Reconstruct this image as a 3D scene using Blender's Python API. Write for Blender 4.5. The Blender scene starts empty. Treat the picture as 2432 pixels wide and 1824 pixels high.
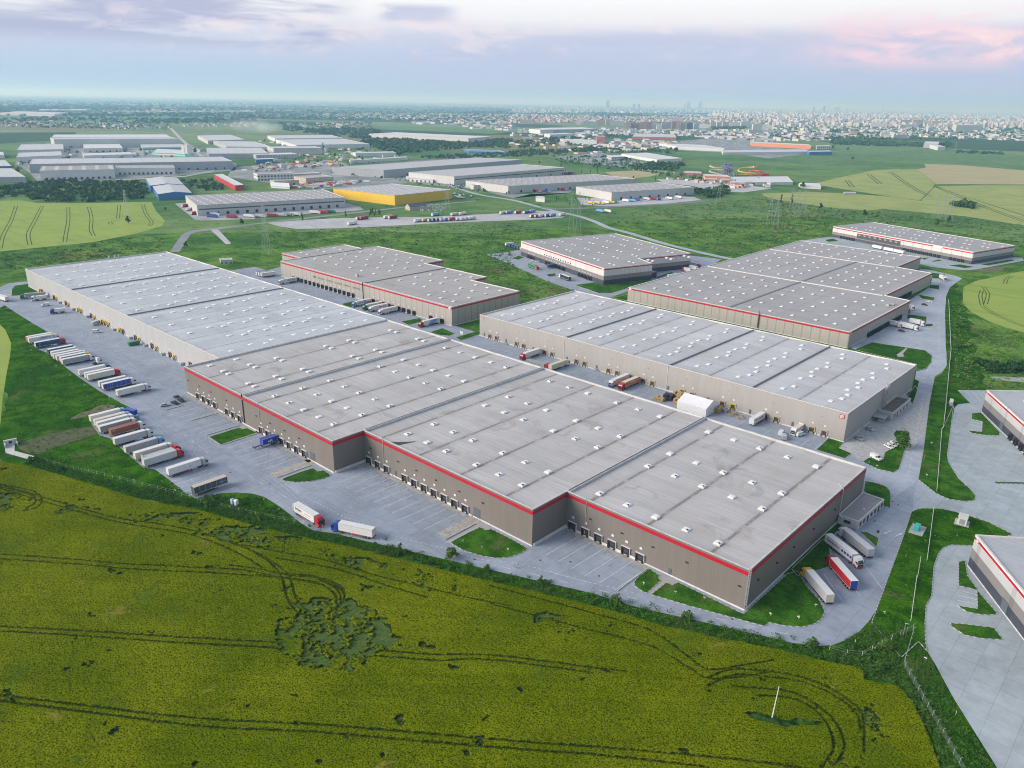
import bpy, bmesh, math, random
import numpy as np
from mathutils import Vector, Matrix
from mathutils.geometry import tessellate_polygon

S = bpy.context.scene
random.seed(7)
RNG = np.random.default_rng(11)
R = math.radians

# ------------------------------------------------------------------ camera
CAM_H = 145.0
FPX, PITCH, ROLL, YAW = 1818.3888, 0.352946, -0.0186052, 2.3124586
CX, CY = 1216.0, 912.0
_F = Vector((math.cos(YAW)*math.cos(PITCH), math.sin(YAW)*math.cos(PITCH), -math.sin(PITCH)))
_r = Vector((math.sin(YAW), -math.cos(YAW), 0.0))
_d = _F.cross(_r)
CAM_R = math.cos(ROLL)*_r + math.sin(ROLL)*_d
CAM_D = -math.sin(ROLL)*_r + math.cos(ROLL)*_d
cam_data = bpy.data.cameras.new('camera')
cam = bpy.data.objects.new('camera', cam_data)
S.collection.objects.link(cam)
cam.matrix_world = Matrix(((CAM_R.x, -CAM_D.x, -_F.x, 0.0), (CAM_R.y, -CAM_D.y, -_F.y, 0.0),
                           (CAM_R.z, -CAM_D.z, -_F.z, CAM_H), (0, 0, 0, 1)))
cam_data.sensor_width = 36.0
cam_data.lens = FPX/2432.0*36.0
cam_data.clip_start = 1.0
cam_data.clip_end = 400000.0
S.camera = cam

# ------------------------------------------------------------------ sun, sky, exposure
SUN_EL, SUN_AZ = R(24.0), R(232.0)          # azimuth measured from +X towards +Y (direction the sun stands in)
sun_data = bpy.data.lights.new('sun', 'SUN')
sun_data.energy = 2.1
sun_data.angle = R(40.0)
sun_data.color = (1.0, 0.93, 0.86)
sun = bpy.data.objects.new('sun', sun_data)
S.collection.objects.link(sun)
_sd = Vector((math.cos(SUN_AZ)*math.cos(SUN_EL), math.sin(SUN_AZ)*math.cos(SUN_EL), math.sin(SUN_EL)))
sun.rotation_euler = _sd.to_track_quat('Z', 'Y').to_euler()
S.view_settings.view_transform = 'Standard'
S.view_settings.look = 'None'
S.view_settings.gamma = 1.0
S.view_settings.exposure = 0.9
S.view_settings.use_curve_mapping = False
S.render.engine = 'CYCLES'
S.cycles.use_denoising = True
S.cycles.volume_bounces = 3
S.cycles.filter_width = 1.05
S.cycles.max_bounces = 7
S.cycles.diffuse_bounces = 3
S.cycles.sample_clamp_indirect = 4.0

world = bpy.data.worlds.new('World')
S.world = world
world.use_nodes = True


class NT:
    """small helper round a node tree"""
    def __init__(s, tree):
        s.t = tree; s.n = tree.nodes; s.l = tree.links
    def new(s, kind, **kw):
        n = s.n.new(kind)
        for k, v in kw.items(): setattr(n, k, v)
        return n
    def put(s, sock, v):
        if hasattr(v, 'is_output') or isinstance(v, bpy.types.NodeSocket): s.l.new(v, sock)
        elif v is not None:
            if sock.type == 'RGBA' and len(v) == 3: v = (*v, 1.0)
            sock.default_value = v
    def math(s, op, a, b=None, c=None, clamp=False):
        n = s.new('ShaderNodeMath', operation=op, use_clamp=clamp)
        s.put(n.inputs[0], a)
        if b is not None: s.put(n.inputs[1], b)
        if c is not None: s.put(n.inputs[2], c)
        return n.outputs[0]
    def mix(s, f, a, b, mode='MIX'):
        n = s.new('ShaderNodeMix', data_type='RGBA', blend_type=mode)
        s.put(n.inputs[0], f); s.put(n.inputs[6], a); s.put(n.inputs[7], b)
        return n.outputs[2]
    def ss(s, v, a, b, lo=0.0, hi=1.0):
        n = s.new('ShaderNodeMapRange', interpolation_type='SMOOTHSTEP')
        s.put(n.inputs[0], v); n.inputs[1].default_value = a; n.inputs[2].default_value = b
        n.inputs[3].default_value = lo; n.inputs[4].default_value = hi
        return n.outputs[0]
    def noise(s, vec, scale, detail=3.0, rough=0.55, dist=0.0):
        n = s.new('ShaderNodeTexNoise')
        s.put(n.inputs['Vector'], vec); n.inputs['Scale'].default_value = scale
        n.inputs['Detail'].default_value = detail; n.inputs['Roughness'].default_value = rough
        n.inputs['Distortion'].default_value = dist
        return n.outputs[0]
    def xyz(s, x, y, z=0.0):
        n = s.new('ShaderNodeCombineXYZ')
        s.put(n.inputs[0], x); s.put(n.inputs[1], y); s.put(n.inputs[2], z)
        return n.outputs[0]
    def sep(s, v):
        n = s.new('ShaderNodeSeparateXYZ'); s.put(n.inputs[0], v)
        return n.outputs


def build_sky():
    w = NT(world.node_tree)
    w.n.clear()
    sky = w.new('ShaderNodeTexSky', sky_type='NISHITA', sun_disc=False, sun_elevation=SUN_EL,
                sun_rotation=math.pi/2-SUN_AZ, altitude=150.0, air_density=1.0, dust_density=2.0, ozone_density=1.0)
    tc = w.new('ShaderNodeTexCoord')
    x, y, z = w.sep(tc.outputs['Generated'])
    el = w.math('MULTIPLY', w.math('ARCSINE', z), 57.2958)
    # azimuth relative to the middle of the view, in degrees, + to the right
    cy_, sy_ = math.cos(YAW), math.sin(YAW)
    f = w.math('ADD', w.math('MULTIPLY', x, cy_), w.math('MULTIPLY', y, sy_))
    r = w.math('ADD', w.math('MULTIPLY', x, sy_), w.math('MULTIPLY', y, -cy_))
    az = w.math('MULTIPLY', w.math('ARCTAN2', r, f), 57.2958)
    K = 10.0                                    # background strength is 0.1
    SKYK = .76                                  # brightness of the cloud veil
    def C(r_, g_, b_): return (r_*K*SKYK, g_*K*SKYK, b_*K*SKYK)
    ramp = w.new('ShaderNodeValToRGB')
    w.put(ramp.inputs[0], w.math('DIVIDE', el, 30.0, clamp=True))
    e = ramp.color_ramp.elements
    stops = [(0.0, (.29, .40, .55)), (.05, (.325, .42, .565)), (.10, (.40, .45, .58)), (.14, (.50, .52, .61)),
             (.175, (.64, .64, .67)), (.22, (.70, .71, .72)), (1.0, (.56, .585, .63))]
    e[0].position, e[1].position = stops[0][0], stops[-1][0]
    e[0].color = (*stops[0][1], 1); e[1].color = (*stops[-1][1], 1)
    for p, c in stops[1:-1]:
        q = e.new(p); q.color = (*c, 1)
    base = w.mix(1.0, ramp.outputs[0], (K*SKYK, K*SKYK, K*SKYK), 'MULTIPLY')
    cv = w.xyz(w.math('MULTIPLY', az, .085), w.math('MULTIPLY', el, .55), 3.1)
    n1 = w.noise(cv, 1.0, 5.0, .56, .25)
    cv2 = w.xyz(w.math('MULTIPLY', az, .26), w.math('MULTIPLY', el, .80), 8.4)
    n2 = w.noise(cv2, 1.0, 5.0, .6, .5)
    def win(v, a, b, c, d): return w.math('MULTIPLY', w.ss(v, a, b), w.ss(v, c, d, 1.0, 0.0))
    # lavender bank low in the left half
    m1 = w.math('MULTIPLY', w.math('MULTIPLY', win(az, -70, -60, -14, -10), win(el, 2.6, 3.8, 6.6, 8.0)), w.ss(n1, .36, .52))
    col = w.mix(w.math('MULTIPLY', m1, .9), base, C(.315, .335, .475))
    m1b = w.math('MULTIPLY', w.math('MULTIPLY', win(az, -10, -8.5, -5.5, -3.5), win(el, 4.7, 5.2, 5.7, 6.2)), w.ss(n2, .36, .5))
    col = w.mix(w.math('MULTIPLY', m1b, .8), col, C(.37, .395, .55))
    # long lavender bank, middle to right
    m2 = w.math('MULTIPLY', w.math('MULTIPLY', win(az, -18, 0, 60, 80), win(el, .4, 1.6, 3.9, 5.2)), w.ss(n1, .2, .6))
    col = w.mix(w.math('MULTIPLY', m2, .75), col, C(.365, .405, .565))
    # pink glow in the clouds
    m3 = w.math('MULTIPLY', w.math('MULTIPLY', win(az, 17, 23, 60, 90), win(el, 1.9, 3.3, 4.6, 6.2)), w.ss(n2, .34, .62))
    col = w.mix(w.math('MULTIPLY', m3, .85), col, C(.70, .50, .57))
    m3b = w.math('MULTIPLY', w.math('MULTIPLY', win(az, 21, 27, 60, 80), win(el, 2.6, 3.6, 4.2, 5.2)), w.ss(n2, .46, .72))
    col = w.mix(w.math('MULTIPLY', m3b, .8), col, C(.76, .62, .60))
    m4 = w.math('MULTIPLY', w.math('MULTIPLY', win(az, -70, -60, 10, 20), win(el, 2.4, 3.4, 4.6, 5.8)), w.ss(n2, .5, .68))
    col = w.mix(w.math('MULTIPLY', m4, .55), col, C(.66, .58, .61))
    # higher up the thin cloud lets the blue sky through
    fac = w.math('MULTIPLY', w.ss(el, 8.0, 40.0, 1.0, .35), w.ss(w.math('ABSOLUTE', az), 50.0, 90.0, 1.0, .5))
    out = w.mix(fac, sky.outputs[0], col)
    bg = w.new('ShaderNodeBackground')
    w.put(bg.inputs[0], out); bg.inputs[1].default_value = 0.1
    o = w.new('ShaderNodeOutputWorld')
    w.l.new(bg.outputs[0], o.inputs[0])
build_sky()

# ------------------------------------------------------------------ surveying: photo point -> place on the ground
Z3 = 608.0/2212.0
def ray(px, py):
    return (CAM_R*((px-CX)/FPX) + CAM_D*((py-CY)/FPX) + _F)
def G(px, py, z=0.0):
    d = ray(px, py); t = (z-CAM_H)/d.z
    return (d.x*t, d.y*t)
def zp(o, pts, z=0.0):
    return [G(o[0]+x*Z3, o[1]+y*Z3, z) for x, y in pts]
def height_at(o, base, top):
    bx, by = zp(o, [base])[0]
    d = ray(o[0]+top[0]*Z3, o[1]+top[1]*Z3)
    t = math.hypot(bx, by)/math.hypot(d.x, d.y)
    return CAM_H+d.z*t
O1, O2, O3, O4, O5, O6, O7, O8 = (0, 560), (0, 760), (400, 760), (600, 560), (1000, 660), (1500, 760), (1824, 560), (1824, 960)
P1, P2, P3, P4, P5 = (300, 960), (800, 960), (1300, 1060), (1824, 1368), (500, 1368)
Q6, Q7, Q8, Q9 = (0, 200), (608, 200), (1216, 200), (1824, 200)
QB = (1150, 500)
def dsp(pts, z=0.0):                       # points read off the 2212 px wide overview
    return [G(x*1.09946, y*1.09946, z) for x, y in pts]

# ------------------------------------------------------------------ objects and tags
COL = S.collection
def tag(o, label=None, cat=None, group=None, kind=None):
    if label: o['label'] = label
    if cat: o['category'] = cat
    if group: o['group'] = group
    if kind: o['kind'] = kind
    return o
def empty(name, loc=(0, 0, 0), rz=0.0, label=None, cat=None, group=None):
    o = bpy.data.objects.new(name, None)
    o.empty_display_size = 1.0
    COL.objects.link(o); o.location = loc; o.rotation_euler = (0, 0, rz)
    return tag(o, label, cat, group)
def link(name, me, parent=None, loc=(0, 0, 0), rz=0.0):
    o = bpy.data.objects.new(name, me); COL.objects.link(o)
    if parent is not None: o.parent = parent
    o.location = loc; o.rotation_euler = (0, 0, rz)
    return o
def copy_tree(o, parent=None):
    c = o.copy(); COL.objects.link(c); c.parent = parent
    for ch in list(o.children): copy_tree(ch, c)
    return c


class MB:
    """collects faces for one mesh"""
    def __init__(s): s.v = []; s.f = []; s.m = []
    def face(s, pts, m=0):
        b = len(s.v); s.v.extend([tuple(p) for p in pts]); s.f.append(tuple(range(b, b+len(pts)))); s.m.append(m)
        return s
    def box(s, x0, x1, y0, y1, z0, z1, m=0, top=None, bottom=True):
        b = len(s.v)
        s.v.extend([(x0, y0, z0), (x1, y0, z0), (x1, y1, z0), (x0, y1, z0), (x0, y0, z1), (x1, y0, z1), (x1, y1, z1), (x0, y1, z1)])
        fs = [(0, 1, 5, 4), (1, 2, 6, 5), (2, 3, 7, 6), (3, 0, 4, 7), (4, 5, 6, 7)]
        ms = [m]*4+[m if top is None else top]
        if bottom: fs.append((3, 2, 1, 0)); ms.append(m)
        s.f.extend([tuple(b+i for i in f) for f in fs]); s.m.extend(ms)
        return s
    def frustum(s, x0, x1, y0, y1, z0, z1, ins, m=0, top=None):
        b = len(s.v)
        s.v.extend([(x0, y0, z0), (x1, y0, z0), (x1, y1, z0), (x0, y1, z0), (x0+ins, y0+ins, z1), (x1-ins, y0+ins, z1), (x1-ins, y1-ins, z1), (x0+ins, y1-ins, z1)])
        for f in [(0, 1, 5, 4), (1, 2, 6, 5), (2, 3, 7, 6), (3, 0, 4, 7)]: s.f.append(tuple(b+i for i in f)); s.m.append(m)
        s.f.append((b+4, b+5, b+6, b+7)); s.m.append(m if top is None else top)
        return s
    def prism(s, prof, x0, x1, m=0, edge=None):
        """profile in (y,z), counter-clockwise seen from +x, extruded along x"""
        n = len(prof); b = len(s.v)
        s.v.extend([(x0, y, z) for y, z in prof]); s.v.extend([(x1, y, z) for y, z in prof])
        s.f.append(tuple(b+n+i for i in range(n))); s.m.append(m)
        s.f.append(tuple(b+n-1-i for i in range(n))); s.m.append(m)
        for i in range(n):
            j = (i+1) % n
            s.f.append((b+i, b+j, b+n+j, b+n+i)); s.m.append(m if edge is None else edge)
        return s
    def tube(s, p, q, r0, r1=None, n=6, m=0, cap=True):
        r1 = r0 if r1 is None else r1
        p = Vector(p); q = Vector(q); d = (q-p).normalized()
        u = d.orthogonal().normalized(); w = d.cross(u); b = len(s.v)
        for c, r in ((p, r0), (q, r1)):
            for i in range(n):
                a = 2*math.pi*i/n
                s.v.append(tuple(c+u*(r*math.cos(a))+w*(r*math.sin(a))))
        for i in range(n):
            j = (i+1) % n
            s.f.append((b+i, b+j, b+n+j, b+n+i)); s.m.append(m)
        if cap:
            s.f.append(tuple(b+n+i for i in range(n))); s.m.append(m)
            s.f.append(tuple(b+n-1-i for i in range(n))); s.m.append(m)
        return s
    def poly(s, pts, z, m=0):
        vs = [Vector((x, y, 0)) for x, y in pts]; b = len(s.v)
        s.v.extend([(x, y, z) for x, y in pts])
        for t in tessellate_polygon([vs]):
            a, c, d = [vs[i] for i in t]
            if (c-a).cross(d-a).z < 0: t = (t[0], t[2], t[1])
            s.f.append(tuple(b+i for i in t)); s.m.append(m)
        return s
    def walls(s, pts, z0, z1, m=0):
        n = len(pts)
        for i in range(n):
            a, c = pts[i], pts[(i+1) % n]
            s.face([(a[0], a[1], z0), (c[0], c[1], z0), (c[0], c[1], z1), (a[0], a[1], z1)], m)
        return s
    def ribbon(s, pts, wd, z, m=0, closed=False):
        n = len(pts); b = len(s.v); L = []
        for i in range(n):
            p0 = pts[(i-1) % n] if (closed or i > 0) else pts[i]
            p1 = pts[(i+1) % n] if (closed or i < n-1) else pts[i]
            dx, dy = p1[0]-p0[0], p1[1]-p0[1]; l = math.hypot(dx, dy) or 1
            L.append((-dy/l*wd/2, dx/l*wd/2))
        for (x, y), (ox, oy) in zip(pts, L):
            s.v.append((x+ox, y+oy, z)); s.v.append((x-ox, y-oy, z))
        for i in range(n if closed else n-1):
            j = (i+1) % n
            s.f.append((b+2*i+1, b+2*j+1, b+2*j, b+2*i)); s.m.append(m)
        return s
    def mesh(s, name, mats):
        me = bpy.data.meshes.new(name)
        me.from_pydata(s.v, [], s.f)
        for mt in (mats if isinstance(mats, (list, tuple)) else [mats]): me.materials.append(mt)
        if any(s.m): me.polygons.foreach_set('material_index', s.m)
        me.update()
        return me
    def build(s, name, mats, parent=None, loc=(0, 0, 0), rz=0.0):
        return link(name, s.mesh(name, mats), parent, loc, rz)

def ccw(p):
    a = sum(p[i][0]*p[(i+1) % len(p)][1]-p[(i+1) % len(p)][0]*p[i][1] for i in range(len(p)))
    return list(p) if a > 0 else list(p)[::-1]
def offset(p, d):
    """push a counter-clockwise outline outwards by d"""
    n = len(p); out = []
    for i in range(n):
        a, b, c = Vector(p[i-1]), Vector(p[i]), Vector(p[(i+1) % n])
        e0 = (b-a).normalized(); e1 = (c-b).normalized()
        n0 = Vector((e0.y, -e0.x)); n1 = Vector((e1.y, -e1.x))
        k = (n0+n1); k = k/max(k.length_squared, .2)*2
        out.append((b.x+k.x*d, b.y+k.y*d))
    return out
def smooth(pts, n=4, closed=True):
    out = []; L = len(pts)
    rng = range(L) if closed else range(L-1)
    for i in rng:
        g = (lambda k: pts[k % L]) if closed else (lambda k: pts[min(max(k, 0), L-1)])
        p0, p1, p2, p3 = g(i-1), g(i), g(i+1), g(i+2)
        for k in range(n):
            t = k/n
            out.append(tuple(.5*(2*p1[j]+(p2[j]-p0[j])*t+(2*p0[j]-5*p1[j]+4*p2[j]-p3[j])*t*t+(3*p1[j]-p0[j]-3*p2[j]+p3[j])*t**3) for j in (0, 1)))
    if not closed: out.append(pts[-1])
    return out
def resample(pts, step, closed=False):
    P = list(pts)+([pts[0]] if closed else [])
    out = [P[0]]; need = step
    for a, b in zip(P, P[1:]):
        l = math.hypot(b[0]-a[0], b[1]-a[1]); pos = 0.0
        while l-pos >= need:
            pos += need; out.append((a[0]+(b[0]-a[0])*pos/l, a[1]+(b[1]-a[1])*pos/l)); need = step
        need -= l-pos
    return out

# ------------------------------------------------------------------ materials
MATS = {}
def new_mat(name):
    m = bpy.data.materials.new(name); m.use_nodes = True
    t = NT(m.node_tree); b = m.node_tree.nodes['Principled BSDF']
    return m, t, b
def M(name, col, rough=.7, spec=.3, var=0.0, scale=1.0, metal=0.0, space='pos', col2=None, bump=0.0, stretch=None):
    """plain surface with a little uneven tone"""
    if name in MATS: return MATS[name]
    m, t, b = new_mat(name)
    b.inputs['Roughness'].default_value = rough
    b.inputs['Specular IOR Level'].default_value = spec
    b.inputs['Metallic'].default_value = metal
    if var or col2:
        v = t.new('ShaderNodeNewGeometry').outputs['Position'] if space == 'pos' else t.new('ShaderNodeTexCoord').outputs['Object']
        if stretch:
            mp = t.new('ShaderNodeMapping'); t.put(mp.inputs[0], v); mp.inputs[3].default_value = stretch; v = mp.outputs[0]
        n = t.noise(v, scale, 4.0, .6)
        c2 = col2 or tuple(c*(1-var) for c in col)
        c1 = col if col2 else tuple(min(1, c*(1+var)) for c in col)
        out = t.mix(t.ss(n, .3, .7), c2, c1)
        t.put(b.inputs['Base Color'], out)
        if bump:
            bp = t.new('ShaderNodeBump'); bp.inputs[0].default_value = bump; t.put(bp.inputs['Height'], n)
            t.put(b.inputs['Normal'], bp.outputs[0])
    else:
        b.inputs['Base Color'].default_value = (*col, 1)
    MATS[name] = m
    return m

def mat_wall(name, col, line=1.0, dark=.82, zb=None, horizontal=False, spec=.35, rough=.5):
    """profiled metal cladding: narrow joints between panels, faint streaks; zb = [(height, colour), ...] bands from the ground up"""
    m, t, b = new_mat(name)
    pos = t.new('ShaderNodeNewGeometry').outputs['Position']
    x, y, z = t.sep(pos)
    c = col
    if zb:
        for h, cc in zb: c = t.mix(t.math('GREATER_THAN', z, h), c, cc)
    u = z if horizontal else t.math('ADD', x, t.math('MULTIPLY', y, .993))
    fr = t.math('FRACT', t.math('DIVIDE', u, line))
    j = t.math('LESS_THAN', fr, .10)
    panel = t.noise(t.xyz(t.math('FLOOR', t.math('DIVIDE', u, line*4.0)), 0.0, 0.0), 7.3, 0.0)
    n = t.noise(t.xyz(t.math('MULTIPLY', u, .5), t.math('MULTIPLY', z, .06), 0.0), 1.0, 4.0)
    tone = t.math('ADD', t.math('MULTIPLY', t.math('SUBTRACT', n, .5), .22), t.math('MULTIPLY', t.math('SUBTRACT', panel, .5), .12))
    tone = t.math('ADD', tone, 1.0)
    tone = t.math('MULTIPLY', tone, t.math('SUBTRACT', 1.0, t.math('MULTIPLY', j, 1-dark)))
    out = t.mix(1.0, c, t.xyz(tone, tone, tone), 'MULTIPLY')
    t.put(b.inputs['Base Color'], out)
    b.inputs['Roughness'].default_value = rough
    b.inputs['Specular IOR Level'].default_value = spec
    return m

def mat_roof(name, col, x0, period, strip=1.05, dirt=(.16, .13, .11), streak=.10, valley=.5, patch=(.9, .86, .8), along='x', obj=False, stain=0.0):
    """membrane roof: sheets laid in strips, grime in the valleys every `period` metres, ponding stains"""
    m, t, b = new_mat(name)
    pos = t.new('ShaderNodeTexCoord').outputs['Object'] if obj else t.new('ShaderNodeNewGeometry').outputs['Position']
    x, y, z = t.sep(pos)
    if along == 'y': x, y = y, x
    s1 = t.noise(t.xyz(t.math('MULTIPLY', x, .035), t.math('MULTIPLY', y, 1/strip), 0.0), 1.0, 2.0, .6)
    s2 = t.noise(t.xyz(t.math('MULTIPLY', x, .02), t.math('MULTIPLY', y, .12), 4.0), 1.0, 3.0, .6)
    big = t.noise(pos, .02, 4.0, .6)
    fine = t.noise(pos, .7, 4.0, .65)
    tone = t.math('ADD', t.math('MULTIPLY', t.math('SUBTRACT', s1, .5), streak*3.0), t.math('MULTIPLY', t.math('SUBTRACT', s2, .5), streak*2.6))
    tone = t.math('ADD', tone, t.math('MULTIPLY', t.math('SUBTRACT', big, .5), .36))
    tone = t.math('ADD', tone, t.math('MULTIPLY', t.math('SUBTRACT', fine, .5), .16))
    lap = t.math('LESS_THAN', t.math('FRACT', t.math('DIVIDE', y, strip*2)), .09)
    tone = t.math('SUBTRACT', t.math('ADD', tone, 1.0), t.math('MULTIPLY', lap, .11))
    c = t.mix(1.0, col, t.xyz(tone, tone, tone), 'MULTIPLY')
    # tan ponding patches
    pn = t.noise(t.xyz(t.math('MULTIPLY', x, .035), t.math('MULTIPLY', y, .06), 9.0), 1.0, 3.0, .6)
    c = t.mix(t.math('MULTIPLY', t.ss(pn, .54, .66), .6), c, tuple(a*p for a, p in zip(col, patch)))
    # valley grime
    d = t.math('ABSOLUTE', t.math('SUBTRACT', t.math('FRACT', t.math('ADD', t.math('DIVIDE', t.math('SUBTRACT', x, x0), period), .5)), .5))
    d = t.math('MULTIPLY', d, period)
    g = t.noise(t.xyz(t.math('MULTIPLY', x, .5), t.math('MULTIPLY', y, .16), 2.0), 1.0, 5.0, .7)
    wob = t.math('MULTIPLY', t.math('SUBTRACT', g, .5), 1.6)
    line = t.math('MULTIPLY', t.ss(t.math('ADD', d, wob), .3, 1.0, 1.0, 0.0), t.ss(g, .36, .54))
    soft = t.ss(d, 0.0, 4.0, .28, 0.0)
    c = t.mix(t.math('MULTIPLY', line, valley), c, dirt)
    c = t.mix(t.math('MULTIPLY', soft, valley), c, tuple(.6*a+.4*q for a, q in zip(col, dirt)))
    if stain:
        sn = t.noise(pos, .055, 6.0, .7, .6)
        c = t.mix(t.math('MULTIPLY', t.ss(sn, .56, .68), stain), c, (.20, .16, .14))
    t.put(b.inputs['Base Color'], c)
    b.inputs['Roughness'].default_value = .62
    b.inputs['Specular IOR Level'].default_value = .35
    return m

def mat_paving(name, col, slab=6.0, tint=(.9, .95, 1.0), oil=.4, rough=.75):
    m, t, b = new_mat(name)
    pos = t.new('ShaderNodeNewGeometry').outputs['Position']
    x, y, z = t.sep(pos)
    big = t.noise(pos, .035, 5.0, .62)
    mid = t.noise(pos, .28, 5.0, .65)
    fine = t.noise(pos, 2.5, 3.0, .7)
    tone = t.math('ADD', t.math('MULTIPLY', t.math('SUBTRACT', big, .5), .70), t.math('MULTIPLY', t.math('SUBTRACT', mid, .5), .46))
    tone = t.math('ADD', t.math('ADD', tone, t.math('MULTIPLY', t.math('SUBTRACT', fine, .5), .22)), 1.0)
    jx = t.math('LESS_THAN', t.math('FRACT', t.math('DIVIDE', x, slab)), .022)
    jy = t.math('LESS_THAN', t.math('FRACT', t.math('DIVIDE', y, slab)), .022)
    tone = t.math('MULTIPLY', tone, t.math('SUBTRACT', 1.0, t.math('MULTIPLY', t.math('MAXIMUM', jx, jy), .24)))
    cell = t.noise(t.xyz(t.math('FLOOR', t.math('DIVIDE', x, slab)), t.math('FLOOR', t.math('DIVIDE', y, slab)), 0), 3.7, 0.0)
    tone = t.math('MULTIPLY', tone, t.math('ADD', .88, t.math('MULTIPLY', cell, .24)))
    c = t.mix(1.0, col, t.xyz(tone, tone, tone), 'MULTIPLY')
    o = t.noise(pos, .45, 6.0, .72, .4)
    c = t.mix(t.math('MULTIPLY', t.ss(o, .60, .74), oil), c, tuple(k*.38 for k in col))
    t.put(b.inputs['Base Color'], c)
    b.inputs['Roughness'].default_value = rough
    b.inputs['Specular IOR Level'].default_value = .3
    return m

def mat_grass(name, a, b2, c3, s=1.0, flower=0.0, dry=(.20, .17, .08), dryf=.0, spots=.5):
    """meadow: blades in three greens at several sizes, dry patches, pale flower heads"""
    m, t, b = new_mat(name)
    pos = t.new('ShaderNodeNewGeometry').outputs['Position']
    n0 = t.noise(pos, .012*s, 5.0, .6)
    n1 = t.noise(pos, .08*s, 5.0, .65)
    n2 = t.noise(pos, .9*s, 4.0, .7)
    n3 = t.noise(pos, 4.0*s, 2.0, .7)
    c = t.mix(t.ss(n1, .38, .62), tuple(q*.78 for q in a), tuple(q*1.12 for q in b2))
    c = t.mix(t.math('MULTIPLY', t.ss(n0, .45, .68), .8), c, c3)
    k = t.math('ADD', t.math('MULTIPLY', t.math('SUBTRACT', n2, .5), 2.0), t.math('MULTIPLY', t.math('SUBTRACT', n3, .5), 1.1))
    k = t.math('MAXIMUM', t.math('ADD', k, 1.0), .25)
    c = t.mix(1.0, c, t.xyz(k, k, k), 'MULTIPLY')
    if dryf:
        nd = t.noise(pos, .03*s, 5.0, .65, .3)
        c = t.mix(t.math('MULTIPLY', t.ss(nd, .56, .70), dryf), c, dry)
    if spots:
        nb = t.noise(pos, .22*s, 6.0, .75)
        c = t.mix(t.math('MULTIPLY', t.ss(nb, .56, .66), spots), c, tuple(q*.35 for q in a))
    if flower:
        v = t.new('ShaderNodeTexVoronoi'); t.put(v.inputs['Vector'], pos); v.inputs['Scale'].default_value = .45*s
        fl = t.math('MULTIPLY', t.math('LESS_THAN', v.outputs['Distance'], .16), t.ss(t.noise(pos, .05*s, 3.0), .5, .62))
        c = t.mix(t.math('MULTIPLY', fl, flower), c, (.42, .45, .34))
    t.put(b.inputs['Base Color'], c)
    bp = t.new('ShaderNodeBump'); bp.inputs[0].default_value = .7; bp.inputs[1].default_value = .5
    t.put(bp.inputs['Height'], n2); t.put(b.inputs['Normal'], bp.outputs[0])
    b.inputs['Roughness'].default_value = .95
    b.inputs['Specular IOR Level'].default_value = .0
    return m

def mat_windows(name, wall, glass, fx, fz, wx=.55, wz=.5, var=.2, roof=(.3, .3, .3)):
    """distant block: rows of windows set in a plastered wall"""
    m, t, b = new_mat(name)
    tc = t.new('ShaderNodeTexCoord').outputs['Object']
    x, y, z = t.sep(tc)
    ge = t.new('ShaderNodeNewGeometry')
    nz = t.sep(ge.outputs['Normal'])[2]
    u = t.math('ADD', x, y)
    a = t.math('LESS_THAN', t.math('FRACT', t.math('DIVIDE', u, fx)), wx)
    c = t.math('LESS_THAN', t.math('FRACT', t.math('DIVIDE', z, fz)), wz)
    n = t.noise(tc, .08, 2.0)
    wl = t.mix(n, tuple(k*(1-var) for k in wall), tuple(min(1, k*(1+var)) for k in wall))
    col = t.mix(t.math('MULTIPLY', a, c), wl, glass)
    col = t.mix(t.math('GREATER_THAN', nz, .6), col, roof)
    t.put(b.inputs['Base Color'], col)
    b.inputs['Roughness'].default_value = .8
    return m
# ================================================================== THE SETTING
GRASS = mat_grass('meadow_grass', (.040, .130, .010), (.062, .170, .014), (.028, .095, .012), 1.0, .5, dryf=.4)
LAWN = mat_grass('lawn_grass', (.036, .120, .010), (.056, .158, .015), (.024, .086, .011), 2.2, .3, dryf=.4, spots=.35)
STRIP = mat_grass('verge_grass', (.024, .100, .004), (.048, .142, .006), (.018, .076, .008), 1.6, .35, dryf=.4, spots=.6)
WILD = mat_grass('rough_meadow', (.068, .170, .026), (.120, .225, .040), (.036, .110, .028), .45, .55, dry=(.17, .14, .06), dryf=.55, spots=.75)
YARD = mat_paving('yard_concrete', (.285, .325, .385), 6.0, oil=.55)
ROADM = mat_paving('road_concrete', (.36, .40, .455), 5.0, oil=.38)
PALE = mat_paving('pale_concrete', (.335, .385, .41), 7.0, oil=.16)
LOTM = mat_paving('lorry_park_concrete', (.44, .44, .45), 8.0, oil=.2)
ASPH = mat_paving('asphalt', (.17, .175, .185), 9.0, oil=.3)
PAINT = M('road_paint', (.66, .67, .68), .7, .2, var=.25, scale=.9)
KERBW = M('kerb_white', (.50, .51, .51), .8)
KERBD = M('kerb_dark', (.22, .22, .23), .8)
KERBG = M('kerb_grey', (.42, .42, .42), .8, var=.15, scale=.6)

def structure(name, mb, mats):
    o = mb.build(name, mats); o['kind'] = 'structure'; return o

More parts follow.
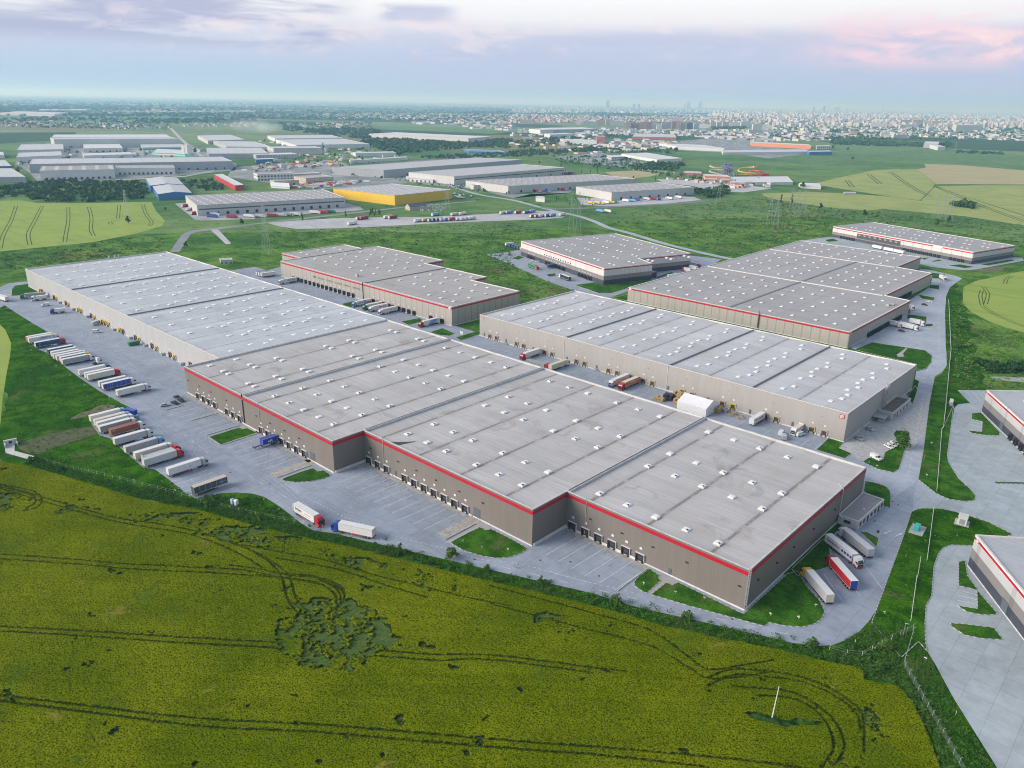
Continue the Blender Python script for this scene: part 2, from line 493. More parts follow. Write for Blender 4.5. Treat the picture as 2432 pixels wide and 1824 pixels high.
# -------- ground: one sheet in rings out past the horizon, cut into a patchwork of farmland far away
def mat_ground():
    m, t, b = new_mat('open_country')
    pos = t.new('ShaderNodeNewGeometry').outputs['Position']
    x, y, z = t.sep(pos)
    r = t.math('SQRT', t.math('ADD', t.math('MULTIPLY', x, x), t.math('MULTIPLY', y, y)))
    n1 = t.noise(pos, .0035, 6.0, .6); n2 = t.noise(pos, .03, 6.0, .65); n3 = t.noise(pos, .35, 5.0, .7)
    c = t.mix(t.ss(n1, .36, .64), (.058, .150, .036), (.150, .245, .075))
    k = t.math('ADD', 1.0, t.math('ADD', t.math('MULTIPLY', t.math('SUBTRACT', n2, .5), 1.3), t.math('MULTIPLY', t.math('SUBTRACT', n3, .5), 1.1)))
    k = t.math('MAXIMUM', k, .3)
    c = t.mix(1.0, c, t.xyz(k, k, k), 'MULTIPLY')
    c = t.mix(t.math('MULTIPLY', t.ss(t.noise(pos, .012, 5.0, .65, .4), .57, .68), .55), c, (.15, .13, .06))
    c = t.mix(t.math('MULTIPLY', t.ss(t.noise(pos, .05, 6.0, .72), .55, .66), .65), c, (.015, .045, .014))
    v = t.new('ShaderNodeTexVoronoi'); t.put(v.inputs['Vector'], t.xyz(t.math('MULTIPLY', x, .0011), t.math('MULTIPLY', y, .0016), 0.0)); v.inputs['Scale'].default_value = 1.0
    vr, vg, vb = t.sep(v.outputs['Color'])
    fld = t.mix(vr, (.085, .18, .07), (.21, .29, .13))
    fld = t.mix(t.ss(vg, .78, .80), fld, (.22, .19, .10))
    fld = t.mix(t.ss(vb, .62, .64), fld, (.03, .07, .03))
    fld = t.mix(1.0, fld, t.xyz(k, k, k), 'MULTIPLY')
    c = t.mix(t.ss(r, 1900.0, 3200.0, 0.0, .8), c, fld)
    t.put(b.inputs['Base Color'], c)
    b.inputs['Roughness'].default_value = .95; b.inputs['Specular IOR Level'].default_value = .05
    return m
def build_ground():
    radii = [0, 150, 300, 500, 800, 1200, 1800, 2800, 4500, 7500, 12000, 20000, 34000, 58000, 95000]
    mb = MB(); n = 72
    mb.v.append((0, 0, -.12))
    for rr in radii[1:]:
        for i in range(n):
            a = 2*math.pi*i/n; mb.v.append((rr*math.cos(a), rr*math.sin(a), -.12))
    for i in range(n):
        mb.f.append((0, 1+i, 1+(i+1) % n)); mb.m.append(0)
    for k in range(len(radii)-2):
        a, c = 1+k*n, 1+(k+1)*n
        for i in range(n):
            j = (i+1) % n
            mb.f.append((a+i, c+i, c+j, a+j)); mb.m.append(0)
    structure('ground', mb, mat_ground())
build_ground()

# -------- meadows, verges and distant fields
def sheet(name, pts, z, mat):
    return structure(name, MB().poly(ccw(pts), z), mat)
def ragged(p, st=7.0, amp=4.0):
    rg = random.Random(3)
    return [(x+rg.uniform(-amp, amp), y+rg.uniform(-amp, amp)) for x, y in resample(ccw(p), st, True)]
sheet('meadow', [(-900, 100), (-545, 100), (-440, 60), (-300, 70), (0, 190), (40, 150), (160, 260), (100, 560), (-20, 760), (-60, 900), (-160, 1080), (-420, 1120), (-560, 900), (-640, 640), (-760, 520), (-900, 330)], -.08, WILD)
sheet('verge', ragged([(-560, 128), (-352, 66), (-285, 92), (-215, 119), (-126, 157), (-66, 181), (-20, 172), (30, 150), (60, 260), (-30, 420), (-75, 470), (-140, 700), (-175, 780), (-120, 520), (-90, 300), (-330, 160), (-660, 160), (-760, 150)], 9.0, 3.5), -.05, STRIP)
sheet('bare_earth', ragged(zp(O7, [(1790, 305), (1950, 268), (2060, 260), (2010, 300), (1880, 318)]), 5, 2), -.02, M('earth', (.19, .16, .12), .95, .1, col2=(.10, .12, .05), scale=.35))
sheet('path', zp(O7, [(1915, 1215), (2212, 1222), (2400, 1228), (2400, 1272), (2212, 1265), (1960, 1245)]), -.01, M('old_pad', (.30, .33, .30), .9, var=.2, scale=.3))
sheet('bare_earth', smooth(zp(O2, [(600, 860), (700, 800), (780, 780), (870, 735), (1000, 740), (900, 800), (760, 830)]), 3), -.025, M('earth', (.19, .16, .12), .95, .1, col2=(.10, .12, .05), scale=.35))
sheet('bare_earth', smooth(zp(O2, [(150, 1085), (400, 990), (700, 930), (850, 930), (850, 975), (700, 1030), (420, 1120), (300, 1160)]), 3), -.024, M('earth_grass', (.13, .12, .08), .95, .1, col2=(.06, .10, .03), scale=.3))

def mat_crop(name, a, b2, c3, row=0.0):
    m, t, b = new_mat(name)
    pos = t.new('ShaderNodeNewGeometry').outputs['Position']
    n1 = t.noise(pos, .02, 5.0, .6); n2 = t.noise(pos, 1.6, 3.0, .7)
    x, y, z = t.sep(pos)
    st = t.noise(t.xyz(t.math('MULTIPLY', x, .012), t.math('MULTIPLY', y, .11), 0.0), 1.0, 4.0, .6)
    c = t.mix(t.ss(n1, .35, .65), a, b2)
    c = t.mix(t.math('MULTIPLY', t.ss(st, .5, .7), .55), c, c3)
    k = t.math('ADD', .55, t.math('MULTIPLY', n2, .9))
    c = t.mix(1.0, c, t.xyz(k, k, k), 'MULTIPLY')
    t.put(b.inputs['Base Color'], c); b.inputs['Roughness'].default_value = .9; b.inputs['Specular IOR Level'].default_value = .1
    return m
CROPY = mat_crop('ripening_crop', (.29, .37, .075), (.24, .33, .07), (.17, .27, .06))
CROPP = mat_crop('pale_crop', (.34, .37, .12), (.26, .32, .10), (.16, .24, .08))
CROPB = mat_crop('straw_crop', (.42, .37, .20), (.37, .33, .18), (.27, .29, .13))
SOIL = M('tramline_soil', (.05, .075, .022), .95, .1, var=.4, scale=.5)
def crop(pts, mat, z=-.02):
    o = sheet('crop_field', pts, z, mat)
    return o
F_LEFT = zp(Q6, [(-150, 1015), (0, 1008), (180, 1003), (320, 1027), (700, 1028), (1180, 1018), (1310, 1020), (1345, 1090), (1425, 1180), (1400, 1225), (1180, 1290), (800, 1365), (300, 1415), (-150, 1460)])
crop(F_LEFT, CROPY)
F_RIGHT = zp(O7, [(1690, 440), (1790, 392), (1990, 345), (2230, 300), (2420, 270), (2420, 880), (2230, 840), (2050, 790), (1900, 735), (1760, 660), (1680, 585)])
crop(F_RIGHT, CROPY)
crop(zp(O1, [(-400, 700), (0, 765), (45, 810), (98, 930), (85, 1050), (55, 1200), (22, 1420), (5, 1620), (-400, 1900)]), CROPY, .01)
crop(zp(Q9, [(-60, 945), (350, 930), (700, 945), (1100, 975), (1320, 1010), (1440, 890), (1500, 905), (2400, 1200), (2400, 1250), (1700, 1140), (1000, 1078), (850, 1092), (500, 1062), (300, 1032), (0, 985)]), CROPP, -.03)
crop(zp(Q9, [(380, 862), (640, 800), (900, 745), (1080, 735), (1290, 735), (1440, 860), (1430, 885), (1310, 1005), (1000, 962), (700, 915)]), CROPP, -.032)
crop(zp(Q9, [(1290, 735), (1365, 718), (1350, 687), (1700, 702), (2400, 760), (2400, 868), (1450, 862)]), CROPB, -.031)
crop(zp(Q9, [(1445, 880), (1900, 872), (2400, 876), (2400, 1190), (1500, 902)]), CROPP, -.033)
sheet('crop_field', zp(Q8, [(800, 760), (1050, 745), (1300, 770), (1180, 800), (1000, 815), (880, 800)]), -.03, CROPB)
def field_tracks(lines, o, wd, gap):
    mb = MB()
    for ln in lines:
        pts = smooth(zp(o, ln), 4, False)
        for sgn in (-1, 1):
            q = []
            for i, (x, y) in enumerate(pts):
                a = pts[max(i-1, 0)]; c = pts[min(i+1, len(pts)-1)]
                dx, dy = c[0]-a[0], c[1]-a[1]; l = math.hypot(dx, dy) or 1
                q.append((x-dy/l*gap*sgn, y+dx/l*gap*sgn))
            mb.ribbon(q, wd, -.008)
    structure('field_track', mb, SOIL)
field_tracks([[(140, 1050), (95, 1180), (30, 1300), (0, 1420)], [(365, 1050), (300, 1180), (245, 1290), (260, 1390)], [(590, 1060), (590, 1180), (570, 1290), (560, 1365)],
              [(765, 1060), (790, 1150), (785, 1250), (810, 1312)], [(1030, 1045), (1025, 1100), (1020, 1160)], [(1235, 1040), (1260, 1120), (1310, 1190), (1290, 1225)], [(980, 1185), (950, 1195), (970, 1212)]], Q6, .9, 1.7)
field_tracks([[(2100, 350), (2060, 375), (2050, 415)], [(1850, 600), (1835, 520), (1850, 470)], [(1880, 590), (1900, 500), (1860, 440)], [(1850, 605), (1950, 670), (2100, 740), (2240, 790)]], O7, .7, 1.2)
field_tracks([[(1440, 880), (1700, 990), (1950, 1090), (2230, 1190)], [(870, 780), (970, 860)], [(1060, 760), (1230, 880), (1400, 970)], [(680, 830), (730, 890)]], Q9, 2.2, 3.5)

# -------- paving
front = zp(O1, [(-140, 520), (-40, 462), (60, 415), (150, 402), (240, 395)]) + [(-676, 200), (-376, 200), (-240, 200), (-150, 210), (-90, 215)]
front += zp(O8, [(260, 1490), (500, 1200), (640, 1040), (760, 1090), (985, 885), (840, 745), (850, 545), (1130, 560)])
front += zp(O8, [(1300, 650), (1330, 780), (1290, 905), (1240, 935), (1220, 1000), (1180, 1120), (1120, 1290), (1060, 1450), (990, 1659)])
front += zp(P4, [(1010, 110), (960, 250), (880, 380), (780, 490), (680, 550), (560, 595), (440, 605), (340, 600), (200, 575), (0, 525)])
front += zp(P3, [(1700, 1600), (1400, 1530), (1000, 1440), (700, 1370), (400, 1272), (0, 1180)])
front += zp(P1, [(2212, 1215), (1770, 1110), (1700, 1105), (1600, 1085), (1500, 1020), (1400, 940), (1290, 860), (1190, 800), (1090, 772), (950, 762), (780, 772), (680, 790), (600, 815)])
front += zp(O2, [(1600, 1490), (1450, 1370), (1340, 1292), (1240, 1275), (1080, 1140), (955, 1025), (860, 995), (770, 865), (860, 835), (1070, 790), (1140, 765), (1040, 715)])
front += zp(O1, [(850, 1335), (700, 1235), (560, 1130), (430, 1022), (330, 980), (235, 905), (420, 835), (290, 760), (165, 682), (100, 640), (40, 600), (-140, 700)])
FRONT = front
sheet('yard', front, 0.0, YARD)
sheet('yard', [(-640, 285), (-72, 285), (-76, 392), (-110, 400), (-110, 345), (-640, 349)], .004, YARD)
sheet('yard', zp(O4, [(-150, 330), (-30, 352), (60, 345), (120, 330), (100, 300), (180, 285), (262, 265), (275, 420), (100, 420), (-150, 380)]), .008, YARD)
ER = zp(O7, [(1380, 1659), (1405, 1450), (1440, 1215), (1500, 1180), (1542, 1120), (1535, 900), (1530, 650), (1540, 520), (1570, 450), (1620, 408), (1680, 370), (1620, 345), (1530, 325), (1400, 295), (1310, 282), (1300, 320), (1430, 335), (1395, 445), (1215, 560), (700, 960), (760, 985), (900, 920), (1360, 990), (1415, 1030), (1415, 1090), (1370, 1150), (1280, 1172), (1270, 1240), (1305, 1255), (1255, 1450)])
ER += zp(O8, [(1180, 0), (1130, 560), (850, 545), (830, 600), (1100, 800), (1300, 655), (1395, 0)])
sheet('road', ER, .012, ROADM)
# car park beside the middle hall
sheet('car_park', [(-106, 333), (-90, 328), (-80, 352), (-83, 420), (-92, 440), (-106, 430)], .016, M('car_park_paving', (.40, .40, .395), .8, .2, var=.16, scale=.5))
# right-hand yard of pale concrete
RY = zp(O7, [(1635, 1332), (1880, 1335), (2212, 1335), (2300, 1500)]) + [(-20, 420), (60, 380), (70, 200), (20, 140)]
RY += zp(P4, [(2120, 1800), (1980, 1659), (1800, 1370), (1600, 1050), (1450, 770), (1370, 640), (1355, 560), (1352, 400), (1362, 250), (1410, 0)])
RY += zp(O8, [(1430, 1400), (1470, 1290), (1510, 1240), (1580, 1215), (1770, 1222), (2110, 1125), (1900, 1020), (1650, 940), (1500, 905), (1330, 903), (1250, 930), (1260, 780), (1300, 650), (1450, 770), (1560, 820), (1700, 840), (1780, 830), (1795, 790), (1740, 730), (1640, 640), (1555, 500), (1545, 440), (1560, 330), (1605, 0)])
RY += zp(O7, [(1592, 1600), (1610, 1490), (1640, 1455), (1745, 1445)])
sheet('yard', RY, .008, PALE)
# yards round the two banded halls
B3Y = zp(QB, [(30, 385), (60, 402), (170, 440), (375, 520), (480, 560), (540, 600), (780, 690), (860, 720), (1080, 752), (1240, 690), (1640, 640), (1960, 520), (1800, 440), (1440, 590), (1080, 745), (1000, 700), (800, 640), (960, 615), (310, 390), (300, 330)])
sheet('yard', zp(QB, [(20, 380), (100, 412), (375, 530), (540, 610), (780, 692), (900, 730), (1080, 755), (1260, 690), (1560, 640), (1900, 520), (2050, 420), (1790, 390), (1440, 470), (1030, 560), (310, 335), (230, 355), (120, 370)]), .006, YARD)
sheet('yard', zp(O7, [(300, 40), (520, 10), (1100, 60), (1310, 130), (2200, 190), (2212, 215), (1800, 290), (1700, 298), (1560, 285), (1420, 270), (1300, 240)]), .006, PALE)
# far lorry park and country roads
sheet('lorry_park', zp(Q7, [(95, 1198), (350, 1178), (650, 1160), (1050, 1150), (1450, 1148), (1850, 1128), (2212, 1112), (2400, 1092), (2620, 1098), (2690, 1130), (2650, 1152), (2500, 1165), (2212, 1176), (1900, 1187), (1500, 1205), (1100, 1228), (700, 1245), (350, 1250), (200, 1228)]), .006, LOTM)
sheet('road', zp(Q6, [(1468, 1450), (1520, 1370), (1570, 1300), (1640, 1266), (1820, 1244), (2212, 1202)])+zp(Q7, [(350, 1160), (900, 1100), (1240, 1062), (1900, 1005), (1900, 1012), (1240, 1072), (900, 1112), (350, 1172), (0, 1210)])+zp(Q6, [(2000, 1238), (1900, 1254), (1700, 1276), (1645, 1300), (1600, 1370), (1550, 1450)]), .004, mat_paving('old_asphalt', (.24, .25, .27), 9.0, oil=.2))
sheet('path', zp(Q6, [(1820, 1258), (1885, 1254), (1995, 1372), (1985, 1382), (1950, 1380)]), .009, LOTM)
mb = MB().ribbon(smooth(zp(Q8, [(-560, 870), (-300, 950), (0, 1000), (200, 1052), (400, 1102), (600, 1147), (740, 1197), (840, 1242), (1000, 1282), (1300, 1372), (1600, 1447), (1900, 1512)]), 4, False), 9.0, .008)
structure('road', mb, ROADM)
mb = MB().ribbon(smooth(zp(Q8, [(250, 1062), (400, 1075), (700, 1068), (860, 1058), (1200, 1043), (1500, 1025), (1700, 1000)]), 4, False), 14.0, .010)
structure('road', mb, ASPH)
sheet('yard', zp(Q8, [(600, 1040), (920, 1062), (1250, 1040), (1640, 1000), (1575, 975), (1300, 960), (865, 990), (560, 980)]), .005, LOTM)
sheet('yard', zp(Q6, [(1510, 1032), (1560, 1026), (1900, 1020), (2900, 1000)])+zp(Q7, [(900, 1060), (930, 1085), (780, 1100), (0, 1150)])+zp(Q6, [(2200, 1165), (1740, 1178), (1680, 1168), (1560, 1070)]), .005, M('grey_yard', (.34, .35, .37), .85, .2, var=.2, scale=.05))
# storage yards and roads in the industrial belt
BELT = M('belt_paving', (.33, .35, .36), .9, .2, col2=(.17, .20, .17), scale=.02)
sheet('yard', zp(Q7, [(-200, 720), (100, 690), (700, 660), (780, 690), (900, 790), (1330, 830), (1300, 855), (680, 900), (560, 905), (100, 850), (-250, 800)]), .004, BELT)
sheet('yard', zp(Q6, [(150, 600), (140, 690), (250, 760), (330, 850), (1000, 825), (1530, 790), (2030, 745), (2050, 690), (1800, 600), (1650, 520), (450, 520), (450, 600)]), .004, BELT)
sheet('yard', zp(Q7, [(1100, 810), (1350, 790), (1720, 870), (1950, 850), (2250, 950), (2700, 940), (2760, 900), (2700, 870), (2220, 985), (1900, 905), (1680, 890), (1330, 850)]), .005, BELT)
sheet('yard', zp(Q8, [(1250, 820), (1700, 830), (2000, 870), (2250, 900), (2000, 935), (1700, 920), (1570, 880), (1300, 850)]), .004, LOTM)
sheet('yard', zp(Q8, [(350, 630), (760, 590), (980, 640), (1240, 690), (1000, 720), (700, 690)]), .004, BELT)
sheet('yard', zp(Q8, [(1400, 500), (1750, 460), (2250, 500), (2560, 530), (2570, 600), (2212, 640), (1830, 590), (1420, 570)]), .004, BELT)
mb = MB().ribbon(zp(Q6, [(1475, 380), (1560, 470), (1680, 575), (1760, 640)]), 12, .01)
structure('road', mb, M('country_road', (.42, .42, .40), .9))
mb = MB().ribbon(zp(Q7, [(1300, 668), (1750, 638), (2212, 610), (2600, 580), (3000, 560)]), 26, .01)
structure('road', mb, ASPH)
sheet('road', zp(Q6, [(1000, 830), (1230, 820), (1600, 800), (1850, 750), (1850, 742), (1600, 792), (1230, 812), (1000, 822)]), .012, M('country_road', (.42, .42, .40), .9))
# lake in front of the city
lake = M('lake_water', (.30, .36, .42), .08, .5)
sheet('water', zp(Q8, [(1160, 258), (1500, 254), (1900, 264), (2030, 276), (1700, 278), (1400, 268)]), .05, lake)

# -------- raised grass islands with painted kerbs
def island(pts, n=3, z=.13, kerb=True, mat=None, sm=True, closed=True):
    p = ccw(smooth(pts, n) if sm else pts)
    mb = MB().poly(p, z).walls(p, -.05, z)
    o = structure('grass_island', mb, mat or LAWN)
    if kerb:
        q = resample(offset(p, .12), 1.0, True)
        kb = MB(); b = len(kb.v)
        for i in range(len(q)-1):
            a, c = q[i], q[i+1]
            dx, dy = c[0]-a[0], c[1]-a[1]; l = math.hypot(dx, dy)
            if l < .2: continue
            nx, ny = -dy/l*.10, dx/l*.10
            e = .02 if i % 2 else 0.0
            x0, y0, x1, y1 = a[0], a[1], c[0], c[1]
            s = len(kb.v)
            kb.v.extend([(x0+nx, y0+ny, -.02), (x0-nx, y0-ny, -.02), (x1-nx, y1-ny, -.02), (x1+nx, y1+ny, -.02),
                         (x0+nx, y0+ny, z+.03), (x0-nx, y0-ny, z+.03), (x1-nx, y1-ny, z+.03), (x1+nx, y1+ny, z+.03)])
            for f in [(4, 5, 6, 7), (1, 2, 6, 5), (3, 0, 4, 7)]: kb.f.append(tuple(s+k for k in f)); kb.m.append(i % 2)
        k = kb.build('kerb', [KERBW, KERBD] if kerb == 'dash' else [KERBG, KERBG], o)
    return o
def sharp(o_, pts): return zp(o_, pts)
island(sharp(O3, [(352, 1012), (610, 932), (640, 945), (680, 937), (762, 976), (455, 1078)]), sm=False)
island(sharp(O3, [(985, 1388), (1005, 1362), (1250, 1283), (1290, 1313), (1340, 1300), (1405, 1345), (1340, 1372), (1230, 1395), (1100, 1402)]), sm=False, kerb='dash')
island(zp(P2, [(985, 1200), (1100, 1130), (1245, 1068), (1290, 1095), (1330, 1080), (1500, 1165), (1650, 1250), (1590, 1290), (1480, 1325), (1380, 1330), (1250, 1310), (1100, 1265)]), sm=False, kerb='dash')
island(zp(P3, [(880, 1060), (970, 1120), (950, 1140), (980, 1158), (855, 1270), (800, 1240), (755, 1205), (755, 1170), (790, 1130)]), sm=False, kerb='dash')
big_isl = zp(P3, [(900, 1282), (1030, 1180), (1080, 1205), (1130, 1178), (1690, 1452)]) + [(-78.6, 192.4), (-78.2, 222.0)]
big_isl += zp(O8, [(250, 1445)]) + zp(P4, [(330, 90), (440, 210), (470, 270), (485, 310), (460, 370), (400, 415), (300, 440), (150, 430), (0, 400)])
big_isl += zp(P3, [(1880, 1555), (1600, 1480), (1250, 1385)])
island(big_isl, sm=False, kerb='dash')
island([(-78.4, 226), (-75.2, 223.4), (-69.6, 237.0), (-74.5, 247.5), (-78.4, 252)], sm=False, kerb=True)
island(zp(O8, [(790, 1100), (860, 1110), (955, 1160), (935, 1235), (860, 1160)]), sm=False)
island(zp(O8, [(842, 665), (960, 690), (1020, 715), (1050, 750), (1058, 800), (1052, 893), (1000, 880), (985, 830), (830, 755)]), sm=False, kerb='dash')
island(zp(O8, [(525, 295), (660, 325), (610, 380), (720, 428), (660, 468), (420, 395)]), sm=False)
island(zp(O8, [(820, 500), (870, 465), (1000, 480), (1010, 420), (1085, 375), (1110, 300), (1085, 260), (1110, 228), (1200, 235), (1200, 330), (1130, 560), (1080, 590), (950, 560)]), sm=False, kerb='dash')
island(zp(O7, [(750, 985), (900, 922), (1360, 992), (1415, 1040), (1410, 1090), (1365, 1145), (1280, 1165), (1285, 1110)]), 3, sm=False, kerb='dash')
island(zp(O7, [(1205, 680), (1370, 700), (1360, 765), (1300, 755), (1205, 715)]), sm=False)
island(zp(O7, [(1365, 765), (1420, 762), (1422, 780), (1360, 782)]), sm=False)
island(zp(O7, [(1400, 425), (1480, 430), (1475, 465), (1395, 450)]), sm=False)
island(zp(O7, [(1415, 320), (1530, 335), (1520, 375), (1415, 365)]), sm=False)
island(zp(O7, [(1300, 510), (1440, 535), (1430, 560), (1330, 545)]), sm=False)
island(zp(O7, [(1200, 1400), (1270, 1300), (1290, 1330), (1250, 1450)]), sm=False)
# long lawn between the road and the right yard
lawn_r = zp(O7, [(1545, 1000), (1575, 1000), (1560, 1220), (1540, 1450), (1515, 1659)]) + zp(O8, [(1605, 0), (1560, 330), (1545, 440), (1555, 500), (1640, 640), (1740, 730), (1790, 790), (1780, 830), (1700, 840), (1560, 820), (1450, 770), (1300, 650), (1340, 430), (1395, 0)]) + zp(O7, [(1440, 1225), (1500, 1190), (1545, 1120)])
island(lawn_r, sm=False, kerb='dash')
lawn_s = zp(O8, [(1240, 935), (1285, 912), (1340, 902), (1500, 905), (1650, 940), (1900, 1020), (2110, 1125), (1770, 1222), (1580, 1215), (1510, 1240), (1470, 1290), (1430, 1400), (1410, 1659)])
lawn_s += zp(P4, [(1362, 250), (1352, 400), (1355, 560), (1370, 640), (1300, 560), (1150, 700), (900, 400)]) + zp(O8, [(1060, 1450), (1120, 1290), (1180, 1120), (1220, 1000)])
island(lawn_s, sm=False, kerb='dash', z=.11, mat=STRIP)
island(zp(P4, [(1650, 85), (1650, -120), (1700, -130), (1720, 0), (1810, 120), (1800, 118)]), sm=False, kerb='dash')
island(zp(P4, [(1815, 290), (1808, 130), (1980, 328), (1900, 338), (1815, 330), (1720, 310), (1645, 260)]), sm=False, kerb='dash')
island(zp(P4, [(1575, 410), (1700, 420), (1950, 450), (2025, 550), (1850, 540), (1700, 510), (1600, 445)]), sm=False, kerb='dash')
island(zp(O8, [(1765, 80), (1840, 75), (2000, 245), (1995, 270), (1880, 268), (1760, 250), (1735, 230), (1850, 242), (1855, 150), (1760, 130)]), sm=False, kerb='dash')
island(zp(O8, [(1960, 672), (2212, 678), (2212, 690), (1965, 685)]), sm=False, kerb='dash')
island(zp(O4, [(770, 590), (905, 558), (985, 572), (880, 625), (800, 605)]), sm=False)
island(zp(O4, [(1285, 742), (1440, 712), (1480, 735), (1350, 772)]), sm=False)
island(zp(O4, [(1530, 835), (1640, 800), (1745, 845), (1700, 865), (1600, 855)]), sm=False)
island(zp(O4, [(1755, 880), (1960, 820), (1965, 850), (1800, 905)]), sm=False)
island(zp(QB, [(785, 645), (960, 620), (1035, 645), (1440, 597), (1450, 605), (1210, 680), (1090, 715), (990, 715)]), sm=False)
island(zp(QB, [(235, 415), (300, 390), (345, 405), (290, 425)]), sm=False)
island(zp(QB, [(535, 555), (610, 543), (620, 562), (560, 572)]), sm=False)
island(zp(QB, [(1475, 580), (1620, 530), (1640, 540), (1500, 585)]), sm=False)
island(zp(QB, [(1110, 755), (1240, 728), (1240, 780), (1180, 770)]), sm=False)
island(zp(O1, [(100, 520), (105, 460), (130, 432), (250, 415), (290, 450), (330, 478), (290, 505)]), sm=False)
for q in ([(490, 38), (560, 25), (610, 45), (520, 52)], [(1405, 222), (1480, 205), (1500, 215), (1430, 224)], [(1310, 195), (1390, 190), (1350, 208)], [(1560, 258), (1660, 248), (1780, 270), (1700, 280)], [(1840, 250), (2100, 205), (2130, 215), (1900, 258)]):
    island(zp(O7, q), sm=False)

def _in(p, poly):
    c = False; n = len(poly)
    for i in range(n):
        (x0, y0), (x1, y1) = poly[i], poly[(i+1) % n]
        if (y0 > p[1]) != (y1 > p[1]) and p[0] < (x1-x0)*(p[1]-y0)/(y1-y0)+x0: c = not c
    return c
# -------- painted lines
def line_set(segs, wd=.16, z=.02):
    mb = MB()
    for a, c in segs: mb.ribbon([a, c], wd, z)
    return mb
seg = [((x, 140.4), (x, 157.5)) for x in (-352.4, -346.2, -340.1, -327.9, -322.3, -298.3, -292.0, -285.9, -280.1, -274.0, -268.1, -262.1)]
seg += [((x, 155.8), (x+.4, 172.5)) for x in (-236.8, -231.1, -225.6, -219.6, -213.8, -208.1, -202.4, -196.4, -190.7, -185.1)]
seg += [((x, 174.3), (x+.6, 192.2)) for x in (-142.9, -137.3, -131.6, -125.8, -120.0, -114.2)]
seg += [((x, 109), (x+.3, 125)) for x in (-365.5, -358, -350, -343, -336, -328, -318, -310, -302, -294.5, -284.5, -281, -277, -273, -268.5, -262.5)]
seg += [((x, 130), (x, 145)) for x in (-530, -505, -493, -460, -445, -420, -398, -388)]
seg += [((x, 322), (x, 340)) for x in range(-575, -380, 6)]
seg += [((x, 322), (x, 334)) for x in (-330, -318, -308, -296, -278, -255, -240, -232, -212, -206, -200, -175, -156, -150, -136, -118, -112)]
seg += [((-157.0, y), (-136, y+1)) for y in range(528, 602, 4)]
seg += [((-105.5, 334+2.6*i), (-98.5, 334+2.6*i)) for i in range(19)]
seg += [((-62.2+.8*i*4, 213.0+1.9*i*4), (-72.5+.8*i*4, 224.0+1.9*i*4)) for i in (0, .9, 1.8, 3.0)]
seg += zip(zp(P4, [(1640, 120), (1640, 165), (1640, 210), (1645, 255)]), zp(P4, [(1805, 165), (1805, 205), (1810, 245), (1812, 288)]))
seg += zip(zp(O8, [(1738, 170), (1740, 195), (1740, 215), (1742, 150)]), zp(O8, [(1850, 205), (1848, 228), (1846, 240), (1852, 175)]))
seg += zip(zp(O7, [(1700, 1338), (1760, 1338), (1820, 1338), (1860, 1350)]), zp(O7, [(1800, 1435), (1840, 1430), (1870, 1410), (1875, 1380)]))
structure('road_marking', line_set(seg), PAINT)
def dashes(pts, on, off, wd=.16, z=.024, sm=True):
    q = resample(smooth(pts, 6, False) if sm else pts, .5)
    mb = MB(); n = int(on/.5); p = int((on+off)/.5)
    for i in range(0, len(q)-n, p): mb.ribbon(q[i:i+n+1], wd, z)
    return mb
mk = dashes(zp(P1, [(1370, 690), (1460, 745), (1560, 800), (1700, 880), (1940, 1000)]), 1.0, 1.0)
for pts, on, off in ((zp(P2, [(0, 950), (200, 1020), (400, 1105), (600, 1165), (800, 1215), (930, 1245), (1100, 1300), (1300, 1350), (1500, 1365), (1700, 1410), (2000, 1490), (2212, 1550)]), 1.2, 1.2),
                     (zp(P3, [(0, 1080), (300, 1160), (600, 1230), (760, 1270)]), 1.2, 1.2),
                     (zp(P3, [(450, 1245), (720, 1305), (980, 1370), (1240, 1430), (1500, 1495), (1880, 1580), (2212, 1650)]), 3, 6),
                     (zp(P2, [(510, 1190), (800, 1270), (1100, 1335), (1600, 1445), (2212, 1600)]), 3, 7),
                     (zp(P1, [(1060, 615), (1180, 690), (1310, 765), (1420, 830)]), 3, 5),
                     (zp(O3, [(60, 945), (160, 1005), (270, 1095), (350, 1160)]), 3, 5),
                     (zp(O7, [(1290, 1640), (1320, 1490), (1345, 1330), (1365, 1200), (1400, 1130), (1480, 1050), (1480, 900), (1470, 700), (1475, 560), (1510, 450)]), 3, 5),
                     (zp(O8, [(1215, 600), (1260, 380), (1300, 180), (1340, 0)]), 3, 5)):
    q = dashes(pts, on, off); b = len(mk.v); mk.v += q.v; mk.f += [tuple(b+i for i in f) for f in q.f]; mk.m += q.m
arrow = MB()
for o_, c_ in ((O8, (1035, 1105)), (O8, (1125, 1130))):
    x, y = zp(o_, [c_])[0]; a = R(75 if c_[0] > 1100 else 255)
    ca, sa = math.cos(a), math.sin(a)
    P = lambda u, v: (x+ca*u-sa*v, y+sa*u+ca*v, .026)
    arrow.face([P(-2, -.12), P(1, -.12), P(1, .12), P(-2, .12)]); arrow.face([P(1, -.5), P(2.6, 0), P(1, .5)])
b = len(mk.v); mk.v += arrow.v; mk.f += [tuple(b+i for i in f) for f in arrow.f]; mk.m += arrow.m
structure('road_marking', mk, PAINT)
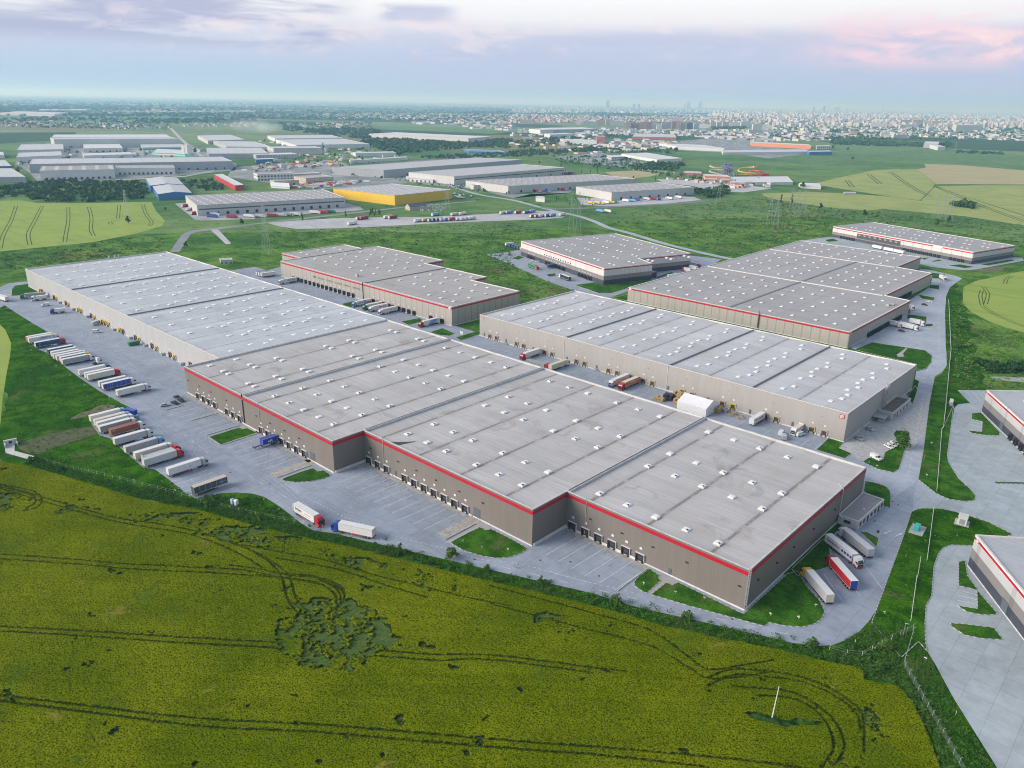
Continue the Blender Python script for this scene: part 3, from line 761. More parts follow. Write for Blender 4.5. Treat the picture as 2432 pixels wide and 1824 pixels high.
# tyre and oil marks where the lorries back in
mb = MB()
for xs, y0, y1 in ((range(-365, -262, 6), 150, 158.6), (range(-243, -182, 6), 164, 174), (range(-148, -116, 6), 184, 192.6)):
    for x in xs:
        for dx in (-1.0, 1.0):
            l = random.uniform(2, 7); yy = random.uniform(y0, y1-l) if random.random() < .4 else y1-l
            mb.ribbon([(x+dx+random.uniform(-.5, .5), yy), (x+dx+random.uniform(-.4, .4), yy+l*.5), (x+dx+random.uniform(-.5, .5), yy+l)], random.uniform(.2, .4), .013)
structure('tyre_mark', mb, M('tyre_black', (.13, .135, .145), .8, .2, col2=(.26, .27, .29), scale=.8))
mb = MB()
k = 0
while k < 150:
    x, y = random.uniform(-640, -70), random.uniform(112, 178)
    a = random.choice((0, 0, 0, 1.57, .5, -.4))+random.uniform(-.12, .12)
    if y > 158 and x > -376 or x > -376 and y < 128 and x > -250: continue
    l = random.uniform(8, 34); cv_ = random.uniform(-.02, .02)
    if x < -376 and y > 150: a = random.uniform(-.15, .15)
    P = [(x+l*t_*math.cos(a+cv_*l*t_*.5), y+l*t_*math.sin(a+cv_*l*t_*.5)) for t_ in (0, .25, .5, .75, 1)]
    k += 1
    if not all(_in(p, FRONT) for p in P): continue
    for o_ in (-.95, .95): mb.ribbon([(p[0]-o_*math.sin(a), p[1]+o_*math.cos(a)) for p in P], random.uniform(.18, .34), .009)
structure('tyre_mark', mb, M('tyre_trace', (.215, .235, .265), .85, .2, col2=(.27, .305, .355), scale=.3))
mb = MB()
for p in zp(P1, [(1240, 690), (900, 590)])+zp(P2, [(1190, 1342), (1758, 1348), (2020, 1362)])+zp(P3, [(620, 1277), (1598, 1492), (1745, 1503), (445, 1120)])+zp(O8, [(1075, 840), (920, 1010), (1125, 870)]):
    mb.tube((p[0], p[1], 0), (p[0], p[1], .02), .42, .42, 10)
structure('manhole_cover', mb, M('cast_iron', (.06, .06, .065), .7))
# aprons beside the docks: lowered ramps and side walls
mb = MB()
for x0, x1, y0, y1 in ((-371, -341.5, 157.2, 159.7), (-338, -318.5, 157.2, 159.7), (-316, -303.6, 156.5, 159.6), (-306, -261, 157.8, 159.8), (-180, -174.6, 157.8, 175.3), (-264, -257.5, 140.6, 159.6)):
    mb.box(x0, x1, y0, y1, -.05, .015)
mb.box(-244.6, -181.5, 172.8, 175.2, -.05, .016); mb.box(-149.4, -113, 191.0, 193.7, -.05, .016)
structure('apron', mb, M('apron_concrete', (.36, .345, .32), .85, .2, var=.2, scale=.5))
mb = MB()
for x0, x1, y0, y1 in ((-317.8, -317.3, 141.0, 157), (-303.2, -302.8, 141, 158.5), (-172.2, -171.8, 157.5, 171.8), (-174.8, -174.4, 157.2, 172), (-338.6, -338.2, 144, 157.5), (-360, -359.6, 141, 150), (-255.6, -255.2, 142, 156), (-258, -257.6, 141, 157), (-113.5, -113.1, 175, 192)):
    mb.box(x0, x1, y0, y1, -.05, .28)
structure('kerb', mb, KERBG)
mb = MB()
for q in (zp(P2, [(925, 1200), (1250, 1015), (1330, 1070), (1290, 1090), (1245, 1066), (985, 1200)]), zp(P3, [(855, 1272), (900, 1282), (1030, 1180), (1080, 1205), (1130, 1178), (1060, 1130), (970, 1120), (950, 1140), (980, 1158)])):
    mb.poly(ccw(q), .02)
structure('path', mb, M('footpath', (.37, .36, .345), .85))
sheet('path', zp(O7, [(1110, 1030), (1140, 1010), (1190, 972), (1205, 975), (1165, 1020), (1178, 1045), (1125, 1048)]), .15, M('footpath', (.37, .36, .345), .85))
# ================================================================== WHEAT FIELD in the foreground
WANG = 40.0
def vnoise(x, y, s, seed):
    r = np.random.default_rng(seed).random((512, 512)).astype(np.float32)
    u, v = x*s+300.3, y*s+170.7
    i, j = np.floor(u).astype(int), np.floor(v).astype(int); fu, fv = u-i, v-j
    fu = fu*fu*(3-2*fu); fv = fv*fv*(3-2*fv)
    i0, i1, j0, j1 = i % 512, (i+1) % 512, j % 512, (j+1) % 512
    return (r[i0, j0]*(1-fu)+r[i1, j0]*fu)*(1-fv)+(r[i0, j1]*(1-fu)+r[i1, j1]*fu)*fv
def fbm(x, y, s, seed, o=4, g=.55):
    t = 0; a = 1; w = 0
    for k in range(o): t = t+a*vnoise(x, y, s*2**k, seed+k); w += a; a *= g
    return t/w
def inside(px, py, poly):
    c = np.zeros(px.shape, bool); n = len(poly)
    for i in range(n):
        x0, y0 = poly[i]; x1, y1 = poly[(i+1) % n]
        if y0 == y1: continue
        k = ((y0 > py) != (y1 > py)) & (px < (x1-x0)*(py-y0)/(y1-y0)+x0)
        c ^= k
    return c
def seg_dist(px, py, pts, reach):
    d = np.full(px.shape, 99.0, np.float32)
    for a, b in zip(pts, pts[1:]):
        lo = np.array([min(a[0], b[0])-reach, min(a[1], b[1])-reach]); hi = np.array([max(a[0], b[0])+reach, max(a[1], b[1])+reach])
        k = np.nonzero((px > lo[0]) & (px < hi[0]) & (py > lo[1]) & (py < hi[1]))[0]
        if not len(k): continue
        vx, vy = b[0]-a[0], b[1]-a[1]; L = vx*vx+vy*vy+1e-9
        t = np.clip(((px[k]-a[0])*vx+(py[k]-a[1])*vy)/L, 0, 1)
        dd = np.hypot(px[k]-a[0]-t*vx, py[k]-a[1]-t*vy)
        d[k] = np.minimum(d[k], dd)
    return d
EDGE = zp(O2, [(-260, 1150), (-100, 1185), (0, 1218), (180, 1248), (360, 1290), (700, 1390), (1000, 1480), (1300, 1570)], .7)
EDGE += zp(P1, [(500, 885), (700, 932), (1050, 1030), (1400, 1120), (1800, 1205), (2212, 1290)], .7)
EDGE += zp(P2, [(300, 1285), (600, 1350), (1000, 1450), (1400, 1545), (1850, 1650)], .7)
EDGE += zp(P3, [(300, 1355), (650, 1440), (1000, 1550), (1300, 1612), (1500, 1659)], .7)
EDGE += zp(P4, [(0, 612), (200, 660), (400, 712), (600, 755), (800, 790), (838, 830), (835, 890), (950, 925), (1110, 940), (1180, 1000), (1250, 1085), (1330, 1230), (1400, 1400), (1450, 1530), (1490, 1659), (1560, 1850)], .7)
FIELD = EDGE + [(-4, 100), (-60, -40), (-260, -90), (-420, 20)]
TRACKS = []
def tr(o, pts): TRACKS.append(smooth(zp(o, pts, .3), 6, False))
tr(P1, [(-1100, 700), (-700, 815), (-420, 900), (-200, 960), (0, 1005), (300, 1045), (600, 1105), (800, 1165), (1000, 1230), (1180, 1330), (1290, 1420), (1350, 1510), (1370, 1600), (1390, 1680)])
tr(P1, [(-1100, 730), (-700, 850), (-420, 930), (-200, 995), (0, 1040), (200, 1072), (500, 1122), (700, 1180), (900, 1262), (1060, 1345), (1180, 1420)])
tr(P1, [(900, 1200), (1100, 1280), (1280, 1380), (1390, 1460), (1430, 1540), (1462, 1670)])
tr(P5, [(605, -5), (640, 80), (660, 170), (690, 245), (760, 320), (850, 350), (950, 345), (1050, 310), (1130, 240), (1162, 185), (1150, 130), (1100, 80), (1000, 40), (880, 10), (700, -10)])
tr(P5, [(680, -5), (715, 110), (750, 210), (820, 285), (900, 312), (1000, 295)])
tr(P5, [(400, -5), (640, 20), (900, 60), (1000, 100), (1060, 150), (1090, 190), (1090, 240)])
tr(P5, [(940, 40), (1060, 95), (1120, 160), (1125, 220)])
tr(P1, [(-1150, 1300), (-300, 1360), (0, 1390), (300, 1400), (620, 1420), (1000, 1440), (1330, 1500)])
tr(P1, [(-1150, 1340), (-300, 1400), (0, 1430), (400, 1450), (800, 1470), (1300, 1505), (1500, 1530), (1700, 1570)])
tr(P1, [(900, 1400), (1200, 1440), (1450, 1490), (1600, 1500), (1750, 1540), (1850, 1600), (1890, 1659)])
tr(P5, [(-1900, 440), (-900, 495), (-400, 530), (0, 550), (200, 565), (620, 585)])
tr(P5, [(-1900, 480), (-900, 540), (-400, 578), (0, 600), (300, 615), (610, 635)])
tr(P5, [(1500, 655), (1800, 680), (2000, 690), (2212, 685), (2500, 700), (2900, 745), (3300, 800), (3600, 835)])
tr(P5, [(1420, 700), (1700, 720), (2000, 740), (2212, 728), (2500, 740), (2900, 790), (3300, 845)])
tr(P5, [(-1900, 1030), (-1000, 1140), (-500, 1200), (0, 1248), (400, 1270), (1000, 1300), (1500, 1340), (2212, 1400), (2800, 1450), (3500, 1500), (4500, 1590), (5200, 1680)])
tr(P5, [(-1900, 1080), (-1000, 1195), (-500, 1260), (0, 1315), (500, 1340), (1000, 1365), (1500, 1410), (2212, 1470), (2800, 1515), (3500, 1570), (4300, 1660)])
tr(P1, [(900, 1200), (1300, 1280), (1700, 1350), (2212, 1500)]+[(2212+x*1.0, 1480+y) for x, y in ((300, 90), (700, 190), (1100, 270))])
tr(P1, [(1300, 1340), (1800, 1430), (2212, 1560), (2600, 1680)])
for dy in (0, 48):
    TRACKS.append(smooth(dsp([(1060, 1268+dy*.8), (1250, 1318+dy*.8), (1400, 1362+dy*.7), (1480, 1415+dy*.5), (1530, 1448+dy*.4), (1600, 1440+dy*.5), (1670, 1428+dy*.5)], .3), 6, False))
tr(P4, [(-500, 880), (-300, 815), (0, 832), (200, 862), (400, 920), (600, 1010), (750, 1120), (810, 1180), (830, 1300), (832, 1540)])
tr(P4, [(-520, 960), (-300, 865), (0, 882), (200, 905), (400, 960), (550, 1030), (650, 1090), (740, 1165), (790, 1240), (800, 1330)])
tr(P4, [(-300, 960), (0, 985), (150, 1000), (300, 1050), (450, 1140), (560, 1240), (630, 1350), (660, 1480), (620, 1590), (560, 1640)])
tr(P4, [(-100, 1040), (200, 1065), (400, 1160), (500, 1270), (550, 1370), (570, 1480), (530, 1580), (460, 1659)])
tr(O2, [(0, 1425), (200, 1465), (320, 1500), (365, 1560), (330, 1620), (200, 1660)])
tr(O2, [(0, 1450), (180, 1490), (290, 1530), (310, 1580), (230, 1640)])
LODGED = [(zp(P5, [(750, 180), (1080, 200), (1200, 260), (1350, 300), (1520, 370), (1640, 520), (1400, 720), (1250, 800), (860, 790), (620, 640), (500, 520), (520, 420), (700, 340)]), .46),
          (zp(P1, [(250, 930), (700, 985), (1000, 1045), (1250, 1120), (1480, 1230), (1350, 1290), (1100, 1240), (850, 1170), (500, 1080), (100, 1000)]), .47),
          (zp(P1, [(1500, 1200), (1800, 1290), (2212, 1400), (2500, 1490), (2700, 1560), (2400, 1560), (2000, 1430), (1600, 1300)]), .53),
          (zp(P2, [(0, 1290), (300, 1330), (700, 1440), (1100, 1580), (1300, 1659), (900, 1659), (500, 1530), (0, 1420)]), .56),
          (zp(P3, [(-100, 1400), (300, 1480), (600, 1560), (760, 1640), (700, 1700), (200, 1690), (-100, 1560)]), .55),
          (zp(P4, [(680, 1140), (900, 1180), (960, 1300), (1000, 1500), (820, 1680), (640, 1680), (690, 1400)]), .50),
          (zp(P4, [(450, 920), (700, 960), (730, 1040), (600, 1020), (480, 980)]), .5),
          (zp(O2, [(-200, 1470), (0, 1470), (120, 1550), (420, 1590), (900, 1660), (700, 1690), (200, 1640), (-200, 1660)]), .52),
          (zp(P1, [(600, 1280), (800, 1300), (980, 1350), (850, 1390), (640, 1340)]), .55),
          (zp(P1, [(340, 1280), (510, 1290), (500, 1330), (350, 1320)]), .55),
          (zp(P1, [(640, 1410), (1000, 1430), (1250, 1480), (1100, 1500), (650, 1450)]), .56),
          (zp(P1, [(700, 1550), (1060, 1560), (1080, 1620), (720, 1610)]), .56),
          (zp(P5, [(200, 130), (760, 160), (800, 330), (450, 320), (500, 220)]), .60),
          (zp(P5, [(1240, 120), (1480, 130), (1480, 190), (1260, 190)]), .57)]
PATCHPOLE = zp(P4, [(-190, 1215), (0, 1225), (200, 1250), (500, 1300), (250, 1318), (-10, 1295), (-170, 1260)])
WDX, WDY = math.cos(R(WANG)), math.sin(R(WANG))
def wheat_material():
    m, t, b = new_mat('wheat')
    ge = t.new('ShaderNodeNewGeometry')
    pos = ge.outputs['Position']
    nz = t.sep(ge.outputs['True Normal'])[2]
    lodge = t.new('ShaderNodeAttribute', attribute_name='lodge').outputs['Fac']
    soil = t.new('ShaderNodeAttribute', attribute_name='soil').outputs['Fac']
    weed = t.new('ShaderNodeAttribute', attribute_name='weed').outputs['Fac']
    x, y, z = t.sep(pos)
    fine = t.noise(pos, 2.3, 3.0, .75)
    mid = t.noise(pos, .33, 4.0, .65)
    big = t.noise(pos, .028, 5.0, .6)
    rows = t.noise(t.xyz(t.math('ADD', t.math('MULTIPLY', x, .03), t.math('MULTIPLY', y, -.015)), t.math('ADD', t.math('MULTIPLY', y, .9), t.math('MULTIPLY', x, .35)), 0.0), 1.0, 3.0, .6)
    ears = t.mix(t.ss(big, .36, .64), (.118, .160, .001), (.190, .222, .004))
    stalk = (.018, .034, .001)
    c = t.mix(t.ss(fine, .34, .60), stalk, ears)
    k = t.math('ADD', .70, t.math('ADD', t.math('MULTIPLY', mid, .32), t.math('MULTIPLY', rows, .28)))
    bu = t.math('ADD', t.math('MULTIPLY', x, WDX), t.math('MULTIPLY', y, WDY)); bv = t.math('SUBTRACT', t.math('MULTIPLY', y, WDX), t.math('MULTIPLY', x, WDY))
    band = t.noise(t.xyz(t.math('MULTIPLY', bu, .02), t.math('MULTIPLY', bv, .42), 3.0), 1.0, 5.0, .65)
    k = t.math('MULTIPLY', k, t.math('ADD', .70, t.math('MULTIPLY', band, .60)))
    c = t.mix(1.0, c, t.xyz(k, k, k), 'MULTIPLY')
    tan = t.ss(t.noise(pos, .075, 5.0, .65, .5), .64, .74)
    c = t.mix(t.math('MULTIPLY', tan, .5), c, (.30, .22, .07))
    grn = t.ss(t.noise(pos, .05, 5.0, .65), .58, .72)
    c = t.mix(t.math('MULTIPLY', grn, .5), c, (.055, .11, .012))
    sw = t.noise(t.xyz(t.math('MULTIPLY', x, 1.6), t.math('MULTIPLY', y, .5), 1.0), 1.0, 5.0, .7, 1.6)
    lo = t.mix(t.ss(sw, .30, .66), (.032, .076, .012), (.110, .155, .045))
    c = t.mix(lodge, c, lo)
    c = t.mix(weed, c, t.mix(t.ss(mid, .4, .6), (.012, .04, .008), (.04, .095, .02)))
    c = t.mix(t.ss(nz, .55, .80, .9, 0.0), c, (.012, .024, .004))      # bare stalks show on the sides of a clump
    c = t.mix(soil, c, (.016, .026, .007))
    t.put(b.inputs['Base Color'], c)
    b.inputs['Roughness'].default_value = .95; b.inputs['Specular IOR Level'].default_value = .0
    return m
def build_wheat():
    st = .32
    xs = np.arange(-360, 0, st); ys = np.arange(5, 196, st)
    X, Y = np.meshgrid(xs, ys, indexing='ij'); sh = X.shape
    px, py = X.ravel(), Y.ravel()
    near = inside(px, py, FIELD)
    # leave out what lies well below the bottom of the picture
    fx = px*_F.x+py*_F.y-CAM_H*_F.z; dv = px*CAM_D.x+py*CAM_D.y-CAM_H*CAM_D.z; rt = px*CAM_R.x+py*CAM_R.y-CAM_H*CAM_R.z
    vis = (fx > 10) & (CY+FPX*dv/np.maximum(fx, 1) < 1824+190) & (np.abs(rt/np.maximum(fx, 1)*FPX) < 1216+230)
    keep = near & vis
    idx = np.full(px.shape, -1); idx[keep] = np.arange(keep.sum())
    x, y = px[keep], py[keep]
    d = np.full(x.shape, 99.0, np.float32)
    for trk in TRACKS: d = np.minimum(d, seg_dist(x, y, trk, 1.5))
    track = np.clip((.33-d-(vnoise(x, y, .9, 5)-.5)*.22)/.2, 0, 1)
    n1 = fbm(x, y, .16, 21, 4, .6); n2 = fbm(x, y, .55, 31, 3, .6); n3 = fbm(x, y, 1.1, 91, 2, .6)
    lodge = np.zeros(x.shape, np.float32)
    for poly, thr in LODGED:
        cx_ = sum(p[0] for p in poly)/len(poly); cy_ = sum(p[1] for p in poly)/len(poly)
        wx = x+(fbm(x, y, .12, 41, 3)-.5)*9; wy = y+(fbm(x, y, .12, 51, 3)-.5)*9
        k = inside(wx, wy, poly)
        lodge = np.maximum(lodge, k*np.clip((.45*n1+.33*n2+.22*n3-thr)/.075, 0, 1))
    extra = np.clip((fbm(x, y, .22, 61, 4, .6)-.775)/.02, 0, 1)*(fbm(x, y, .03, 71, 2) > .52)
    lodge = np.maximum(lodge, extra)
    wob = fbm(x, y, .35, 81, 3)
    weed = inside(x+(wob-.5)*3, y+(vnoise(x, y, .3, 85)-.5)*3, PATCHPOLE).astype(np.float32)
    z = .80+(np.random.default_rng(3).random(x.shape)-.5)*.20+(n1-.5)*.25
    z = z*(1-lodge)+lodge*(.16+(n2-.5)*.22)
    z = z*(1-track)+track*.38
    z = z*(1-weed)+weed*(.55+(n2-.5)*1.3)
    me = bpy.data.meshes.new('wheat_field')
    I = idx.reshape(sh)
    q = np.stack([I[:-1, :-1], I[1:, :-1], I[1:, 1:], I[:-1, 1:]], -1).reshape(-1, 4)
    q = q[(q >= 0).all(1)]
    jx = (np.random.default_rng(4).random(x.shape)-.5)*st*.6; jy = (np.random.default_rng(5).random(x.shape)-.5)*st*.6
    co = np.stack([x+jx, y+jy, z], 1).astype(np.float32)
    me.vertices.add(len(co)); me.vertices.foreach_set('co', co.ravel())
    me.loops.add(q.size); me.loops.foreach_set('vertex_index', q.ravel().astype(np.int32))
    me.polygons.add(len(q)); me.polygons.foreach_set('loop_start', np.arange(0, q.size, 4, dtype=np.int32))
    try: me.polygons.foreach_set('loop_total', np.full(len(q), 4, np.int32))
    except Exception: pass
    for nm, a in (('lodge', lodge), ('soil', track*.72), ('weed', weed)):
        at = me.attributes.new(nm, 'FLOAT', 'POINT'); at.data.foreach_set('value', a.astype(np.float32))
    me.materials.append(wheat_material())
    me.update(calc_edges=True); me.validate()
    o = link('wheat_field', me); o['kind'] = 'structure'
    sheet('wheat_field', FIELD, .02, me.materials[0])
build_wheat()
# ================================================================== THE LOGISTICS PARK
TAUPE = mat_wall('taupe_cladding', (.185, .168, .152), 1.0, .84)
BEIGE = mat_wall('beige_cladding', (.36, .345, .33), 1.1, .9)
BEIGE8 = mat_wall('beige_panel_cladding', (.37, .345, .315), 6.1, .70)
IVORY = mat_wall('ivory_cladding', (.40, .405, .41), 1.2, .94)
BAND3 = mat_wall('banded_cladding', (.055, .062, .085), 5.5, .80, [(4.0, (.23, .215, .20)), (7.6, (.58, .575, .57))])
BAND5 = mat_wall('banded_cladding_far', (.065, .07, .09), 6.5, .80, [(3.2, (.22, .205, .19)), (6.2, (.56, .555, .55))])
BAND6 = mat_wall('banded_cladding_side', (.05, .058, .08), 5.5, .82, [(3.6, (.20, .195, .19)), (7.0, (.42, .43, .44)), (10.3, (.70, .70, .70))])
RED = M('red_stripe_paint', (.42, .006, .026), .5, .4, var=.06, scale=.3)
REDL = M('red_sign_paint', (.55, .05, .06), .5)
CAP = M('parapet_cap', (.50, .50, .50), .5, .4, var=.1, scale=.4)
CAPL = M('pale_parapet_cap', (.60, .585, .55), .5, .4, var=.1, scale=.4)
PLINTH = M('white_plinth', (.60, .59, .575), .8, .2, var=.12, scale=.7)
SEAL = M('dock_seal_rubber', (.022, .023, .027), .7)
DOOR = M('dock_door_grey', (.05, .055, .068), .5)
DOORB = M('roller_door_blue_grey', (.10, .12, .15), .5)
TRIM = M('white_trim', (.62, .62, .63), .6)
ORANGE = M('dock_orange_frame', (.45, .20, .03), .6)
YELLOW = M('dock_yellow_frame', (.60, .42, .03), .6)
BROWN = M('dock_brown_frame', (.13, .09, .06), .6)
TANF = M('dock_tan_frame', (.40, .33, .22), .6)
GLASS = M('window_glass', (.03, .04, .055), .12, .6)
DARK = M('dark_metal', (.04, .042, .047), .6)
STEEL = M('galvanised_steel', (.42, .44, .46), .45, .5, metal=.4)
SKYW = M('skylight_dome', (.74, .75, .76), .4, .4)
SKYC = M('skylight_curb', (.55, .55, .55), .6)
ROOF_M = mat_roof('grey_membrane', (.445, .435, .428), -282.0, 23.6, 1.05, streak=.16, valley=.9, stain=.4)
ROOF_H = mat_roof('silver_membrane', (.475, .50, .525), -662.0, 24.1, 1.2, dirt=(.20, .17, .15), streak=.09, patch=(.78, .80, .84), valley=.8)
ROOF_12 = mat_roof('pale_membrane', (.48, .485, .50), -320.5, 23.85, .9, dirt=(.20, .17, .15), streak=.16, valley=.9)
ROOF_8 = mat_roof('worn_membrane', (.355, .345, .345), -236.0, 24.0, 2.1, streak=.13, stain=.22, valley=.25)
ROOF_2 = mat_roof('worn_membrane_two', (.375, .36, .345), -420.0, 30.0, 2.1, streak=.13, stain=.28, valley=.25, along='y')
ROOF_3 = mat_roof('grey_roof_three', (.33, .325, .325), 0.0, 40.0, 2.2, streak=.10, stain=.25, valley=.1)
ROOF_7 = mat_roof('clean_membrane', (.40, .42, .44), 0.0, 60.0, 1.4, streak=.06, valley=.1)

def sky_mesh(name, lx, ly, vent=False):
    mb = MB().box(-lx/2, lx/2, -ly/2, ly/2, -.9, .12, 1, bottom=False).frustum(-lx/2+.06, lx/2-.06, -ly/2+.06, ly/2-.06, .12, .34, .4, 0)
    if vent: mb.box(lx*.12, lx*.36, -ly*.30, -ly*.1, .3, .55, 2)
    return mb.mesh(name, [SKYW, SKYC, DARK])
SKY_M = sky_mesh('skylight_mesh', 2.4, 2.8)
SKY_MV = sky_mesh('skylight_vent_mesh', 2.4, 2.8, True)
SKY_B = sky_mesh('skylight_small_mesh', 2.3, 3.2)
SKY_8 = sky_mesh('skylight_square_mesh', 2.3, 3.0)
SKY_H = sky_mesh('skylight_wide_mesh', 2.7, 3.2)

class Bld:
    """one building: an Empty in the middle of its footprint, every part a child in park coordinates"""
    def __init__(s, name, label, cat, poly, group=None):
        s.poly = ccw(poly)
        s.cx = sum(p[0] for p in poly)/len(poly); s.cy = sum(p[1] for p in poly)/len(poly)
        s.e = empty(name, (s.cx, s.cy, 0), 0, label, cat, group)
    def part(s, name, mb, mats, parent=None):
        return mb.build(name, mats, parent or s.e, (0, 0, 0) if parent else (-s.cx, -s.cy, 0))
    def put(s, name, me, x, y, z=0.0, rz=0.0):
        return link(name, me, s.e, (x-s.cx, y-s.cy, z), rz)
    def shell(s, H, wall, roofm, rects=None, xs=None, dz=.35, drop=.55, cap=CAP, capw=.55, stripe=None, plinth=None, pmat=None):
        p = s.poly
        s.part('wall', MB().walls(p, 0.0, H-.02), wall)
        rb = MB()
        if rects:
            for x0, x1, y0, y1 in rects:
                cols = sorted({x0, x1, *[v for v in (xs or []) if x0+.5 < v < x1-.5]})
                zz = lambda v: H-drop-(dz if (xs and v in xs and (sorted(xs).index(v) % 2 == 0)) else 0.0)
                for a, c in zip(cols, cols[1:]):
                    rb.face([(a, y0, zz(a)), (c, y0, zz(c)), (c, y1, zz(c)), (a, y1, zz(a))])
        else: rb.poly(p, H-drop)
        s.roof = s.part('roof', rb, roofm)
        o, i = offset(p, .05), offset(p, -capw)
        cb = MB(); n = len(p)
        for k in range(n):
            j = (k+1) % n
            cb.face([(*o[k], H), (*o[j], H), (*i[j], H), (*i[k], H)])
            cb.face([(*i[k], H), (*i[j], H), (*i[j], H-drop-.6), (*i[k], H-drop-.6)])
            cb.face([(*o[k], H-.22), (*o[j], H-.22), (*o[j], H), (*o[k], H)])
        s.part('parapet', cb, cap)
        if stripe:
            z0, z1 = stripe; q = offset(p, .06)
            sb = MB().walls(q, z0, z1)
            for k in range(n):
                j = (k+1) % n
                sb.face([(*p[k], z1), (*p[j], z1), (*q[j], z1), (*q[k], z1)][::-1])
            s.part('stripe', sb, RED)
        if plinth:
            q = offset(p, .22); h = plinth
            pb = MB().walls(q, -.1, h)
            for k in range(n):
                j = (k+1) % n
                pb.face([(*q[k], h), (*q[j], h), (*p[j], h), (*p[k], h)])
            s.part('plinth', pb, pmat or PLINTH)
    def skylights(s, spots, z, me, limit=100):
        spots = sorted(spots, key=lambda q: q[0]**2+q[1]**2)
        for q in spots[:limit]: s.put('skylight', q[2] if len(q) > 2 else me, q[0], q[1], z)
        if len(spots) > limit:
            mb = MB(); src = [tuple(v.co) for v in me.vertices]
            for q in spots[limit:]:
                b = len(mb.v); mb.v += [(v[0]+q[0], v[1]+q[1], v[2]+z) for v in src]
                for pl in me.polygons: mb.f.append(tuple(b+k for k in pl.vertices)); mb.m.append(pl.material_index)
            o = s.part('skylight', mb, list(me.materials)); o['kind'] = 'stuff'

def dock_meshes(key, frame, door, w=3.4, z0=.1, z1=3.15, dep=.55, trim=TRIM, ramp=None):
    a = MB()
    a.box(-w/2, -w/2+.5, -dep, -.003, z0+.35, z1); a.box(w/2-.5, w/2, -dep, -.003, z0+.35, z1); a.box(-w/2+.5, w/2-.5, -dep, -.003, z1-.6, z1)
    a.box(-w/2+.35, -w/2+.75, -dep-.25, -.003, z0, z0+.85, 1); a.box(w/2-.75, w/2-.35, -dep-.25, -.003, z0, z0+.85, 1)
    if trim:
        a.box(-w/2-.12, w/2+.12, -dep-.05, -.003, z1, z1+.14, 2); a.box(w/2, w/2+.12, -dep-.05, -.003, z0+.5, z1, 2)
    d = MB().box(-w/2+.5, w/2-.5, -.16, -.004, z0+.75, z1-.6, 0).box(-w/2+.75, w/2-.75, -.5, -.004, z0+.35, z0+.72, 1)
    return a.mesh(key+'_seal', [frame, DARK, trim or frame]), d.mesh(key+'_door', [door, ramp or DARK])
DOCK_M = dock_meshes('dock', SEAL, DOOR)
DOCK_12 = dock_meshes('dock_tan', TANF, DOOR, 3.3, .2, 3.5, .35, None, ORANGE)
DOCK_12Y = dock_meshes('dock_yellow', YELLOW, DOOR, 3.3, .2, 3.5, .35, None, ORANGE)
DOCK_HO = dock_meshes('dock_orange', YELLOW, BROWN, 3.3, .2, 3.5, .5, None, BROWN)
DOCK_HB = dock_meshes('dock_brown', BROWN, DOOR, 3.3, .2, 3.5, .5, None, DARK)
DOCK_8 = dock_meshes('dock_deep', SEAL, DOOR, 2.7, .1, 3.2, .9, None)
SIGN_MESH = MB().box(-.5, .5, -.08, -.003, -.42, .42).mesh('dock_sign_mesh', [TRIM])
LAMP_MESH = MB().box(-.45, .45, -.5, -.003, -.12, .12).mesh('wall_lamp_mesh', [DARK])
ROLL_MESH = MB().box(-1.75, 1.75, -.12, -.003, .05, 4.1).mesh('roller_door_mesh', [DOORB])
PERS_MESH = MB().box(-.55, .55, -.12, -.003, .1, 2.3).mesh('side_door_mesh', [DOORB])
def docks(b, xs, wall, face, meshes, sign_z=5.0, sign=True, bump=None):
    """face 'y': wall looks towards -Y at y=wall; face 'x': wall looks towards +X at x=wall"""
    for k, u in enumerate(xs):
        ms = meshes[k % len(meshes)] if isinstance(meshes, list) else meshes
        x, y, rz = (u, wall, 0.0) if face == 'y' else (wall, u, math.pi/2)
        d = b.put('loading_dock', ms[0], x, y, 0, rz)
        link('dock_door', ms[1], d)
        if sign: link('number_sign', SIGN_MESH, d, (0, 0, sign_z))
        if bump and k in bump[1]: link('bumper_block', bump[0], d)
def on_wall(b, name, me, us, wall, face, z):
    for u in us:
        x, y, rz = (u, wall, 0.0) if face == 'y' else (wall, u, math.pi/2)
        b.put(name, me, x, y, z, rz)
def text_mesh(body, size, mat, ext=.02, bold=0.0):
    cu = bpy.data.curves.new('lettering', 'FONT'); cu.body = body; cu.size = size; cu.extrude = ext; cu.offset = bold
    cu.align_x = 'CENTER'; cu.align_y = 'CENTER'; cu.resolution_u = 2
    o = bpy.data.objects.new('lettering_tmp', cu); COL.objects.link(o)
    bpy.context.view_layer.update()
    me = bpy.data.meshes.new_from_object(o.evaluated_get(bpy.context.evaluated_depsgraph_get()))
    bpy.data.objects.remove(o); bpy.data.curves.remove(cu)
    me.materials.clear(); me.materials.append(mat)
    return me
def put_text(parent, body, size, mat, loc, xdir, normal, name='lettering', bold=0.0, sx=1.0):
    me = text_mesh(body, size, mat, .02, bold)
    X = Vector(xdir).normalized(); N = Vector(normal).normalized(); Y = N.cross(X)
    o = bpy.data.objects.new(name, me); COL.objects.link(o); o.parent = parent
    m = Matrix((X, Y, N)).transposed().to_4x4(); m.translation = Vector(loc)
    o.matrix_local = m @ Matrix.Diagonal((sx, 1, 1, 1))
    return o
WHITE_T = M('white_lettering', (.75, .75, .75), .6)

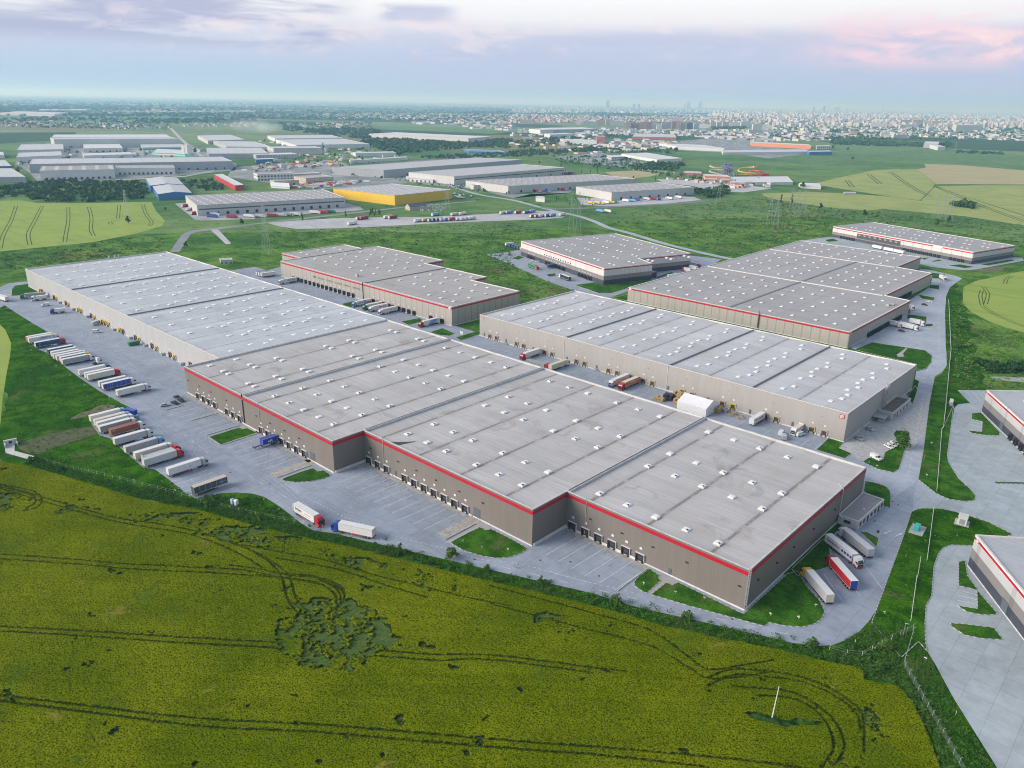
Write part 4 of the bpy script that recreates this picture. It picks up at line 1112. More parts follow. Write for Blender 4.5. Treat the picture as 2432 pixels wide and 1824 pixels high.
# ---------------- the long taupe hall in front
main_poly = [(-375.5, 160), (-245, 160), (-245, 175.5), (-150, 175.5), (-150, 194), (-79.5, 194), (-79.5, 291.5), (-375.5, 291.5)]
b = Bld('warehouse', 'long taupe warehouse with a red roofline stripe and stepped front nearest the wheat', 'warehouse', main_poly)
xs = [-375.5+11.8*i for i in range(26)]
b.shell(14.5, TAUPE, ROOF_M, [(-375.5, -245, 160, 291.5), (-245, -150, 175.5, 291.5), (-150, -79.5, 194, 291.5)], xs, .30, .60, CAP, .6, (12.2, 13.55), .42)
rows = [171.3, 186.2, 201.8, 232.9, 248.6, 279.2]
sp = [(x, y) for x in (-356.3, -350.6, -331.2, -325.5) for y in rows] + [(-368.9, 170.8), (-368.9, 185.4)]
sp += [(x, y) for x in (-307, -294.9, -283.2, -271.2, -260.0) for y in rows]
sp += [(x, y) for x in (-229.8, -217.7, -206.1, -188.9, -177.0, -165.3) for y in [187.1]+rows[2:]]
sp += [(x, y) for x in (-141.1, -129.2, -117.6, -105.8, -94.2) for y in rows[2:]]
sp = [(x, y, SKY_MV if (int(x*3+y) % 3 and x > -310) else SKY_M) for x, y in sp]
b.skylights(sp, 14.0, SKY_M, 110)
for x in (-317.2, -245.0, -150.0):
    y0 = {-317.2: 160.6, -245.0: 176.1, -150.0: 194.6}[x]
    mb = MB().box(x-.15, x+.15, y0, 290.9, 13.3, 14.9, 0).box(x+.75, x+1.05, y0, 290.9, 13.3, 14.75, 0).box(x+.15, x+.75, y0, 290.9, 13.3, 14.3, 1)
    b.part('roof_seam', mb, [CAP, M('flashing_dark', (.14, .14, .15), .6)])
BLOCK = MB().box(1.85, 4.05, -.5, -.225, -.1, .95).mesh('bumper_block_mesh', [PLINTH])
BLOCK_S = MB().box(1.9, 2.5, -.5, -.24, -.1, 1.0).mesh('bumper_block_mesh', [PLINTH])
docks(b, (-363.1, -356.9, -351.2, -345.3, -333.3, -327.3, -321.3, -301.9, -296.2, -290.3, -284.4, -278.5, -272.6, -266.7), 160, 'y', DOCK_M, bump=(BLOCK, (0, 1, 2, 4, 5, 7, 8, 9, 10, 11, 12)))
docks(b, (-241.8, -235.8, -229.9, -218.3, -212.4, -206.5, -200.6, -194.8, -189.0, -183.2), 175.5, 'y', DOCK_M, 5.15, bump=(BLOCK, (0, 1, 3, 4, 5, 6, 7, 8)))
docks(b, (-146.6, -140.8, -135.0, -129.2, -123.4, -117.6), 194, 'y', DOCK_M, 5.1, bump=(BLOCK, range(5)))
on_wall(b, 'roller_door', ROLL_MESH, (-260.6,), 160, 'y', 0); on_wall(b, 'roller_door', ROLL_MESH, (-177.2,), 175.5, 'y', 0)
on_wall(b, 'side_door', PERS_MESH, (-106.0,), 194, 'y', .3); on_wall(b, 'side_door', PERS_MESH, (-224.3,), 175.5, 'y', .5)
on_wall(b, 'wall_lamp', LAMP_MESH, (-372.4, -360.4, -348.6, -333.1, -305.3, -293.5, -281.5, -270.0), 160, 'y', 7.7)
on_wall(b, 'wall_lamp', LAMP_MESH, (-240.5, -222.5, -211, -199.5, -186.5, -174), 175.5, 'y', 7.7)
on_wall(b, 'wall_lamp', LAMP_MESH, (-139, -125.5, -113, -100.3, -82), 194, 'y', 7.7)
on_wall(b, 'wall_lamp', LAMP_MESH, (201, 214, 227, 243, 262), -79.5, 'x', 7.7)
wh = MB()
for x0, x1, y, ins in ((-343, -337, 160, 0), (-318, -303.8, 160, 0), (-264, -262.6, 160, 0), (-258.6, -245, 160, 0), (-227.6, -226, 175.5, 0), (-181, -179.2, 175.5, 0)):
    wh.box(x0, x1, y-.45, y-.225, -.1, .55)
wh.box(-244.775, -244.3, 160.3, 175.4, -.1, 1.1); wh.box(-149.775, -149.3, 176, 193.9, -.1, 1.1)
b.part('plinth', wh, PLINTH)
mb = MB().box(-317.3, -317.0, 159.6, 159.93, 0, 12.2).box(-317.3, -317.0, 159.6, 159.93, 13.55, 15.2)
b.part('downpipe', mb, DARK)
b.part('downpipe', MB().box(-232, -231.85, 175.3, 175.43, .4, 15).box(-141.2, -141.05, 193.8, 193.93, .4, 15).box(-302.6, -302.45, 159.8, 159.93, .4, 15), M('pale_pipe', (.40, .37, .33), .6))
lad = MB()
for x in (-79.38, -78.78):
    lad.box(x-.04, x+.04, 193.55, 193.63, .2, 15.4); lad.box(x-.04, x+.04, 193.15, 193.20, 2.5, 15.4)
for k in range(38): lad.box(-79.38, -78.78, 193.56, 193.62, .5+k*.4, .54+k*.4)
for k in range(14): lad.box(-79.4, -78.76, 193.12, 193.64, 2.6+k*.95, 2.66+k*.95)
b.part('ladder', lad, STEEL)
hole = MB().poly(ccw([(-229.2, 176.3), (-224.2, 176.2), (-221.5, 184.5), (-226.0, 179.0)]), 14.02)
b.part('open_hatch', hole, M('torn_membrane', (.03, .032, .036), .8, col2=(.10, .10, .11), scale=1.2))
duct = MB().tube((-79.0, 266.6, 3.6), (-79.0, 266.6, 14.2), .22).tube((-79.0, 266.6, 14.2), (-81.5, 268, 15.3), .22).tube((-79.0, 266.6, 3.8), (-77.2, 266.0, 3.0), .3)
b.part('duct', duct, STEEL)
# small flat-roofed annex on its end wall
a = Bld('annex', 'low pale flat-roofed office annex against the end wall of the taupe warehouse', 'annex', [(-79.2, 267), (-71.9, 267), (-71.0, 291.4), (-79.2, 291.4)])
a.shell(3.7, mat_wall('annex_wall', (.50, .49, .50), 1.2, .92), mat_roof('annex_roof', (.33, .31, .31), 0, 60, 1.2, stain=.75), cap=CAPL, capw=.35, drop=.35)
mb = MB()
for y in (269.2, 272.5, 276, 279.5, 283, 286.5, 289.5): mb.box(-71.85+(y-267)*.037, -71.68+(y-267)*.037, y-.6, y+.6, .4 if y in (276, 286.5) else 1.1, 2.6)
mb.box(-77, -74.6, 266.9, 266.995, 1.3, 2.5)
a.part('window', mb, GLASS)
a.part('vent', MB().box(-74.2, -73.6, 277.5, 278.3, 3.2, 3.9), TRIM)

# ---------------- the older ivory hall behind it
hall_poly = [(-689, 179.2), (-376.1, 179.2), (-376.1, 291.8), (-689, 291.8)]
b = Bld('warehouse', 'very long ivory warehouse with a silvery ribbed roof and orange dock doors', 'warehouse', hall_poly)
hx = sorted([-689+24.07*i for i in range(14)]+[-689+24.07*(i+.5) for i in range(13)])
b.shell(14.5, IVORY, ROOF_H, [(-689, -376.1, 179.2, 291.8)], hx, .55, .25, CAPL, .5, None, .45)
hr = [190.5, 203.9, 211.4, 217.4, 225.8, 232.0, 239.2, 245.8, 252.5, 258.6, 266.5, 272.9, 281.3]
sp = [(-674.0+24.2*k-(3.3 if j % 2 else 0), y) for k in range(13) for j, y in enumerate(hr) if (k*5+j*7) % 11]
b.skylights(sp, 14.15, SKY_H)
for x in (-592.6, -496.3): b.part('roof_seam', MB().box(x-.10, x+.10, 179.8, 291.2, 13.4, 14.5), M('flashing_grey', (.24, .24, .25), .6))
hd = [(-661, 0), (-656, 1), (-629.8, 1), (-625.2, 0), (-606, 1), (-600.5, 0), (-581.5, 0), (-576.0, 0), (-557.8, 1), (-551.8, 0), (-538.6, 0), (-533.5, 0), (-528, 0), (-509.8, 0), (-504.4, 1), (-485.8, 1), (-480.2, 0), (-461.6, 1), (-455.2, 0), (-437.2, 1), (-431.2, 0), (-411.5, 1)]
docks(b, [q[0] for q in hd], 179.2, 'y', [DOCK_HO if not q[1] else DOCK_HB for q in hd], 5.1, bump=(BLOCK_S, range(40)))
b.part('chimney', MB().box(-688.5, -687.6, 242, 243, 14.3, 16.6).box(-688.5, -687.6, 247, 248, 14.3, 16.6).box(-688.5, -687.6, 250, 251, 14.3, 16.6), STEEL)
mb = MB()
for x in (-643, -617, -590, -563, -545, -518, -492, -470, -446, -421): mb.box(x, x+1.6, 177.2, 179, .1, 1.4); mb.box(x+1.6, x+1.75, 177, 177.2, 0, 2.8)
b.part('escape_stair', mb, STEEL)

# ---------------- number 12
p12 = [(-343.5, 342.5), (-105.5, 342.5), (-105.5, 441.6), (-343.5, 441.6)]
b = Bld('warehouse', 'beige warehouse carrying a red square sign 12, white tent in front of its docks', 'warehouse', p12)
bx = sorted([-343.5+23.8*i for i in range(11)]+[-343.5+23.8*(i+.5) for i in range(10)])
b.shell(14.5, BEIGE, ROOF_12, [(-343.5, -105.5, 342.5, 441.6)], bx, .55, .25, CAPL, .5, None, .5)
zr = [(353.3, 0), (360.3, 2.6), (367.6, 2.6), (374.5, 0), (381.9, 2.5), (388.5, 0), (395.8, 0), (402.6, 2.5), (409.8, 0), (416.4, 2.6), (423.7, 2.5), (431.2, 0)]
sp = [(-332.3+23.85*k+dx, y) for k in range(10) for j, (y, dx) in enumerate(zr) if not (j == 2 and k % 2 == 0) and not (j == 9 and k != 2)]
b.skylights(sp, 14.2, SKY_B, 110)
for x in (-272.1, -200.7, -153): b.part('roof_seam', MB().box(x-.10, x+.10, 343.1, 441, 13.5, 14.5), M('flashing_grey', (.24, .24, .25), .6))
d12 = (-334, -328, -310.5, -304.4, -287, -281.1, -262.4, -256.4, -239, -233, -215.4, -209.5, -190.6, -184.8, -167.2, -161.4, -144.0, -138.2, -120.6, -114.7)
docks(b, d12, 342.5, 'y', [DOCK_12Y if x == -161.4 else DOCK_12 for x in d12], 5.4, bump=(BLOCK_S, range(40)))
for x in (-339, -319.5, -296.5, -269.5, -247.5, -224.5, -199.5, -175.5, -152, -130): b.put('side_door', PERS_MESH, x, 342.5, .6)
mb = MB()
for x in (-319.5, -247.5, -224.5, -269.5): mb.box(x-.8, x+.8, 340.6, 342.2, .9, 1.0).box(x+.8, x+2.2, 341, 342.2, .4, .5).box(x-.8, x+2.2, 340.55, 340.62, 1.8, 1.9).box(x-.8, x-.7, 340.55, 340.65, 0, 1.9).box(x+2.1, x+2.2, 340.55, 340.65, 0, 1.4)
b.part('escape_stair', mb, STEEL)
on_wall(b, 'wall_lamp', MB().box(-.5, .5, -.25, -.003, -.1, .1).mesh('wall_light_mesh', [M('pale_lamp', (.30, .29, .28), .5)]), (-333, -309, -285, -261, -237, -213, -189, -165, -141, -117), 342.5, 'y', 9.6)
b.part('downpipe', MB().box(-272.2, -272.0, 342.3, 342.44, 0, 14.3).box(-200.8, -200.6, 342.3, 342.44, 0, 14.3), TRIM)
for x, side in ((-108.0, 'y'), (-340.6, 'y')):
    sg = b.part('number_sign', MB().box(x-1.1, x+1.1, 342.3, 342.497, 11.3, 13.2), REDL)
    b.part('sign_panel', MB().box(x-.75, x+.75, 342.24, 342.296, 11.6, 12.9), TRIM, sg)
    t_ = put_text(b.e, '12', 1.15, RED, (x-b.cx, 342.23-b.cy, 12.25), (1, 0, 0), (0, -1, 0), bold=.03)
a = Bld('annex', 'open-topped grey service annex with tall pipes at the end of the number 12 hall', 'annex', [(-105.4, 386), (-98.2, 386), (-98.2, 414), (-105.4, 414)])
a.shell(4.4, M('annex_grey', (.40, .41, .42), .7, var=.1, scale=.4), M('annex_dark_roof', (.10, .09, .075), .9, col2=(.2, .18, .15), scale=.3), cap=CAP, capw=.3, drop=1.1)
a.part('window', MB().box(-98.19, -98.1, 389, 390.6, 1, 2.6).box(-98.19, -98.1, 393, 394.4, .2, 2.6).box(-98.19, -98.1, 398, 399.4, 1, 2.6).box(-98.19, -98.1, 403, 404.4, 1, 2.6).box(-98.19, -98.1, 408, 409.4, 1, 2.6), GLASS)
a.part('flue', MB().tube((-104.6, 390, 3.5), (-104.6, 390, 17), .3).tube((-104.6, 392.4, 3.5), (-104.6, 392.4, 17), .3).tube((-104.6, 394.4, 3.5), (-104.6, 394.4, 16), .22), STEEL)
c = MB().box(-105.2, -99.5, 378.5, 385.6, 2.6, 2.7).tube((-99.7, 378.7, 0), (-99.7, 378.7, 2.6), .06).tube((-105, 378.7, 0), (-105, 378.7, 2.6), .06).box(-103, -100.5, 380, 384, .1, 1.6)
tag(c.build('bin_shelter', STEEL), 'open steel frame shelter over bins next to the grey service annex', 'shelter')

# ---------------- the two grey-roofed halls behind
p8 = [(-331, 493.5), (-160, 493.5), (-160, 614.5), (-179.5, 618), (-179.5, 738), (-210.5, 743.5), (-210.5, 814), (-332.5, 818)]
b = Bld('warehouse', 'large grey-roofed warehouse in three stepped bays behind the number 12 hall', 'warehouse', p8)
b.shell(10.9, BEIGE8, ROOF_8, cap=CAPL, capw=.8, stripe=(9.2, 10.3), plinth=.3, drop=.4)
for y, x1 in ((616.2, -179.5), (741, -210.5)): b.part('roof_seam', MB().box(-331, x1-1, y-1.0, y+1.0, 10.3, 10.95), CAPL)
b.part('roof_seam', MB().box(-246.4, -244.8, 494.3, 740, 10.2, 10.85), M('seam_grey', (.20, .21, .22), .6))
r1 = [507.2, 525.4, 542.4, 560.5, 580, 598.7]; r2 = [632, 650, 667, 685.5, 705.8, 724.2]; r3 = [751, 768.4, 787.2, 807]
sp = [(x, y) for x in (-315.4, -302.5, -286.1, -270.3, -258.0, -235.5, -220.2, -204.2, -187.8, -174.8) for y in r1]
sp += [(x, y) for x in (-317.5, -304.4, -288, -271.5, -259.1, -233.8, -221.3, -205.1, -192.9) for y in r2] + [(x, y) for x in (-317.3, -304.2, -289.4, -272.5, -256.2, -240, -226.7) for y in r3]
b.skylights(sp, 10.7, SKY_8)
docks(b, [529.5+4.15*i for i in range(17)], -160, 'x', DOCK_8, 0, False)
docks(b, [650+4.2*i for i in range(9)], -179.5, 'x', DOCK_8, 0, False)
on_wall(b, 'number_sign', SIGN_MESH, [531.5+12*i for i in range(6)], -160, 'x', 4.6)
mb = MB()
for x, y in ((-165, 590), (-167, 586)): mb.box(x-1, x+1, y-1.5, y+1.5, 10.5, 11.8).tube((x, y+2.5, 10.5), (x, y+2.5, 13.2), .3)
b.part('roof_unit', mb, STEEL)
b.part('downpipe', MB().tube((-222, 492.8, 1), (-222, 492.8, 13), .55), M('lagged_pipe', (.25, .25, .25), .6))
b.part('number_sign', MB().box(-329.9, -327.9, 493.3, 493.43, 9.0, 10.5), TRIM); b.part('number_sign', MB().box(-160.06, -159.9, 494.2, 496.4, 9.0, 10.6), TRIM)
p2 = [(-619, 365), (-588.5, 365), (-588.5, 345), (-373, 345), (-373, 413.7), (-424, 413.7), (-424, 430.5), (-498, 430.5), (-498, 451), (-592, 451), (-592, 433), (-619, 433)]
b = Bld('warehouse', 'grey-roofed warehouse with red stripe and a dense line of docks behind the ivory hall', 'warehouse', p2)
b.shell(13.6, BEIGE8, ROOF_2, cap=CAPL, capw=.7, stripe=(11.6, 12.7), plinth=.4, drop=.5)
b.part('roof_seam', MB().box(-473, -471.8, 345.6, 430, 12.9, 13.6), M('seam_grey', (.20, .21, .22), .6))
b.part('roof_seam', MB().box(-589, -588.1, 366, 432, 12.9, 13.5), M('seam_grey', (.20, .21, .22), .6))
sp = [(x, y) for x in (-384.2, -397.5, -410) for y in (357.6, 372.8, 389, 404.9)] + [(x, y) for x in (-432.2, -444, -462, -494, -510, -526, -545, -561, -577) for y in (372.8, 389.2, 405.2, 421.5)]
sp += [(x, 438) for x in (-510, -526, -545, -561, -577)] + [(x, y) for x in (-600, -610) for y in (380, 398, 416)] + [(-384.2, 389)]
b.skylights(sp, 13.3, SKY_M)
d2 = (-568.9, -562.4, -556.6, -550.6, -544.6, -538.5, -532.6, -526.7, -520.9, -514.9, -508.9, -503, -497.1, -491.1, -485.1, -459.6, -453.7, -447.7, -441.7, -435.9, -429.9, -424, -418.2, -412.4, -394.3, -388.4, -382.5)
docks(b, d2, 345, 'y', DOCK_8, 4.9)
win = MB()
for k in range(40):
    if k % 7 == 3: continue
    win.box(-540+k*1.7, -538.9+k*1.7, 344.9, 344.995, 7.2+(.0 if k < 20 else .1), 8.6)
b.part('window', win, M('strip_window_glass', (.10, .11, .09), .2, .5, col2=(.32, .30, .16), scale=.3))
b.part('downpipe', MB().box(-472.5, -472.2, 344.5, 344.93, 0, 14.3), DARK)
b.part('roof_unit', MB().box(-497, -494.5, 356, 358, 13, 15).tube((-497, 362, 13), (-497, 362, 14.6), .4), STEEL)
b.part('number_sign', MB().box(-376, -374, 344.8, 344.93, 11.4, 12.9), TRIM)

# ---------------- banded halls
F = Vector((-377.0, 524.3)); e1 = Vector((.9455, -.3256)); e2 = Vector((.3256, .9455))
def L3(u, v): q = F+e1*u+e2*v; return (q.x, q.y)
p3 = [(-515.2, 571.9), (-377.0, 524.3), (-361.5, 574.0), (-383.0, 585.0), (-363.5, 642.8), (-480.5, 684.5)]
b = Bld('warehouse', 'grey-roofed warehouse banded white, taupe and navy with lorries at its far corner', 'warehouse', p3)
b.shell(14.5, BAND3, ROOF_3, cap=CAPL, capw=.7, stripe=(12.7, 13.6), drop=.4)
sp = []
for i in range(6):
    for j in range(6):
        c0 = Vector((-386.4, 545.5))+Vector((-22.35, 7.75))*i+Vector((7.1, 24.2))*j*.86
        for dx in (0, 1):
            q = c0+Vector((6.1, -2.3))*dx
            u = (q-F).dot(e1); v = (q-F).dot(e2)
            if -143 < u < (-2 if v < 50 else -10) and 3 < v < 108: sp.append((q.x, q.y))
b.skylights(sp, 14.25, SKY_M)
a3 = math.atan2(e1.y, e1.x)
for k, u in enumerate([-130+5*i for i in range(3)]+[-95+4.6*i for i in range(8)]+[-38+4.6*i for i in range(5)]):
    q = F+e1*u+e2*.0
    d = b.put('loading_dock', DOCK_8[0], q.x-.15*e2.x, q.y+.1, 0, a3); link('dock_door', DOCK_8[1], d); link('number_sign', SIGN_MESH, d, (0, 0, 5.2))
mb = MB()
for k in range(12):
    q = F+e1*(-100+4.2*k)-e2*.12; mb.face([(*(q), 8.2), (*(q+e1*1.6), 8.2), (*(q+e1*1.6), 9.3), (*(q), 9.3)])
b.part('window', mb, GLASS)
for u in (-144.5, -2.0):
    q = F+e1*u-e2*.12; mb = MB().face([(*(q-e1*.9), 12.5), (*(q+e1*.9), 12.5), (*(q+e1*.9), 14.0), (*(q-e1*.9), 14.0)]); b.part('number_sign', mb, TRIM)
an = Bld('annex', 'dark blue box annex with lit-looking windows in the notch of the banded hall', 'annex', [(-384, 578), (-366, 571), (-362, 583), (-380, 590)])
an.e['label'] = 'dark blue box annex in the re-entrant corner of the banded hall'
an.shell(5.5, M('navy_cladding', (.05, .057, .08), .6), ROOF_3, cap=CAP, capw=.3, drop=.3)
p5 = [(-345.0, 939.5), (-179.3, 875.0), (-158.8, 955.0), (-325, 1015.5)]
b = Bld('warehouse', 'white-topped warehouse banded taupe and navy, farthest hall at the edge of the scrub', 'warehouse', p5)
b.shell(12.4, BAND5, ROOF_3, cap=CAPL, capw=.9, stripe=(10.4, 11.4), drop=.4)
F5 = Vector(p5[0]); f1 = (Vector(p5[1])-F5).normalized(); f2 = Vector((-f1.y, f1.x)); a5 = math.atan2(f1.y, f1.x)
sp = []
for i in range(8):
    for j in range(3):
        for dx in (0, 1):
            q = F5+f1*(14+20*i+dx*6+j*6)+f2*(16+24*j); sp.append((q.x, q.y))
b.skylights([q for q in sp if (Vector(q)-F5).dot(f1) < 170], 12.2, SKY_8)
for u in [14+4.5*i for i in range(5)]+[100+4.6*i for i in range(10)]+[155+4.4*i for i in range(4)]:
    q = F5+f1*u; d = b.put('loading_dock', DOCK_8[0], q.x, q.y, 0, a5); link('dock_door', DOCK_8[1], d)
q0 = F5+f1*36-f2*.15; q1 = F5+f1*94-f2*.15
b.part('facade_panel', MB().face([(*q0, 4.2), (*q1, 4.2), (*q1, 9.4), (*q0, 9.4)]), M('dark_office_front', (.07, .07, .085), .5))
mb = MB()
for k in range(8):
    q = F5+f1*(38+7*k)-f2*.25; mb.face([(*q, 7.2), (*(q+f1*3), 7.2), (*(q+f1*3), 8.4), (*q, 8.4)])
b.part('window', mb, M('warm_window', (.45, .30, .22), .3))
q = F5+f1*133-f2*.2; b.part('sign_panel', MB().face([(*q, 10.2), (*(q+f1*11), 10.2), (*(q+f1*11), 11.5), (*q, 11.5)]), TRIM)

# ---------------- the two halls cut by the right edge
def quad_bld(A, dirA, la, dirB, lb):
    A = Vector(A); a = Vector(dirA).normalized(); c = Vector(dirB).normalized()
    return [tuple(A), tuple(A+a*la), tuple(A+a*la+c*lb), tuple(A+c*lb)]
p6 = quad_bld((-69.0, 432.3), (23, -36.6), 76, (13.6, 12.0), 90)
p7 = quad_bld((-36.2, 270.3), (19.4, -27.2), 110, (12.3, 9.6), 90)
for nm, pp, lab, notch in (('six', p6, 'dark grey and white banded warehouse with red stripe, upper one beside the pale yard', 0), ('seven', p7, 'dark grey and white banded warehouse with red stripe, lower one beside the pale yard', 1)):
    b = Bld('warehouse', lab, 'warehouse', pp)
    b.shell(12.1, BAND6, ROOF_7, cap=CAPL, capw=.6, drop=.5, plinth=.25)
    A = Vector(pp[0]); a = (Vector(pp[1])-A).normalized(); nrm = Vector((a.y, -a.x)); ang = math.atan2(a.y, a.x)
    def strip(u0, u1, z0, z1, off=.07):
        q0, q1 = A+a*u0+nrm*off, A+a*u1+nrm*off
        return MB().face([(*q0, z0), (*q1, z0), (*q1, z1), (*q0, z1)])
    b.part('stripe', strip(3.4 if notch else 2.2, 75, 10.45, 11.35), RED)
    b.part('stripe', strip(.05, 1.2 if notch else .8, 10.45, 11.35), RED)
    b.part('number_sign', strip(2.0 if notch else 1.0, 3.2 if notch else 2.1, 10.2, 11.6, .08), REDL)
    lw = MB(); q0 = strip(2.2 if notch else 1.2, 2.95 if notch else 1.9, 10.45, 11.35, .12); b.part('sign_panel', q0, TRIM)
    if notch: put_text(b.e, 'P', 1.1, M('logo_grey', (.35, .35, .38), .5), (A.x+a.x*1.5+nrm.x*.1-b.cx, A.y+a.y*1.5+nrm.y*.1-b.cy, 10.9), (a.x, a.y, 0), (nrm.x, nrm.y, 0))
    for u in ([36+5.8*i for i in range(4)] if not notch else [44, 56]):
        q = A+a*u; d = b.put('loading_dock', DOCK_8[0], q.x, q.y, 0, ang); link('dock_door', DOCK_8[1], d)
    for u in ((24,) if not notch else (25.5,)):
        q = A+a*u; b.put('roller_door', ROLL_MESH, q.x, q.y, 0, ang)
    c_ = Vector(pp[3])-A
    b.skylights([tuple(A+a*u+c_.normalized()*v) for u in range(14, 70, 14) for v in range(14, 80, 16)], 11.9, SKY_M)
# ================================================================== VEHICLES
def P(name, col, rough=.35, spec=.5, var=.05): return M('paint_'+name, col, rough, spec, var=var, scale=.8, space='obj')
PW = P('white', (.68, .68, .67)); PC = P('cream', (.60, .56, .47)); PBEI = P('beige', (.52, .44, .36)); PGR = P('grey', (.30, .31, .33)); PLG = P('light_grey', (.46, .48, .50))
PSL = P('slate', (.075, .10, .115)); PNV = P('navy', (.025, .05, .17)); PBL = P('blue', (.025, .06, .36)); PLB = P('light_blue', (.13, .34, .62)); PRD = P('red', (.50, .015, .025))
PDR = P('dark_red', (.30, .012, .03)); POR = P('orange', (.58, .15, .04)); PBR = P('container_brown', (.28, .085, .05), .6); PYE = P('yellow', (.70, .42, .02)); PGN = P('green', (.02, .16, .07))
PTE = P('teal', (.03, .28, .25)); PBK = P('black', (.018, .02, .024)); PSI = P('silver', (.42, .44, .46), .3); PYC = P('pale_yellow', (.60, .56, .36))
RUBBER = M('tyre_rubber', (.02, .02, .021), .85); RIM = M('wheel_rim', (.30, .31, .32), .4, .5, metal=.5)
CHAS = M('chassis_steel', (.035, .035, .038), .7); LAMPR = M('tail_lamp', (.30, .01, .01), .3); LAMPW = M('headlamp', (.7, .7, .68), .2)
def wheel_mesh(r, w):
    mb = MB().tube((-w/2, 0, 0), (w/2, 0, 0), r, r, 14, 0).tube((w/2-.02, 0, 0), (w/2+.02, 0, 0), r*.56, r*.5, 10, 1).tube((-w/2-.02, 0, 0), (-w/2+.02, 0, 0), r*.5, r*.56, 10, 1)
    return mb.mesh('wheel_mesh', [RUBBER, RIM])
WH_T, WH_C = wheel_mesh(.50, .40), wheel_mesh(.33, .22)
CABS = {}
def cab_meshes(paint, low=None):
    k = (paint.name, low.name if low else '')
    if k in CABS: return CABS[k]
    pr = [(0, .55), (2.28, .55), (2.42, .8), (2.42, 1.75), (2.28, 2.55), (1.95, 3.05), (1.35, 3.62), (.25, 3.75), (0, 3.65)]
    body = MB().prism(pr, -1.22, 1.22, 0)
    body.box(-1.24, 1.24, 2.30, 2.50, .38, .95, 1)
    body.box(-1.12, 1.12, 2.425, 2.47, 1.0, 1.65, 2)
    body.box(-1.235, -1.0, .15, 1.5, .5, 1.05, 1).box(1.0, 1.235, .15, 1.5, .5, 1.05, 1)
    b = body.mesh('cab_mesh', [paint, low or paint, CHAS])
    w = MB().face([(-1.1, 2.436, 1.80), (1.1, 2.436, 1.80), (1.04, 2.315, 2.50), (-1.04, 2.315, 2.50)][::-1])
    w.face([(-1.04, 2.315, 2.5), (1.04, 2.315, 2.5), (.98, 2.02, 2.98), (-.98, 2.02, 2.98)][::-1])
    s = MB()
    for x in (-1, 1):
        q = [(x*1.226, 1.25, 1.85), (x*1.226, 2.2, 1.85), (x*1.226, 2.1, 2.5), (x*1.226, 1.25, 2.6)]
        s.face(q if x > 0 else q[::-1])
    m = MB()
    for x in (-1, 1): m.box(min(x*1.24, x*1.5), max(x*1.24, x*1.5), 2.15, 2.3, 1.75, 2.6)
    CABS[k] = (b, w.mesh('windscreen_mesh', [GLASS]), s.mesh('side_window_mesh', [GLASS]), m.mesh('mirror_mesh', [CHAS]))
    return CABS[k]
def build_cab(root, y, paint, low=None):
    ms = cab_meshes(paint, low)
    c = link('cab', ms[0], root, (0, y, 0))
    for n, me in zip(('windscreen', 'side_window', 'mirror'), ms[1:]): link(n, me, c)
    return c
BOXES = {}
def trailer_mesh(roof, side, rear, L, z0=1.12, z1=4.0, kind='box'):
    k = (roof.name, side.name, rear.name, L, z0, z1, kind)
    if k in BOXES: return BOXES[k]
    mb = MB(); w = 1.275
    mb.face([(-w, 0, z0), (w, 0, z0), (w, 0, z1), (-w, 0, z1)], 2)
    mb.face([(w, L, z0), (-w, L, z0), (-w, L, z1), (w, L, z1)], 1)
    mb.face([(w, 0, z0), (w, L, z0), (w, L, z1), (w, 0, z1)], 1); mb.face([(-w, L, z0), (-w, 0, z0), (-w, 0, z1), (-w, L, z1)], 1)
    mb.face([(-w, 0, z1), (w, 0, z1), (w, L, z1), (-w, L, z1)], 0); mb.face([(-w, L, z0), (w, L, z0), (w, 0, z0), (-w, 0, z0)], 3)
    e = .03
    for x in (-w, w):
        a, c = (x-e, x+e)
        mb.box(a, c, -e, L+e, z1-.14, z1+.02, 4); mb.box(a, c, -e, L+e, z0-.02, z0+.16, 4)
        if kind == 'ribbed':
            for i in range(int(L/.6)): mb.box(a, c, .3+i*.6, .55+i*.6, z0+.16, z1-.14, 1)
        elif kind == 'curtain':
            for i in range(1, 6): mb.box(a+.012, c-.012, L*i/6-.05, L*i/6+.05, z0+.16, z1-.14, 4)
        for yy in (0, L): mb.box(a, c, yy-.06, yy+.06, z0, z1, 4)
    if kind != 'plain':
        for i in range(1, 9): mb.box(-w+.05, w-.05, L*i/9-.03, L*i/9+.03, z1, z1+.02, 0)
    BOXES[k] = mb.mesh('trailer_mesh', [roof, side, rear, CHAS, M('trailer_rail', (.50, .50, .50), .5)])
    return BOXES[k]
def chassis_mesh(L, low=None):
    mb = MB().box(-.5, .5, .3, L-.2, .75, 1.1, 0).box(-1.2, 1.2, .05, .22, .45, .75, 0)
    mb.box(-1.22, -1.12, 4.6 if L > 10 else 3.2, L-5.4, .5, 1.05, 1).box(1.12, 1.22, 4.6 if L > 10 else 3.2, L-5.4, .5, 1.05, 1)
    mb.box(-.95, -.8, L-4.4, L-4.2, .05, .9, 0).box(.8, .95, L-4.4, L-4.2, .05, .9, 0)
    return mb.mesh('chassis_mesh', [CHAS, low or CHAS])
REAR_MESH = MB().box(-1.15, -.04, -.035, -.002, 1.25, 3.85).box(.04, 1.15, -.035, -.002, 1.25, 3.85)
LAMPS_MESH = MB().box(-1.2, -.8, -.01, .05, .78, .95).box(.8, 1.2, -.01, .05, .78, .95).mesh('tail_lamp_mesh', [LAMPR])
TRACTOR = MB().box(-.45, .45, -2.4, 1.0, .62, .95).box(-1.15, -.65, -.9, .1, .45, 1.0).box(.65, 1.15, -.9, .1, .45, 1.0).box(-.5, .5, -1.9, -.9, .95, 1.08).mesh('tractor_frame_mesh', [CHAS])
